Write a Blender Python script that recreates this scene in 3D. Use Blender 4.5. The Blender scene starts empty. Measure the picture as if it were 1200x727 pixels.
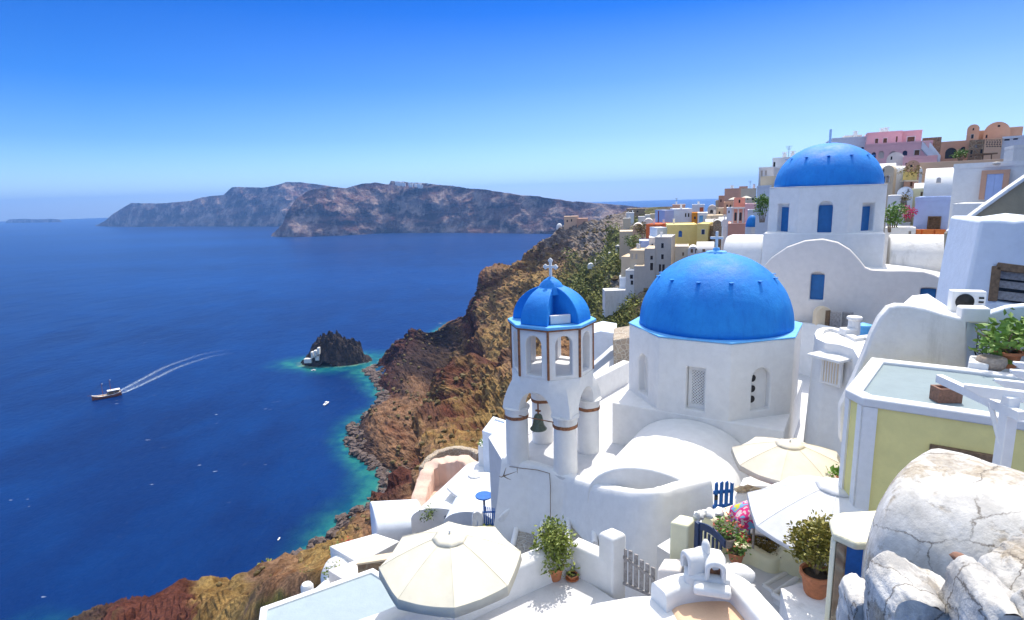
import bpy, bmesh, math, random
import numpy as np
from mathutils import Vector, Matrix, noise as mnoise

# ------------------------------------------------------------------ camera, sky, sun, exposure
scene = bpy.context.scene
COL = scene.collection
FPX, CX, CY = 680.0, 600.0, 363.5
PITCH, ROLL = math.radians(10.83), math.radians(-1.7)
CAMROT = Matrix.Rotation(math.pi/2-PITCH, 3, 'X') @ Matrix.Rotation(ROLL, 3, 'Z')
cam_data = bpy.data.cameras.new('camera')
cam_data.sensor_width = 36.0
cam_data.sensor_fit = 'HORIZONTAL'
cam_data.lens = 36.0*FPX/1200.0
cam_data.clip_start = 0.1
cam_data.clip_end = 60000.0
cam = bpy.data.objects.new('camera', cam_data)
cam.matrix_world = CAMROT.to_4x4()
COL.objects.link(cam)
scene.camera = cam

SUN_EL, SUN_AZ = math.radians(60), math.radians(25)
world = bpy.data.worlds.new('World')
scene.world = world
world.use_nodes = True
wn = world.node_tree
wn.nodes.clear()
sky = wn.nodes.new('ShaderNodeTexSky')
sky.sky_type = 'NISHITA'
sky.sun_disc = False
sky.sun_elevation = SUN_EL
sky.sun_rotation = SUN_AZ
sky.altitude = 100.0
sky.air_density = 1.0
sky.dust_density = 0.35
sky.ozone_density = 3.0
tc = wn.nodes.new('ShaderNodeTexCoord')
sx = wn.nodes.new('ShaderNodeSeparateXYZ')
wn.links.new(tc.outputs['Generated'], sx.inputs[0])
# clear dry air: the low sky deepens quickly from the pale horizon to a strong blue
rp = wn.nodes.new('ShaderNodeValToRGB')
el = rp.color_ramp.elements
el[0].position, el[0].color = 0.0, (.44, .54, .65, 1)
el[1].position, el[1].color = 1.0, (2.9, 1.95, 1.2, 1)  # unseen upper sky, made bright and warm as added fill for the shaded walls
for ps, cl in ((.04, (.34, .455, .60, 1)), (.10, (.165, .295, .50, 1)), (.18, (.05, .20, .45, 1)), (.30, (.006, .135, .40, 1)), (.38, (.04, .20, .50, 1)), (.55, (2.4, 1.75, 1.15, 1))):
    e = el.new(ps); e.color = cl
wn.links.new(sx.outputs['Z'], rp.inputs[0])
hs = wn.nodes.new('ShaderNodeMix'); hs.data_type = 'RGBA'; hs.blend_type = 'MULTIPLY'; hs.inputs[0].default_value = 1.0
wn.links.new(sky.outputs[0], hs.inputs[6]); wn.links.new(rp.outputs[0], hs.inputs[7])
# the low sky is paler towards the sun's side (right) than away from it
mx = wn.nodes.new('ShaderNodeMapRange'); mx.inputs[1].default_value = -.55; mx.inputs[2].default_value = .55; mx.inputs[3].default_value = .0; mx.inputs[4].default_value = 1.0
mz = wn.nodes.new('ShaderNodeMapRange'); mz.inputs[1].default_value = .0; mz.inputs[2].default_value = .28; mz.inputs[3].default_value = .55; mz.inputs[4].default_value = .0
mm_ = wn.nodes.new('ShaderNodeMath'); mm_.operation = 'MULTIPLY'
wn.links.new(sx.outputs['X'], mx.inputs[0]); wn.links.new(sx.outputs['Z'], mz.inputs[0])
wn.links.new(mx.outputs[0], mm_.inputs[0]); wn.links.new(mz.outputs[0], mm_.inputs[1])
hp = wn.nodes.new('ShaderNodeMix'); hp.data_type = 'RGBA'; hp.inputs[7].default_value = (2.9, 3.55, 4.3, 1)
wn.links.new(mm_.outputs[0], hp.inputs[0])
bg = wn.nodes.new('ShaderNodeBackground')
bg.inputs['Strength'].default_value = 0.15
wo = wn.nodes.new('ShaderNodeOutputWorld')
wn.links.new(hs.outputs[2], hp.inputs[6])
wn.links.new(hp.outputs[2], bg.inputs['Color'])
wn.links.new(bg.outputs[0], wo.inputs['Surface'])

sun_data = bpy.data.lights.new('sun', 'SUN')
sun_data.energy = 2.2
sun_data.angle = math.radians(0.5)
sun_data.color = (1.0, 0.95, 0.86)
sun = bpy.data.objects.new('sun', sun_data)
sun.rotation_euler = Vector((math.sin(SUN_AZ)*math.cos(SUN_EL), math.cos(SUN_AZ)*math.cos(SUN_EL), math.sin(SUN_EL))).to_track_quat('Z', 'Y').to_euler()
COL.objects.link(sun)

scene.view_settings.view_transform = 'Standard'
scene.view_settings.look = 'None'
scene.view_settings.exposure = 1.2
scene.view_settings.gamma = 1.0
scene.view_settings.use_curve_mapping = False
scene.render.engine = 'CYCLES'
scene.cycles.max_bounces = 8
scene.cycles.diffuse_bounces = 5
scene.cycles.volume_bounces = 0
scene.cycles.use_denoising = True

SEA = -130.0
rnd = random.Random(7)

# ------------------------------------------------------------------ helpers: pixels of the survey photo -> world points
def ray(px, py):
    return CAMROT @ Vector(((px-CX)/FPX, -(py-CY)/FPX, -1.0))
def PY(px, py, Y):
    d = ray(px, py); return d*(Y/d.y)
def PZ(px, py, Z):
    d = ray(px, py); return d*(Z/d.z)
def XY(px, py, Z):
    d = PZ(px, py, Z); return (d.x, d.y)
def project(p):
    c = CAMROT.transposed() @ Vector(p)
    return CX+FPX*c.x/-c.z, CY-FPX*c.y/-c.z
def zat(py, x, y):
    """height of the point above (x, y) that is seen on picture row py"""
    lo, hi = -140.0, 60.0
    for _ in range(60):
        m = (lo+hi)/2
        if project((x, y, m))[1] > py: lo = m
        else: hi = m
    return (lo+hi)/2
def fbm(x, y, z, o=5):
    return mnoise.fractal(Vector((x, y, z)), 1.0, 2.0, o)

# ------------------------------------------------------------------ helpers: mesh building
class MB:
    def __init__(s): s.v = []; s.f = []
    def add(s, vs, fs):
        n = len(s.v); s.v += [tuple(p) for p in vs]; s.f += [tuple(i+n for i in f) for f in fs]; return s
    def box(s, x0, x1, y0, y1, z0, z1):
        return s.prism([(x0, y0), (x1, y0), (x1, y1), (x0, y1)], z0, z1)
    def obox(s, c, a, b, h):
        """box about c with half vectors a, b, h"""
        c, a, b, h = Vector(c), Vector(a), Vector(b), Vector(h)
        vs = [c-a-b-h, c+a-b-h, c+a+b-h, c-a+b-h, c-a-b+h, c+a-b+h, c+a+b+h, c-a+b+h]
        return s.add(vs, [(3, 2, 1, 0), (4, 5, 6, 7), (0, 1, 5, 4), (1, 2, 6, 5), (2, 3, 7, 6), (3, 0, 4, 7)])
    def loft2(s, bot, top):
        n = len(bot)
        fs = [tuple(range(n-1, -1, -1)), tuple(range(n, 2*n))]
        fs += [(i, (i+1) % n, (i+1) % n+n, i+n) for i in range(n)]
        return s.add(list(bot)+list(top), fs)
    def prism(s, poly, z0, z1, batter=0.0):
        a = sum(poly[i-1][0]*poly[i][1]-poly[i][0]*poly[i-1][1] for i in range(len(poly)))
        if a < 0: poly = poly[::-1]
        cx = sum(p[0] for p in poly)/len(poly); cy = sum(p[1] for p in poly)/len(poly)
        bot = []
        for p in poly:
            l = math.hypot(p[0]-cx, p[1]-cy) or 1
            k = 1+batter/l
            bot.append((cx+(p[0]-cx)*k, cy+(p[1]-cy)*k, z0 if not callable(z0) else z0(p)))
        top = [(p[0], p[1], z1 if not callable(z1) else z1(p)) for p in poly]
        return s.loft2(bot, top)
    def sweep(s, prof, O, U, V, W):
        """profile of (u, v) pairs in the plane O,U,V pushed along W"""
        O, U, V, W = Vector(O), Vector(U), Vector(V), Vector(W)
        p = [O+U*a+V*b for a, b in prof]
        n = len(p)
        fs = [tuple(range(n)), tuple(range(2*n-1, n-1, -1))]
        fs += [((i+1) % n, i, i+n, (i+1) % n+n) for i in range(n)]
        return s.add(p+[q+W for q in p], fs)
    def tube(s, pts, r, n=8, r1=None):
        pts = [Vector(p) for p in pts]
        m = len(pts); vs = []; fs = []
        for i, p in enumerate(pts):
            t = (pts[min(i+1, m-1)]-pts[max(i-1, 0)]).normalized()
            a = t.orthogonal().normalized() if i == 0 else (pa - t*pa.dot(t)).normalized()
            pa = a
            b = t.cross(a)
            rr = r if r1 is None else r+(r1-r)*i/(m-1)
            vs += [p+(a*math.cos(2*math.pi*k/n)+b*math.sin(2*math.pi*k/n))*rr for k in range(n)]
        for i in range(m-1):
            fs += [(i*n+k, i*n+(k+1) % n, (i+1)*n+(k+1) % n, (i+1)*n+k) for k in range(n)]
        fs += [tuple(range(n-1, -1, -1)), tuple(range((m-1)*n, m*n))]
        return s.add(vs, fs)
    def lathe(s, c, prof, n=24, a0=0.0, a1=2*math.pi):
        full = abs(a1-a0-2*math.pi) < 1e-6
        k = n if full else n+1
        vs = []; fs = []
        for r, z in prof:
            for i in range(k):
                a = a0+(a1-a0)*i/n
                vs.append((c[0]+r*math.cos(a), c[1]+r*math.sin(a), c[2]+z))
        m = len(prof)
        for j in range(m-1):
            for i in range(n):
                i2 = (i+1) % k
                fs.append((j*k+i, j*k+i2, (j+1)*k+i2, (j+1)*k+i))
        if full:
            fs += [tuple(range(k-1, -1, -1)), tuple(range((m-1)*k, m*k))]
        return s.add(vs, fs)
    def ball(s, c, rx, ry, rz, n=10, m=6, jit=0.0, seed=0):
        vs = []; fs = []
        for j in range(m+1):
            t = math.pi*j/m
            for i in range(n):
                a = 2*math.pi*i/n
                d = Vector((math.sin(t)*math.cos(a), math.sin(t)*math.sin(a), -math.cos(t)))
                k = 1+jit*fbm(d.x*1.3+seed, d.y*1.3-seed, d.z*1.3+seed*.7, 3) if jit else 1
                vs.append((c[0]+rx*d.x*k, c[1]+ry*d.y*k, c[2]+rz*d.z*k))
        for j in range(m):
            for i in range(n):
                fs.append((j*n+i, j*n+(i+1) % n, (j+1)*n+(i+1) % n, (j+1)*n+i))
        return s.add(vs, fs)
    def grid(s, rows, close=False):
        k = len(rows[0]); vs = [p for r in rows for p in r]; fs = []
        for j in range(len(rows)-1):
            for i in range(k if close else k-1):
                i2 = (i+1) % k
                fs.append((j*k+i, j*k+i2, (j+1)*k+i2, (j+1)*k+i))
        return s.add(vs, fs)

def origin_of(par):
    o = Vector((0, 0, 0))
    while par is not None:
        o += par.location; par = par.parent
    return o
def mesh_from(name, mb, org, mat, smooth):
    me = bpy.data.meshes.new(name)
    me.from_pydata([(p[0]-org.x, p[1]-org.y, p[2]-org.z) for p in mb.v], [], mb.f)
    me.validate()
    bm = bmesh.new(); bm.from_mesh(me)
    bmesh.ops.remove_doubles(bm, verts=bm.verts, dist=1e-5)
    bmesh.ops.recalc_face_normals(bm, faces=bm.faces)
    bm.to_mesh(me); bm.free()
    if mat: me.materials.append(mat)
    if smooth is not None:
        me.polygons.foreach_set('use_smooth', [True]*len(me.polygons))
        if smooth < 179: me.set_sharp_from_angle(angle=math.radians(smooth))
    return me
def part(name, mb, mat, parent=None, loc=None, smooth=None, bevel=0.0, label=None, seg=2):
    org = origin_of(parent) if parent is not None else Vector(loc if loc is not None else base_of(mb))
    o = bpy.data.objects.new(name, mesh_from(name, mb, org, mat, smooth))
    COL.objects.link(o)
    if parent is not None: o.parent = parent
    else: o.location = org
    if bevel: soften(o, bevel, seg)
    if label: o['label'] = label
    return o
def base_of(mb):
    xs = [p[0] for p in mb.v]; ys = [p[1] for p in mb.v]; zs = [p[2] for p in mb.v]
    return ((min(xs)+max(xs))/2, (min(ys)+max(ys))/2, min(zs))
def soften(o, w, seg=2):
    m = o.modifiers.new('soft', 'BEVEL'); m.width = w; m.segments = seg
    m.limit_method = 'ANGLE'; m.angle_limit = math.radians(38)
    m.use_clamp_overlap = True
    o.data.polygons.foreach_set('use_smooth', [True]*len(o.data.polygons))
    o.data.set_sharp_from_angle(angle=math.radians(50))
def tag(o, label, cat, group=None, kind=None):
    o['label'] = label; o['category'] = cat
    if group: o['group'] = group
    if kind: o['kind'] = kind
    return o
def thing(name, label, cat, loc, group=None):
    o = bpy.data.objects.new(name, None); COL.objects.link(o)
    o.location = loc; o.empty_display_size = .2
    return tag(o, label, cat, group)
def setting(o, kind='structure'):
    o['kind'] = kind; return o
def carve(o, cutter_mb):
    """cuts the shape of cutter_mb out of o, for good"""
    me = mesh_from('cut', cutter_mb, origin_of(o.parent) if o.parent else o.location, None, None)
    c = bpy.data.objects.new('cut', me); COL.objects.link(c)
    c.location = origin_of(o.parent) if o.parent else o.location
    m = o.modifiers.new('carve', 'BOOLEAN'); m.object = c; m.operation = 'DIFFERENCE'; m.solver = 'EXACT'
    while o.modifiers[0] != m: o.modifiers.move(len(o.modifiers)-1, 0)
    bpy.context.view_layer.update()
    keep = [(x.width, x.segments) for x in o.modifiers if x.type == 'BEVEL']
    for x in list(o.modifiers):
        if x.type == 'BEVEL': o.modifiers.remove(x)
    dg = bpy.context.evaluated_depsgraph_get()
    new = bpy.data.meshes.new_from_object(o.evaluated_get(dg))
    old = o.data; nm = old.name
    o.modifiers.clear(); o.data = new
    bpy.data.meshes.remove(old); new.name = nm
    bpy.data.objects.remove(c); bpy.data.meshes.remove(me)
    for w, sg in keep: soften(o, w, sg)

# ------------------------------------------------------------------ helpers: materials
def lin(h):
    h = h.lstrip('#')
    c = [int(h[i:i+2], 16)/255 for i in (0, 2, 4)]
    return tuple(x/12.92 if x <= .04045 else ((x+.055)/1.055)**2.4 for x in c)+(1,)
def newmat(name):
    m = bpy.data.materials.new(name); m.use_nodes = True
    return m, m.node_tree, m.node_tree.nodes['Principled BSDF']
def nd(nt, t, **kw):
    n = nt.nodes.new(t)
    for k, v in kw.items():
        if k in n.inputs: n.inputs[k].default_value = v
        else: setattr(n, k, v)
    return n
def ramp(nt, fac, stops, interp='LINEAR'):
    r = nt.nodes.new('ShaderNodeValToRGB'); r.color_ramp.interpolation = interp
    e = r.color_ramp.elements
    e[0].position, e[0].color = stops[0]
    e[1].position, e[1].color = stops[-1]
    for p, c in stops[1:-1]:
        x = e.new(p); x.color = c
    nt.links.new(fac, r.inputs[0]); return r
def mixc(nt, f, a, b, mode='MIX'):
    m = nt.nodes.new('ShaderNodeMix'); m.data_type = 'RGBA'; m.blend_type = mode
    for s, v in ((m.inputs[0], f), (m.inputs[6], a), (m.inputs[7], b)):
        if hasattr(v, 'links'): nt.links.new(v, s)
        else: s.default_value = v
    return m.outputs[2]
def g(v): return (v, v, v, 1)
def coords(nt, scale=(1, 1, 1)):
    geo = nt.nodes.new('ShaderNodeNewGeometry')
    mp = nd(nt, 'ShaderNodeMapping'); mp.inputs['Scale'].default_value = scale
    nt.links.new(geo.outputs['Position'], mp.inputs[0]); return mp.outputs[0]
def tex(nt, vec, scale, detail=4, rough=.55, kind='ShaderNodeTexNoise'):
    n = nd(nt, kind, Scale=scale)
    if 'Detail' in n.inputs: n.inputs['Detail'].default_value = detail; n.inputs['Roughness'].default_value = rough
    nt.links.new(vec, n.inputs['Vector']); return n
def bump(nt, h, strength, dist, normal=None):
    b = nd(nt, 'ShaderNodeBump', Strength=strength, Distance=dist)
    nt.links.new(h, b.inputs['Height'])
    if normal: nt.links.new(normal, b.inputs['Normal'])
    return b.outputs[0]
def plaster(name, col, stain=.12, dirt=(.45, .42, .37, 1), rough=.85, bmp=.25, scale=1.0, streak=.0):
    """limewashed wall: uneven wash, faint stains and trowel marks"""
    m, nt, bs = newmat(name)
    v = coords(nt)
    a = tex(nt, v, .55*scale, 5, .6)
    b = tex(nt, v, 3.2*scale, 6, .65)
    c = tex(nt, v, 14*scale, 4, .6)
    dark = tuple(x*.91 for x in col[:3])+(1,)
    base = mixc(nt, ramp(nt, b.outputs[0], [(.35, g(0)), (.7, g(1))]).outputs[0], col, dark)
    st = ramp(nt, a.outputs[0], [(.52, g(0)), (.78, g(stain))]).outputs[0]
    st2 = mixc(nt, 1.0, st, ramp(nt, c.outputs[0], [(.3, g(.25)), (.7, g(1))]).outputs[0], 'MULTIPLY')
    base = mixc(nt, st2, base, dirt)
    if streak:
        vs = coords(nt, (1, 1, .12))
        s = tex(nt, vs, 2.2*scale, 6, .7)
        base = mixc(nt, ramp(nt, s.outputs[0], [(.52, g(0)), (.75, g(streak))]).outputs[0], base, dirt)
    nt.links.new(base, bs.inputs['Base Color'])
    bs.inputs['Roughness'].default_value = rough
    bs.inputs['Specular IOR Level'].default_value = .25
    n1 = bump(nt, b.outputs[0], bmp, .06/scale)
    n2 = bump(nt, c.outputs[0], bmp*.8, .015/scale, n1)
    nt.links.new(n2, bs.inputs['Normal'])
    return m
def paint(name, col, rough=.5, var=.15, scale=6, bmp=.1, metal=0.0):
    m, nt, bs = newmat(name)
    v = coords(nt)
    a = tex(nt, v, scale, 5, .6)
    lo = tuple(x*(1-var) for x in col[:3])+(1,); hi = tuple(min(1, x*(1+var)) for x in col[:3])+(1,)
    nt.links.new(mixc(nt, ramp(nt, a.outputs[0], [(.3, g(0)), (.7, g(1))]).outputs[0], lo, hi), bs.inputs['Base Color'])
    bs.inputs['Roughness'].default_value = rough
    bs.inputs['Metallic'].default_value = metal
    nt.links.new(bump(nt, a.outputs[0], bmp, .03), bs.inputs['Normal'])
    return m
def stone(name, c1, c2, c3, scale=3.0, bmp=.8):
    """rubble masonry"""
    m, nt, bs = newmat(name)
    v = coords(nt)
    vo = nd(nt, 'ShaderNodeTexVoronoi', Scale=scale); nt.links.new(v, vo.inputs['Vector'])
    vd = nd(nt, 'ShaderNodeTexVoronoi', Scale=scale, feature='DISTANCE_TO_EDGE'); nt.links.new(v, vd.inputs['Vector'])
    n = tex(nt, v, scale*4, 5, .65)
    cc = mixc(nt, vo.outputs['Color'], c1, c2)
    cc = mixc(nt, ramp(nt, n.outputs[0], [(.4, g(0)), (.75, g(.6))]).outputs[0], cc, c3)
    ed = ramp(nt, vd.outputs['Distance'], [(.0, g(1)), (.08, g(0))]).outputs[0]
    cc = mixc(nt, ed, cc, c3)
    nt.links.new(cc, bs.inputs['Base Color'])
    bs.inputs['Roughness'].default_value = .9
    h = mixc(nt, .35, ramp(nt, vd.outputs['Distance'], [(.0, g(0)), (.15, g(1))]).outputs[0], n.outputs[0])
    nt.links.new(bump(nt, h, bmp, .2/scale), bs.inputs['Normal'])
    return m
# ------------------------------------------------------------------ materials
WHITE = plaster('white_plaster', (.76, .755, .74, 1), .16, streak=.10)
WHITE_WORN = plaster('worn_white_plaster', (.76, .75, .73, 1), .5, (.36, .35, .33, 1), bmp=.5, streak=.6)
WHITE_COOL = plaster('cool_white_plaster', (.70, .75, .82, 1), .15, (.5, .52, .55, 1))
WHITE_PINK = plaster('pinkish_white_plaster', (.78, .72, .66, 1), .25, (.6, .45, .36, 1))
LIGHTBLUE = plaster('pale_blue_plaster', (.40, .50, .76, 1), .12, (.5, .52, .6, 1))
YELLOW = plaster('pale_yellow_plaster', (.92, .80, .33, 1), .2, (.6, .55, .3, 1))
CREAMY = plaster('creamy_yellow_plaster', (.78, .75, .52, 1), .2, (.6, .5, .25, 1))
OCHREY = plaster('buttery_yellow_plaster', (.82, .66, .25, 1), .15, (.5, .4, .2, 1), scale=.4)
PINK = plaster('rose_plaster', (.78, .47, .49, 1), .2, (.5, .3, .3, 1), scale=.4)
SALMON = plaster('salmon_plaster', (.80, .38, .26, 1), .2, (.5, .25, .2, 1), scale=.4)
RUST = plaster('rust_orange_plaster', (.62, .14, .04, 1), .2, (.35, .1, .05, 1), scale=.4)
REDWALL = plaster('dark_red_plaster', (.36, .07, .05, 1), .2, (.3, .1, .08, 1), scale=.4)
AMBER = plaster('amber_plaster', (.74, .30, .02, 1), .2, (.5, .25, .05, 1), scale=.4)
RUINP = plaster('pinkish_ruin_plaster', (.68, .48, .38, 1), .8, (.42, .27, .20, 1), bmp=.7, streak=.4)
PEACH = plaster('peach_plaster', (.74, .50, .33, 1), .35, (.45, .3, .2, 1), scale=.5)
TERRA = plaster('earth_pink_plaster', (.64, .37, .25, 1), .3, (.3, .18, .13, 1), scale=.4)
SAND = plaster('sand_plaster', (.70, .57, .40, 1), .3, (.4, .33, .24, 1), scale=.4)
GREYP = plaster('grey_plaster', (.58, .54, .49, 1), .3, (.3, .29, .28, 1), scale=.5, streak=.2)
CONCRETE = plaster('brown_concrete', (.36, .30, .20, 1), .6, (.18, .16, .11, 1), bmp=.5, streak=.3)
ROOFGREY = plaster('grey_roof_screed', (.25, .31, .33, 1), .5, (.26, .33, .35, 1), bmp=.2)
ROOFBLUE = plaster('pale_blue_roof_screed', (.33, .40, .43, 1), .15, (.4, .45, .48, 1))
FLOORW = plaster('whitewashed_floor', (.60, .60, .61, 1), .2, (.5, .48, .45, 1))
def domepaint(name):
    m, nt, bs = newmat(name)
    a = tex(nt, coords(nt), 1.1, 6, .65); b = tex(nt, coords(nt, (1, 1, .15)), 6, 6, .7); c = tex(nt, coords(nt), 30, 4, .6)
    col = mixc(nt, ramp(nt, a.outputs[0], [(.35, g(0)), (.68, g(1))]).outputs[0], (.004, .19, .62, 1), (.02, .27, .72, 1))
    col = mixc(nt, ramp(nt, b.outputs[0], [(.50, g(0)), (.72, g(.55))]).outputs[0], col, (.003, .145, .52, 1))
    col = mixc(nt, ramp(nt, c.outputs[0], [(.66, g(0)), (.74, g(.5))]).outputs[0], col, (.10, .36, .75, 1))
    nt.links.new(col, bs.inputs['Base Color'])
    nt.links.new(ramp(nt, a.outputs[0], [(.3, g(.5)), (.7, g(.8))]).outputs[0], bs.inputs['Roughness'])
    bs.inputs['Specular IOR Level'].default_value = .35
    nt.links.new(bump(nt, c.outputs[0], .3, .02, bump(nt, a.outputs[0], .4, .12)), bs.inputs['Normal'])
    return m
BLUE = domepaint('blue_dome_paint')
BLUELEDGE = paint('light_blue_ledge_paint', (.12, .42, .78, 1), .6, .12, 3)
BLUEWOOD = paint('blue_wood_paint', (.008, .12, .44, 1), .5, .2, 8)
NAVY = paint('dark_blue_wood_paint', (.012, .035, .10, 1), .5, .2, 8)
SHUTTER = paint('blue_shutter_paint', (.01, .13, .36, 1), .55, .12, 4)
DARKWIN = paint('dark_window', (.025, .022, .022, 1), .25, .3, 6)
BLACKIRON = paint('black_iron', (.02, .02, .022, 1), .5, .2, 10)
GREYWOOD = paint('weathered_grey_wood', (.30, .28, .27, 1), .8, .35, 14, .3)
BROWNWOOD = paint('old_brown_wood', (.20, .125, .07, 1), .8, .4, 12, .4)
WHITEPAINT = paint('white_paint', (.84, .825, .79, 1), .5, .04, 8)
BROWNRUST = paint('brown_tile_strip', (.24, .10, .045, 1), .8, .6, 9, .5)
POT = paint('terracotta', (.52, .19, .08, 1), .75, .2, 12, .15)
ORANGEPOT = paint('orange_planter', (.72, .19, .03, 1), .6, .15, 12)
STONEPOT = paint('stone_pot', (.36, .29, .23, 1), .9, .25, 20, .5)
BRICK = paint('brown_brick', (.23, .12, .08, 1), .9, .25, 20, .4)
BRONZE = paint('green_bronze', (.12, .15, .11, 1), .5, .3, 14, .3, .4)
SOIL = paint('soil', (.06, .045, .03, 1), .95, .3, 20, .5)
def canvas(name, col):
    m, nt, bs = newmat(name)
    v = coords(nt); a = tex(nt, v, 3, 5, .6); b = tex(nt, v, 90, 2, .5)
    c = mixc(nt, ramp(nt, a.outputs[0], [(.35, g(0)), (.7, g(1))]).outputs[0], col, tuple(x*.9 for x in col[:3])+(1,))
    nt.links.new(c, bs.inputs['Base Color']); bs.inputs['Roughness'].default_value = .95; bs.inputs['Specular IOR Level'].default_value = .1
    nt.links.new(bump(nt, b.outputs[0], .15, .004, bump(nt, a.outputs[0], .25, .04)), bs.inputs['Normal'])
    tl = nt.nodes.new('ShaderNodeBsdfTranslucent'); nt.links.new(c, tl.inputs['Color'])
    ms = nt.nodes.new('ShaderNodeMixShader'); ms.inputs[0].default_value = .25
    nt.links.new(bs.outputs[0], ms.inputs[1]); nt.links.new(tl.outputs[0], ms.inputs[2])
    nt.links.new(ms.outputs[0], nt.nodes['Material Output'].inputs['Surface'])
    return m
CLOTH = canvas('cream_canvas', (.88, .83, .68, 1))
CLOTHW = canvas('white_canvas', (.88, .88, .88, 1))
CLOTHI = canvas('ivory_canvas', (.82, .76, .64, 1))
METALW = paint('pale_metal', (.65, .65, .65, 1), .4, .05, 8)
COBBLE = stone('cobble_paving', (.30, .27, .23, 1), (.20, .18, .16, 1), (.50, .48, .44, 1), 4.5)
RUBBLE = stone('rubble_wall', (.42, .33, .23, 1), (.22, .16, .12, 1), (.52, .47, .38, 1), 3.5)
BROWNSTONE = stone('brown_rubble_wall', (.30, .20, .12, 1), (.18, .12, .08, 1), (.38, .30, .20, 1), 1.6)

def leafmat(name, c1, c2, rough=.55):
    m, nt, bs = newmat(name)
    v = coords(nt)
    a = tex(nt, v, 5, 3, .6); b = tex(nt, v, .6, 3, .6)
    f = mixc(nt, .5, a.outputs[0], b.outputs[0])
    nt.links.new(mixc(nt, ramp(nt, f, [(.38, g(0)), (.62, g(1))]).outputs[0], c1, c2), bs.inputs['Base Color'])
    bs.inputs['Roughness'].default_value = rough
    bs.inputs['Transmission Weight'].default_value = 0.0
    return m
LEAF = leafmat('green_leaves', (.09, .14, .02, 1), (.26, .30, .05, 1))
LEAFJADE = leafmat('olive_brown_leaves', (.20, .19, .03, 1), (.50, .36, .07, 1))
LEAFBRIGHT = leafmat('fresh_green_leaves', (.07, .17, .02, 1), (.20, .32, .05, 1))
LEAFDRY = leafmat('dry_hedge_leaves', (.16, .12, .02, 1), (.28, .20, .04, 1))
PETAL = leafmat('magenta_petals', (.55, .01, .12, 1), (.70, .03, .22, 1))
REDPETAL = leafmat('red_petals', (.55, .03, .03, 1), (.65, .08, .06, 1))
SHRUBM = leafmat('hill_shrub_leaves', (.08, .10, .02, 1), (.30, .30, .06, 1), .8)
TWIG = paint('twig_bark', (.20, .15, .10, 1), .9, .3, 16, .3)

# ------------------------------------------------------------------ cliff below the village
# rows run from the far headland to below the terraces; each goes from under water up to the ridge
def row(spec):
    out = []
    for s in spec:
        if s[0] == 'w': out.append(Vector(s[1:]))
        elif s[0] == 'k': d = ray(s[1], s[2]); out.append(d*(SEA/d.z*s[3]))
        elif s[0] == 'z': out.append(PZ(s[1], s[2], s[3]))
        else: out.append(PY(*s))
    return out
crest = row([('z', 420, 438, -137), ('z', 427, 433, -130), (446, 411, 468), (474, 389, 466), (508, 386, 464), (548, 350, 455), (578, 334, 448),
             (618, 306, 440), (640, 284, 432), (664, 265, 425), (700, 257, 405), (748, 247, 385), (800, 245, 380)])
back2 = [Vector((p.x+60-i*2, p.y+170, max(-140, p.z-120))) for i, p in enumerate(crest)]
back1 = [Vector((p.x+20, p.y+55, max(-139, p.z-30-(0 if i > 8 else 14)))) for i, p in enumerate(crest)]
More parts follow.
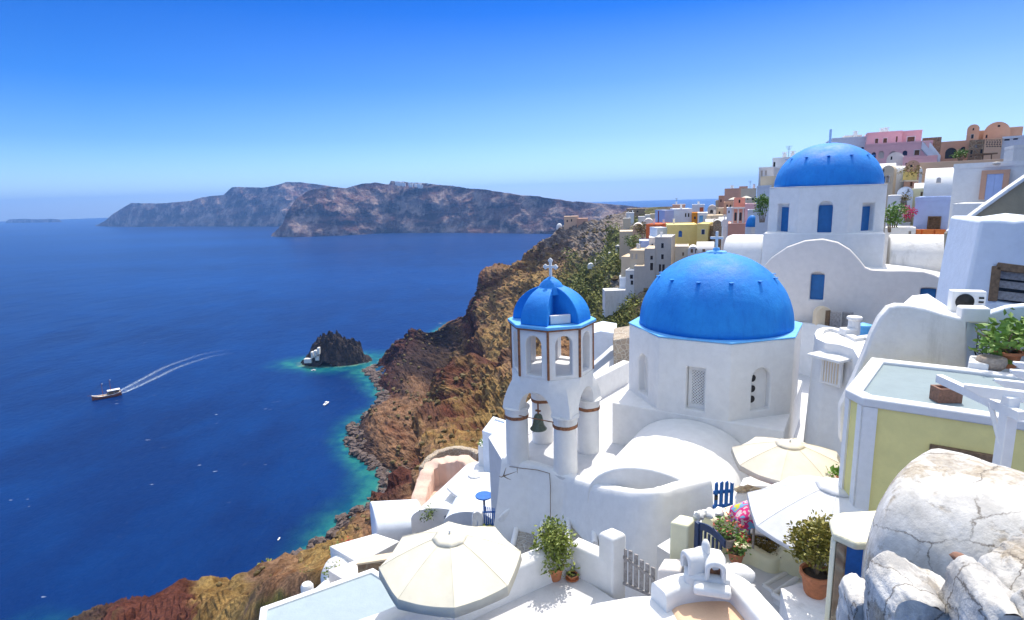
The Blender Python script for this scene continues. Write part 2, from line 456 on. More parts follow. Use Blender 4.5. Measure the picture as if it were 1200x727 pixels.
ROWS = [back2, back1, crest,
    row([('z', 424, 450, -136), ('z', 434, 443, -130), ('k', 456, 425, .95), (480, 405, 446), (515, 397, 442), (551, 365, 436), (583, 345, 428),
         (622, 318, 415), (648, 296, 402), (674, 277, 390), (706, 266, 375), (752, 254, 355), (806, 248, 350)]),
    row([('z', 438, 480, -136), ('z', 449, 470, -130), ('k', 464, 452, .95), ('k', 486, 434, .895), ('k', 520, 424, .85), (549, 398, 398), (588, 370, 385),
         (630, 337, 362), (660, 314, 345), (690, 292, 325), (722, 277, 305), (770, 262, 290), (820, 250, 290)]),
    row([('z', 404, 515, -136), ('z', 416, 504, -130), ('k', 446, 492, .95), ('k', 478, 474, .89), ('k', 516, 462, .835), ('k', 545, 448, .77), ('k', 578, 412, .63),
         (626, 372, 305), (664, 343, 282), (700, 316, 258), (738, 292, 232), (784, 270, 215), (836, 248, 210)]),
    row([('z', 405, 542, -136), ('z', 418, 530, -130), ('k', 450, 520, .95), ('k', 478, 506, .90), ('k', 510, 500, .855), ('k', 538, 490, .79), ('k', 566, 460, .68),
         (612, 424, 256), (654, 392, 226), (694, 358, 200), (738, 322, 172), (790, 302, 158), (846, 264, 172)]),
    row([('z', 433, 584, -136), ('z', 448, 566, -130), ('k', 466, 548, .94), ('k', 490, 534, .885), ('k', 517, 524, .83), ('k', 541, 514, .77), ('k', 566, 492, .66),
         (606, 470, 200), (648, 448, 168), (690, 414, 142), (728, 386, 120), (800, 342, 108), (862, 272, 140)]),
    row([('z', 388, 628, -136), ('z', 404, 615, -130), ('k', 436, 596, .925), ('k', 462, 576, .85), ('k', 488, 557, .77), ('k', 512, 540, .68), (540, 528, 170),
         (585, 520, 138), (630, 505, 112), (675, 488, 92), (720, 455, 76), (850, 405, 70), (930, 268, 112)]),
    row([('z', 316, 690, -136), ('z', 330, 678, -130), ('k', 362, 662, .93), (386, 648, 172), (410, 632, 154), (432, 614, 134), (470, 590, 110),
         (520, 566, 84), (570, 560, 66), (625, 548, 54), (700, 530, 46), (900, 400, 46), (1010, 226, 88)]),
    row([('z', 270, 728, -136), ('z', 285, 720, -130), (306, 708, 158), (326, 694, 140), (352, 676, 120), (384, 652, 98), (420, 634, 76),
         (464, 618, 56), (520, 612, 42), (590, 615, 33), (690, 580, 31), (900, 480, 34), (1120, 205, 78)]),
    row([('z', 95, 766, -136), ('z', 108, 756, -130), (140, 724, 138), (176, 708, 118), (216, 722, 104), (246, 716, 88), (300, 712, 64),
         (350, 690, 46), (420, 690, 33), (520, 680, 26), (660, 650, 22), (900, 600, 22), (1260, 190, 72)]),
    row([('z', -60, 830, -136), ('z', -40, 815, -130), (30, 790, 110), (90, 780, 90), (150, 775, 74), (200, 770, 58), (250, 765, 44),
         (320, 760, 32), (420, 755, 22), (540, 740, 17), (700, 740, 15), (950, 700, 14), (1500, 200, 60)]),
    [Vector((-110+i*13, 10-i*1.0, -136+i*10.5 if i < 11 else -18+(i-11)*22)) for i in range(13)],
]
NR, NC = len(ROWS), len(ROWS[0])
def cr(p0, p1, p2, p3, t):
    return .5*((2*p1)+(p2-p0)*t+(2*p0-5*p1+4*p2-p3)*t*t+(3*p1-p0-3*p2+p3)*t**3)
def upsample(A, k):
    n = A.shape[0]; out = []
    for i in range(n-1):
        p0 = A[max(i-1, 0)]; p3 = A[min(i+2, n-1)]
        for j in range(k): out.append(cr(p0, A[i], A[i+1], p3, j/k))
    out.append(A[-1]); return np.array(out)
base = np.array([[tuple(p) for p in r] for r in ROWS])
KR, KC = 22, 22
T = upsample(base, KR)
T = upsample(T.transpose(1, 0, 2), KC).transpose(1, 0, 2)
nr, nc = T.shape[:2]
du = np.gradient(T, axis=0); dv = np.gradient(T, axis=1)
Nn = np.cross(dv, du); Nn /= np.linalg.norm(Nn, axis=2, keepdims=True)+1e-9
if Nn[..., 2].mean() < 0: Nn = -Nn
# rock kinds: 0 grass/gold, 1 red, 2 dark lava, 3 grey, 4 green, 5 brown
KINDS = [((.42, .28, .10), [(640, 320, 40), (600, 370, 40), (520, 415, 18), (575, 430, 40), (600, 500, 40), (560, 500, 20), (530, 560, 25), (590, 400, 40), (390, 645, 30), (260, 722, 26), (370, 670, 20)]),
         ((.17, .06, .04), [(535, 475, 30), (555, 500, 26), (525, 492, 22), (465, 500, 12), (500, 520, 10), (560, 415, 14), (540, 365, 12), (170, 712, 30), (215, 720, 14), (575, 470, 25)]),
         ((.055, .036, .034), [(455, 420, 40), (500, 410, 24), (440, 435, 24), (425, 510, 14), (445, 560, 12), (560, 385, 16), (553, 430, 14), (405, 615, 10)]),
         ((.34, .30, .27), [(680, 272, 32), (650, 285, 18), (720, 262, 30), (470, 540, 9), (460, 570, 9), (735, 345, 14), (705, 300, 12), (700, 250, 24)]),
         ((.13, .135, .035), [(700, 325, 24), (720, 300, 18), (680, 340, 22), (725, 375, 20), (735, 300, 18), (665, 355, 16), (700, 350, 18), (760, 260, 14), (370, 700, 16), (330, 712, 12)]),
         ((.34, .20, .115), [(580, 360, 50), (640, 290, 30), (500, 450, 50), (480, 480, 40), (500, 550, 40), (430, 600, 40), (350, 680, 25), (560, 340, 30), (620, 440, 40)]),
         ((.115, .042, .032), [])]
camT = np.array(CAMROT.transposed())
cc = T@camT.T
dep = np.maximum(-cc[..., 2], 1)
PXY = np.stack([CX+FPX*cc[..., 0]/dep, CY-FPX*cc[..., 1]/dep], -1)
SCARPS = [(np.array([(558, 338), (552, 365), (554, 395), (545, 425), (538, 452)], float), 13, 60), (np.array([(606, 438), (572, 446), (542, 462), (527, 486), (519, 512)], float), 13, 52),
          (np.array([(500, 512), (488, 538), (474, 566), (462, 585)], float), 6.5, 34), (np.array([(470, 398), (452, 414), (446, 440), (440, 455)], float), 7, 34)]
def scarp_at(u, v):
    best = 0.0; face = 0.0
    for P_, A_, R_ in SCARPS:
        bd = 1e9
        for a, b in zip(P_, P_[1:]):
            ab = b-a; t = min(1, max(0, ((u-a[0])*ab[0]+(v-a[1])*ab[1])/(ab@ab)))
            dx, dy = u-a[0]-ab[0]*t, v-a[1]-ab[1]*t; d_ = math.hypot(dx, dy)
            if d_ < bd: bd = d_; sd = d_*(1 if (ab[0]*dy-ab[1]*dx) < 0 else -1)
        best += A_*math.exp(-(bd/R_)**2)*math.tanh((sd-4)/10)
        face = max(face, math.exp(-((bd-4)/13.0)**2))
    return best, face
terr_col = np.zeros((nr, nc, 3)); shore_pts = []
disp = np.zeros((nr, nc)); green = np.zeros((nr, nc))
for i in range(nr):
    for j in range(nc):
        p = T[i, j]; d = float(np.linalg.norm(p))
        s = min(1.0, max(.10, d/420))
        q = Vector((p[0], p[1], p[2]*1.25))
        a = mnoise.ridged_multi_fractal(q*.016+Vector((3, 5, 1)), 1.0, 2.1, 5, 1.0, 2.0)
        b = mnoise.fractal(q*.06, 1.0, 2.1, 4)
        c = mnoise.fractal(q*.28, .9, 2.2, 4)
        # bands of harder rock stepping out of the slope
        st = math.sin(p[2]*.33+3.0*mnoise.noise(q*.02)+1.5*mnoise.noise(q*.07))
        jj = j/KC
        edge = min(1, max(0, (jj-.9)/1.2))
        far = min(1.0, max(.0, (d-28)/80))
        disp[i, j] = ((a-1.1)*5.6+b*2.4+c*1.9+max(0, st)*1.5)*(.15+.85*edge)*far*(1 if jj < 10 else max(0, 11-jj))
        w = np.zeros(7)
        u, v = PXY[i, j]
        sc, face = scarp_at(u+5*b, v+5*b) if 420 < u < 640 and 320 < v < 620 else (0, 0)
        disp[i, j] += sc
        u += 10*b; v += 10*c
        for k, (rgb, sp) in enumerate(KINDS):
            for (sx, sy, r) in sp:
                w[k] += math.exp(-((u-sx)**2+(v-sy)**2)/(r*r))
        w += .02
        w[2] *= 2.2; w[6] = 5.0*face
        w[2] += .5*math.exp(-max(0, jj-1)*3.0)
        w *= np.array([.8+1.0*c, 1-.7*c, 1-b*.8, 1+.5*b, 1+c*.5, 1.0-.4*c, 1+.5*c])
        w = np.maximum(w, 0)**2.2
        w /= w.sum()
        terr_col[i, j] = sum(w[k]*np.array(KINDS[k][0]) for k in range(7))
        green[i, j] = w[4]
disp[:, KC:11*KC] -= .8*disp[:, KC:11*KC].mean()
dist3 = np.linalg.norm(T, axis=2)
disp *= np.minimum(1, dist3/230)**.8
T2 = T+Nn*disp[..., None]
# nothing of the slope hangs over the shore line
T2[:, :KC//2, 2] = np.minimum(T2[:, :KC//2, 2], -131)
me = bpy.data.meshes.new('cliff')
me.from_pydata(T2.reshape(-1, 3).tolist(), [], [(i*nc+j, i*nc+j+1, (i+1)*nc+j+1, (i+1)*nc+j) for i in range(nr-1) for j in range(nc-1)])
ca = me.color_attributes.new('rock', 'FLOAT_COLOR', 'POINT')
ca.data.foreach_set('color', np.concatenate([terr_col.reshape(-1, 3), np.ones((nr*nc, 1))], 1).ravel())
bm = bmesh.new(); bm.from_mesh(me); bmesh.ops.recalc_face_normals(bm, faces=bm.faces)
if sum(f.normal.z for f in bm.faces) < 0: bmesh.ops.reverse_faces(bm, faces=bm.faces)
bm.to_mesh(me); bm.free()
me.polygons.foreach_set('use_smooth', [False]*len(me.polygons))
ROCK, nt, bs = newmat('cliff_rock')
at = nt.nodes.new('ShaderNodeVertexColor'); at.layer_name = 'rock'
v = coords(nt)
n1 = tex(nt, v, .22, 7, .68); n2 = tex(nt, v, 1.1, 6, .7)
vb = coords(nt, (.06, .06, 1)); n3 = tex(nt, vb, .55, 5, .65)
c1 = mixc(nt, ramp(nt, n1.outputs[0], [(.40, g(0)), (.62, g(1))]).outputs[0], at.outputs[0], (.5, .42, .34, 1), 'MULTIPLY')
c1 = mixc(nt, ramp(nt, n3.outputs[0], [(.50, g(0)), (.62, g(.55))]).outputs[0], c1, mixc(nt, 1.0, c1, (1.7, 1.55, 1.4, 1), 'MULTIPLY'))
c2 = mixc(nt, ramp(nt, n2.outputs[0], [(.45, g(0)), (.66, g(.75))]).outputs[0], c1, mixc(nt, 1.0, c1, (.38, .36, .34, 1), 'MULTIPLY'))
c2 = mixc(nt, ramp(nt, n2.outputs[0], [(.28, g(.5)), (.4, g(0))]).outputs[0], c2, mixc(nt, 1.0, c2, (1.8, 1.6, 1.3, 1), 'MULTIPLY'))
nt.links.new(c2, bs.inputs['Base Color'])
bs.inputs['Roughness'].default_value = .95; bs.inputs['Specular IOR Level'].default_value = .15
n4 = tex(nt, v, 4.5, 5, .7)
nt.links.new(bump(nt, n4.outputs[0], .6, .25, bump(nt, n2.outputs[0], .9, .9, bump(nt, n1.outputs[0], .9, 3.0))), bs.inputs['Normal'])
me.materials.append(ROCK)
cliff = bpy.data.objects.new('cliff_terrain', me); COL.objects.link(cliff)
setting(cliff)

shore = T[2:, KC, :2]                                # the water line

# ------------------------------------------------------------------ sea
ISLET_C = PZ(391, 424, SEA)
gx = np.arange(-320, 121, 4.0); gy = np.arange(20, 821, 4.0)
GX, GY = np.meshgrid(gx, gy)
flat = np.stack([GX.ravel(), GY.ravel()], 1)
shs = shore
dist = np.full(len(flat), 1e9)
for k in range(len(shs)-1):
    a, b = shs[k], shs[k+1]; ab = b-a; L = (ab**2).sum()+1e-9
    t = np.clip(((flat-a)@ab)/L, 0, 1)
    dist = np.minimum(dist, np.hypot(*(flat-(a+t[:, None]*ab)).T))
di = np.hypot(((flat[:, 0]-ISLET_C.x)/34), ((flat[:, 1]-ISLET_C.y)/20))
shal = np.array([max(math.exp(-(max(0, d)/(6.5+4.5*fbm(x*.02, y*.02, 0, 2)))**1.2), math.exp(-(max(0, e-.95)*(20 if x > ISLET_C.x-15 else 30)/9)**1.1)*.9)
                 for d, e, (x, y) in zip(dist, di, flat)])
shal = np.maximum(shal, .6*np.exp(-(((flat[:, 0]-ISLET_C.x-40)/18)**2+((flat[:, 1]-ISLET_C.y-10)/14)**2)))
nx, ny = len(gx), len(gy)
vs = [(x, y, SEA) for x, y in flat]
fs = [(j*nx+i, j*nx+i+1, (j+1)*nx+i+1, (j+1)*nx+i) for j in range(ny-1) for i in range(nx-1)]
FAR = 14000.0
o0 = len(vs)
ang = [math.radians(a) for a in range(0, 360, 3)]
bl = [j*nx for j in range(ny)]; br = [j*nx+nx-1 for j in range(ny)]
bb = list(range(nx)); bt = [(ny-1)*nx+i for i in range(nx)]
vs += [(FAR*math.cos(a), FAR*math.sin(a), SEA) for a in ang]
na = len(ang)
# far water joined to the edges of the fine water: a fan from each edge vertex to the far circle
loop = bb+br[1:]+bt[::-1][1:]+bl[::-1][1:-1]
gcx, gcy = (gx[0]+gx[-1])/2, (gy[0]+gy[-1])/2
idx = [int(round((math.degrees(math.atan2(vs[i][1]-gcy, vs[i][0]-gcx)) % 360)/3)) for i in loop]
for k in range(len(loop)):
    i, i2 = loop[k], loop[(k+1) % len(loop)]
    a, b = idx[k], idx[(k+1) % len(loop)]
    a %= na; b %= na
    st = (b-a) % na
    fs.append((i, o0+a, i2) if st == 0 else (i, o0+a, o0+b, i2) if st == 1 else (i,)+tuple(o0+(a+q) % na for q in range(st+1))+(i2,))
me = bpy.data.meshes.new('sea'); me.from_pydata(vs, [], fs); me.validate()
at = me.attributes.new('shallow', 'FLOAT', 'POINT')
at.data.foreach_set('value', list(shal)+[0.0]*na)
bm = bmesh.new(); bm.from_mesh(me)
for f in bm.faces:
    if f.normal.z < 0: f.normal_flip()
bmesh.ops.triangulate(bm, faces=[f for f in bm.faces if len(f.verts) > 4])
bm.to_mesh(me); bm.free()
WATER, nt, bs = newmat('sea_water')
an = nt.nodes.new('ShaderNodeAttribute'); an.attribute_name = 'shallow'
v = coords(nt)
wv = coords(nt, (1, .6, 1))
w1 = tex(nt, wv, .35, 6, .62); w2 = tex(nt, wv, .022, 4, .6); w3 = tex(nt, coords(nt, (.35, 1, 1)), .0018, 5, .6)
bed = tex(nt, v, .12, 6, .65)
deep = mixc(nt, ramp(nt, w3.outputs[0], [(.35, g(0)), (.68, g(1))]).outputs[0], (.0, .013, .080, 1), (.0, .034, .165, 1))
deep = mixc(nt, ramp(nt, w2.outputs[0], [(.42, g(0)), (.75, g(.35))]).outputs[0], deep, (.0, .050, .22, 1))
turq = mixc(nt, ramp(nt, bed.outputs[0], [(.4, g(0)), (.6, g(1))]).outputs[0], (.002, .085, .12, 1), (.02, .17, .14, 1))
sh2 = nt.nodes.new('ShaderNodeMath'); sh2.operation = 'MULTIPLY_ADD'
nt.links.new(bed.outputs[0], sh2.inputs[0]); sh2.inputs[1].default_value = .5; sh2.inputs[2].default_value = .72
sh3 = nt.nodes.new('ShaderNodeMath'); sh3.operation = 'MULTIPLY'; sh3.use_clamp = True
nt.links.new(sh2.outputs[0], sh3.inputs[0]); nt.links.new(an.outputs['Fac'], sh3.inputs[1])
body = mixc(nt, ramp(nt, sh3.outputs[0], [(.03, g(0)), (.45, g(.75)), (.9, g(1))]).outputs[0], deep, turq)
body = mixc(nt, ramp(nt, sh3.outputs[0], [(.80, g(0)), (1, g(.7))]).outputs[0], body, (.25, .26, .16, 1))
# flecks of foam, here and there
f1 = tex(nt, coords(nt, (.45, 1, 1)), .22, 3, .6); f2 = tex(nt, v, .006, 3, .5)
fl = mixc(nt, 1.0, ramp(nt, f1.outputs[0], [(.72, g(0)), (.76, g(1))]).outputs[0], ramp(nt, f2.outputs[0], [(.46, g(0)), (.62, g(.8))]).outputs[0], 'MULTIPLY')
body = mixc(nt, fl, body, (.55, .62, .7, 1))
nt.links.new(body, bs.inputs['Base Color'])
bs.inputs['Roughness'].default_value = .3
bs.inputs['IOR'].default_value = 1.33
bs.inputs['Specular IOR Level'].default_value = .15
bs.inputs['Specular Tint'].default_value = (.15, .60, 1.0, 1)
nt.links.new(bump(nt, w2.outputs[0], .35, 6.0, bump(nt, w1.outputs[0], .55, .8)), bs.inputs['Normal'])
me.materials.append(WATER)
sea = bpy.data.objects.new('sea', me); COL.objects.link(sea); setting(sea)
setting(part('sea_floor', MB().prism([(FAR*1.02*math.cos(a), FAR*1.02*math.sin(a)) for a in ang], SEA-12, SEA-11), paint('sea_floor', (.02, .04, .08, 1)), None))

# ------------------------------------------------------------------ islands across the water
ISLE, nt, bs = newmat('island_rock')
at = nt.nodes.new('ShaderNodeVertexColor'); at.layer_name = 'rock'
v = coords(nt)
n1 = tex(nt, v, .011, 8, .68); n2 = tex(nt, v, .05, 6, .7)
vb = coords(nt, (.12, .12, 1)); n3 = tex(nt, vb, .028, 6, .6)
c1 = mixc(nt, ramp(nt, n3.outputs[0], [(.46, g(0)), (.56, g(1))]).outputs[0], at.outputs[0], (.035, .022, .030, 1))
c1 = mixc(nt, ramp(nt, n1.outputs[0], [(.46, g(0)), (.60, g(.85))]).outputs[0], c1, (.44, .33, .28, 1))
c1 = mixc(nt, ramp(nt, n2.outputs[0], [(.5, g(0)), (.7, g(.6))]).outputs[0], c1, (.05, .03, .032, 1))
nt.links.new(c1, bs.inputs['Base Color']); bs.inputs['Roughness'].default_value = 1.0; bs.inputs['Specular IOR Level'].default_value = .1
nt.links.new(bump(nt, n2.outputs[0], .9, 12, bump(nt, n1.outputs[0], .9, 40)), bs.inputs['Normal'])
def island(name, top, shoreline, back, seed, slope=.9, amp=1.0):
    """a ridge line seen in the photo with its sea cliff in front and a slope behind"""
    def interp(lst, x):
        for a, b in zip(lst, lst[1:]):
            if a[0] <= x <= b[0]: t = (x-a[0])/(b[0]-a[0]); return a[1]+(b[1]-a[1])*t
        return lst[0][1] if x < lst[0][0] else lst[-1][1]
    x0, x1 = top[0][0], top[-1][0]
    n = int((x1-x0)*1.4); m = 34
    rows = []; cols = []
    for i in range(n+1):
        x = x0+(x1-x0)*i/n
        b = PZ(x, interp(shoreline, x), SEA)
        hpx = interp(top, x)
        run0 = max(40, .9*(interp(shoreline, x)-hpx)/FPX*b.y)
        tp = PY(x, hpx, b.y+run0*slope)
        h = max(2.0, tp.z-SEA); run = run0*slope
        dirv = Vector((b.x, b.y, 0)).normalized()
        r = []; c = []
        for j in range(m+1):
            t = j/m
            if t <= .72:
                u = t/.72
                prof = (u**1.25)*.45+.55*(u**.75)
                z = SEA-4+(h+4)*prof*(1 if u < 1 else 1)
                off = run*u
            else:
                u = (t-.72)/.28
                z = SEA+h*(1-u**1.5)*(1)-6*u; off = run+back*u
            p = Vector((b.x, b.y, 0))+dirv*off
            q = Vector((p.x, p.y, z*1.3))*.006+Vector((seed, 0, 0))
            w = mnoise.ridged_multi_fractal(q, 1.0, 2.1, 6, 1.0, 2.0)-1.1
            w2 = mnoise.ridged_multi_fractal(Vector((p.x*.004+seed, z*.0012, p.y*.0008)), 1.0, 2.2, 5, 1.0, 2.0)-1.1
            k = math.sin(math.pi*min(1, t/.72))**.6 if t < .72 else .3*(1-u)
            push = (w*38+w2*60)*k*amp*h/220
            p = p-dirv*push
            if .05 < t < .72: z += mnoise.fractal(q*4, 1, 2, 3)*9*k
            if t >= .69: z += mnoise.fractal(Vector((x*.05+seed, 0, 0)), 1, 2, 4)*4
            r.append((p.x, p.y, z))
            f = min(1, max(0, .5+.5*mnoise.noise(q*1.2)))
            c.append((.20*f+.10*(1-f), .105*f+.052*(1-f), .085*f+.05*(1-f), 1))
        rows.append(r); cols += c
    mb = MB().grid(rows)
    me = bpy.data.meshes.new(name); me.from_pydata(mb.v, [], mb.f)
    a = me.color_attributes.new('rock', 'FLOAT_COLOR', 'POINT'); a.data.foreach_set('color', np.array(cols).ravel())
    bm = bmesh.new(); bm.from_mesh(me); bmesh.ops.recalc_face_normals(bm, faces=bm.faces)
    if sum(f.normal.z for f in bm.faces) < 0: bmesh.ops.reverse_faces(bm, faces=bm.faces)
    bm.to_mesh(me); bm.free()
    me.materials.append(ISLE)
    o = bpy.data.objects.new(name, me); COL.objects.link(o); return setting(o)
island('near_island', [(318, 277), (325, 270), (333, 262), (338, 250), (352, 232), (366, 223), (390, 218), (410, 219), (428, 215), (444, 213), (460, 215), (462, 211.5),
        (490, 213), (540, 218), (600, 226), (660, 234), (700, 238), (735, 241), (790, 246), (840, 250)],
       [(318, 277.5), (345, 278), (400, 276.5), (450, 273.5), (520, 273), (580, 273.5), (640, 274.5), (720, 273), (840, 268)], 500, 3.0)
island('far_island', [(112, 265), (122, 260), (134, 251), (158, 237.5), (172, 238), (200, 237.5), (228, 235), (240, 231), (266, 228), (277, 219), (285, 218),
        (312, 219.5), (326, 217), (340, 212.5), (360, 213), (388, 217), (410, 222), (450, 230)],
       [(112, 265.3), (160, 266), (230, 265.5), (300, 265.5), (330, 265.5), (450, 262)], 700, 9.0)
island('low_islet', [(7, 260), (11, 257.3), (18, 256.8), (30, 256.5), (44, 257.2), (60, 256.6), (70, 257.5), (73, 260)], [(5, 261.3), (75, 260.6)], 250, 5.0)

# villages on the far rims: too small and too many to tell apart
mb = MB()
for (xa, xb, ya, yb, n, d) in ((464, 480, 214.5, 216, 10, 2690), (480, 505, 216, 218, 10, 2690), (622, 640, 238, 240, 10, 2700), (668, 712, 243.5, 246.5, 26, 2700), (640, 668, 240, 243, 8, 2700)):
    for k in range(n):
        t = rnd.random(); p = PY(xa+(xb-xa)*t, ya+(yb-ya)*t+rnd.uniform(-1, 1), d-rnd.uniform(40, 90))
        w, h = rnd.uniform(3, 8), rnd.uniform(3, 6)
        mb.box(p.x-w, p.x+w, p.y-4, p.y+4, p.z-12, p.z+h)
tag(part('far_village', mb, WHITE), 'white specks of villages along the rim of the island across the water', 'village', kind='stuff')

# ------------------------------------------------------------------ air
VOL = bpy.data.materials.new('haze_air'); VOL.use_nodes = True
nt = VOL.node_tree; nt.nodes.clear()
pv = nt.nodes.new('ShaderNodeVolumePrincipled')
pv.inputs['Color'].default_value = (.23, .48, 1.0, 1)
pv.inputs['Density'].default_value = 1.0e-4
pv.inputs['Anisotropy'].default_value = 0.3
mo = nt.nodes.new('ShaderNodeOutputMaterial'); nt.links.new(pv.outputs[0], mo.inputs['Volume'])
hz = part('haze', MB()  .box(-14500, 14500, -14500, 14500, SEA-13, 330), VOL, None, (0, 0, 0))
hz['kind'] = 'stuff'; hz['label'] = 'pale blue sea air that fades the far islands'
# ------------------------------------------------------------------ frames and small builders
def vdir(deg): return Vector((math.cos(math.radians(deg)), math.sin(math.radians(deg)), 0))
def hit(px, py, P, N):
    d = ray(px, py); return d*(Vector(P).dot(N)/d.dot(N))
UP = Vector((0, 0, 1))
def arch_prof(w, h, n=10, rise=None):
    """door or window outline with a round head: (u, v), u centred"""
    r = w/2 if rise is None else rise
    pts = [(-w/2, 0), (w/2, 0)]
    for k in range(n+1):
        a = math.pi*k/n
        pts.append((w/2*math.cos(a), h-r+r*math.sin(a)))
    return pts
def rect_prof(w, h): return [(-w/2, 0), (w/2, 0), (w/2, h), (-w/2, h)]
def leaves(mb, c, rx, ry, rz, n, size, seed=0, shell=.55, droop=.2, clump=6):
    """leaf blades in clumps through a crown"""
    r = random.Random(seed); c = Vector(c)
    cl = []
    for _ in range(max(3, n//clump)):
        while True:
            d = Vector((r.uniform(-1, 1), r.uniform(-1, 1), r.uniform(-1, 1)))
            if .1 < d.length <= 1: break
        d = d*(shell+(1-shell)*r.random())/max(d.length, .35)*min(1, d.length+.25)
        cl.append(d)
    for k in range(n):
        d = cl[k % len(cl)]
        p = c+Vector((d.x*rx, d.y*ry, d.z*rz))+Vector((r.gauss(0, size*.7), r.gauss(0, size*.7), r.gauss(0, size*.7)))
        a = Vector((r.uniform(-1, 1)+d.x, r.uniform(-1, 1)+d.y, r.uniform(-.5, 1)-droop)).normalized()
        b = a.orthogonal().normalized(); b = Matrix.Rotation(r.uniform(0, 6.28), 3, a) @ b
        s = size*r.uniform(.6, 1.3)
        m = p+a*s*.5+b.cross(a)*s*.08
        mb.add([p, m+b*s*.28, p+a*s, m-b*s*.28], [(0, 1, 2), (0, 2, 3)])
    return mb
def pot_mb(c, r, h):
    return MB().lathe(c, [(r*.62, 0), (r*.72, h*.1), (r*.92, h*.8), (r*.95, h*.82), (r*1.06, h*.84), (r*1.06, h), (r*.9, h), (r*.86, h*.86), (.001, h*.85)], 20)
def potted(name, label, loc, r, h, mat, plants, group=None, saucer=False):
    """a pot, its soil and what grows in it"""
    t = thing(name, label, 'potted plant', loc, group)
    part('pot', pot_mb(loc, r, h), mat, t, smooth=40)
    part('soil', MB().lathe((loc[0], loc[1], loc[2]+h*.86), [(r*.86, 0), (.001, .01)], 16), SOIL, t)
    if saucer: part('saucer', MB().lathe(loc, [(r*.7, -.005), (r*1.25, .035), (r*1.22, .045), (r*.7, .02)], 20), mat, t, smooth=40)
    for nm, mb, m in plants: part(nm, mb, m, t)
    return t
def umbrella(name, label, apex, R, nseg, rise, valance, pole, mat, rot=0.0, cap=True, group=None, sag=.05, lean=(0, 0)):
    ax, ay, az = apex
    t = thing(name, label, 'umbrella', (ax, ay, az-pole), group)
    L = Vector((lean[0], lean[1], 0))
    rows = []
    m = 8; k = nseg*6
    for j in range(m+1):
        f = j/m; r = []
        for i in range(k):
            a = rot+2*math.pi*i/k
            seg = (i % 6)/6
            # straight rim between the ribs, cloth sagging a little between them
            q = math.cos(math.pi/nseg)/math.cos(((2*math.pi*i/k) % (2*math.pi/nseg))-math.pi/nseg)
            w = math.sin(math.pi*seg)
            z = az-rise*(f**1.4)-sag*w*f+.012*fbm(ax+3*math.cos(2*math.pi*i/k)*f, ay+3*math.sin(2*math.pi*i/k)*f, az, 3)*f
            r.append((ax+R*f*q*math.cos(a), ay+R*f*q*math.sin(a), z+(L.x*math.cos(a)+L.y*math.sin(a))*f))
        if j == 0: r = [(ax, ay, az)]*k
        rows.append(r)
    rim = rows[-1]
    hem = []
    for i, p in enumerate(rim):
        hem.append((p[0]*1.0+(p[0]-ax)*.012, p[1]+(p[1]-ay)*.012, p[2]-valance*(1-.12*math.sin(math.pi*(i % 6)/6)))) 
    rows.append(hem)
    cn = part('canopy', MB().grid(rows, True), mat, t, smooth=28)
    sd = cn.modifiers.new('cloth', 'SOLIDIFY'); sd.thickness = .008
    sm = MB()
    for i in range(nseg):
        a_ = rot+2*math.pi*i/nseg
        sm.tube([(ax+R*f*math.cos(a_), ay+R*f*math.sin(a_), az-rise*(f**1.4)+.008+(L.x*math.cos(a_)+L.y*math.sin(a_))*f) for f in (.02, .25, .5, .75, 1.0)], .004, 5)
    part('seam', sm, mat, cn)
    if cap:
        rr = []
        for j in range(4):
            f = j/3
            Q = [math.cos(math.pi/nseg)/math.cos(((2*math.pi*i/k) % (2*math.pi/nseg))-math.pi/nseg) for i in range(k)]
            rr.append([(ax+R*.25*f*Q[i]*math.cos(rot+2*math.pi*i/k), ay+R*.25*f*Q[i]*math.sin(rot+2*math.pi*i/k),
                        az+.018-rise*((.25*f)**1.4)-.008*f*f*abs(math.sin(i*math.pi/6))) for i in range(k)])
        vc = part('vent_cap', MB().grid(rr, True), mat, t, smooth=28)
        vc.modifiers.new('cloth', 'SOLIDIFY').thickness = .008
    part('finial', MB().lathe((ax, ay, az+.025), [(.02, 0), (.025, .03), (.015, .05), (.001, .055)], 10), METALW, t, smooth=40)
    part('pole', MB().tube([(ax, ay, az-pole), (ax, ay, az-.02)], .024, 10), METALW, t, smooth=40)
    part('base', MB().lathe((ax, ay, az-pole), [(.26, 0), (.26, .05), (.06, .07), (.05, .25), (.001, .25)], 18), WHITE, t, smooth=40)
    for i in range(nseg):
        a = rot+2*math.pi*i/nseg
        p0 = Vector((ax+.03*math.cos(a), ay+.03*math.sin(a), az-.06)); p1 = Vector((ax+R*.97*math.cos(a), ay+R*.97*math.sin(a), az-rise-.03+(L.x*math.cos(a)+L.y*math.sin(a))))
        part('rib', MB().tube([p0, p1], .01, 6), METALW, t)
    return t

FLOOR = -9.4
# ------------------------------------------------------------------ church terrace and the curved wall in front of it
wall_px = [(588, 536), (606, 541), (625, 545), (645, 552), (664, 558), (683, 564), (702, 570), (724, 574.5), (748, 577), (770, 577), (790, 573), (812, 567), (834, 563)]
wt = [PZ(a, b, -9.3+1.5*min(1, max(0, (a-664)/95))) for a, b in wall_px]
front = [(p.x, p.y) for p in wt]
terr_poly = front+[(8.2, 16.2), (10.5, 18.5), (17, 24), (25, 28), (25, 37), (8, 37), (4.2, 30), (1.0, 27), (-1.1, 22.0)]
tb = MB().prism(terr_poly, -16, FLOOR)
setting(part('church_terrace', tb, FLOORW, None, (6, 22, -16)))
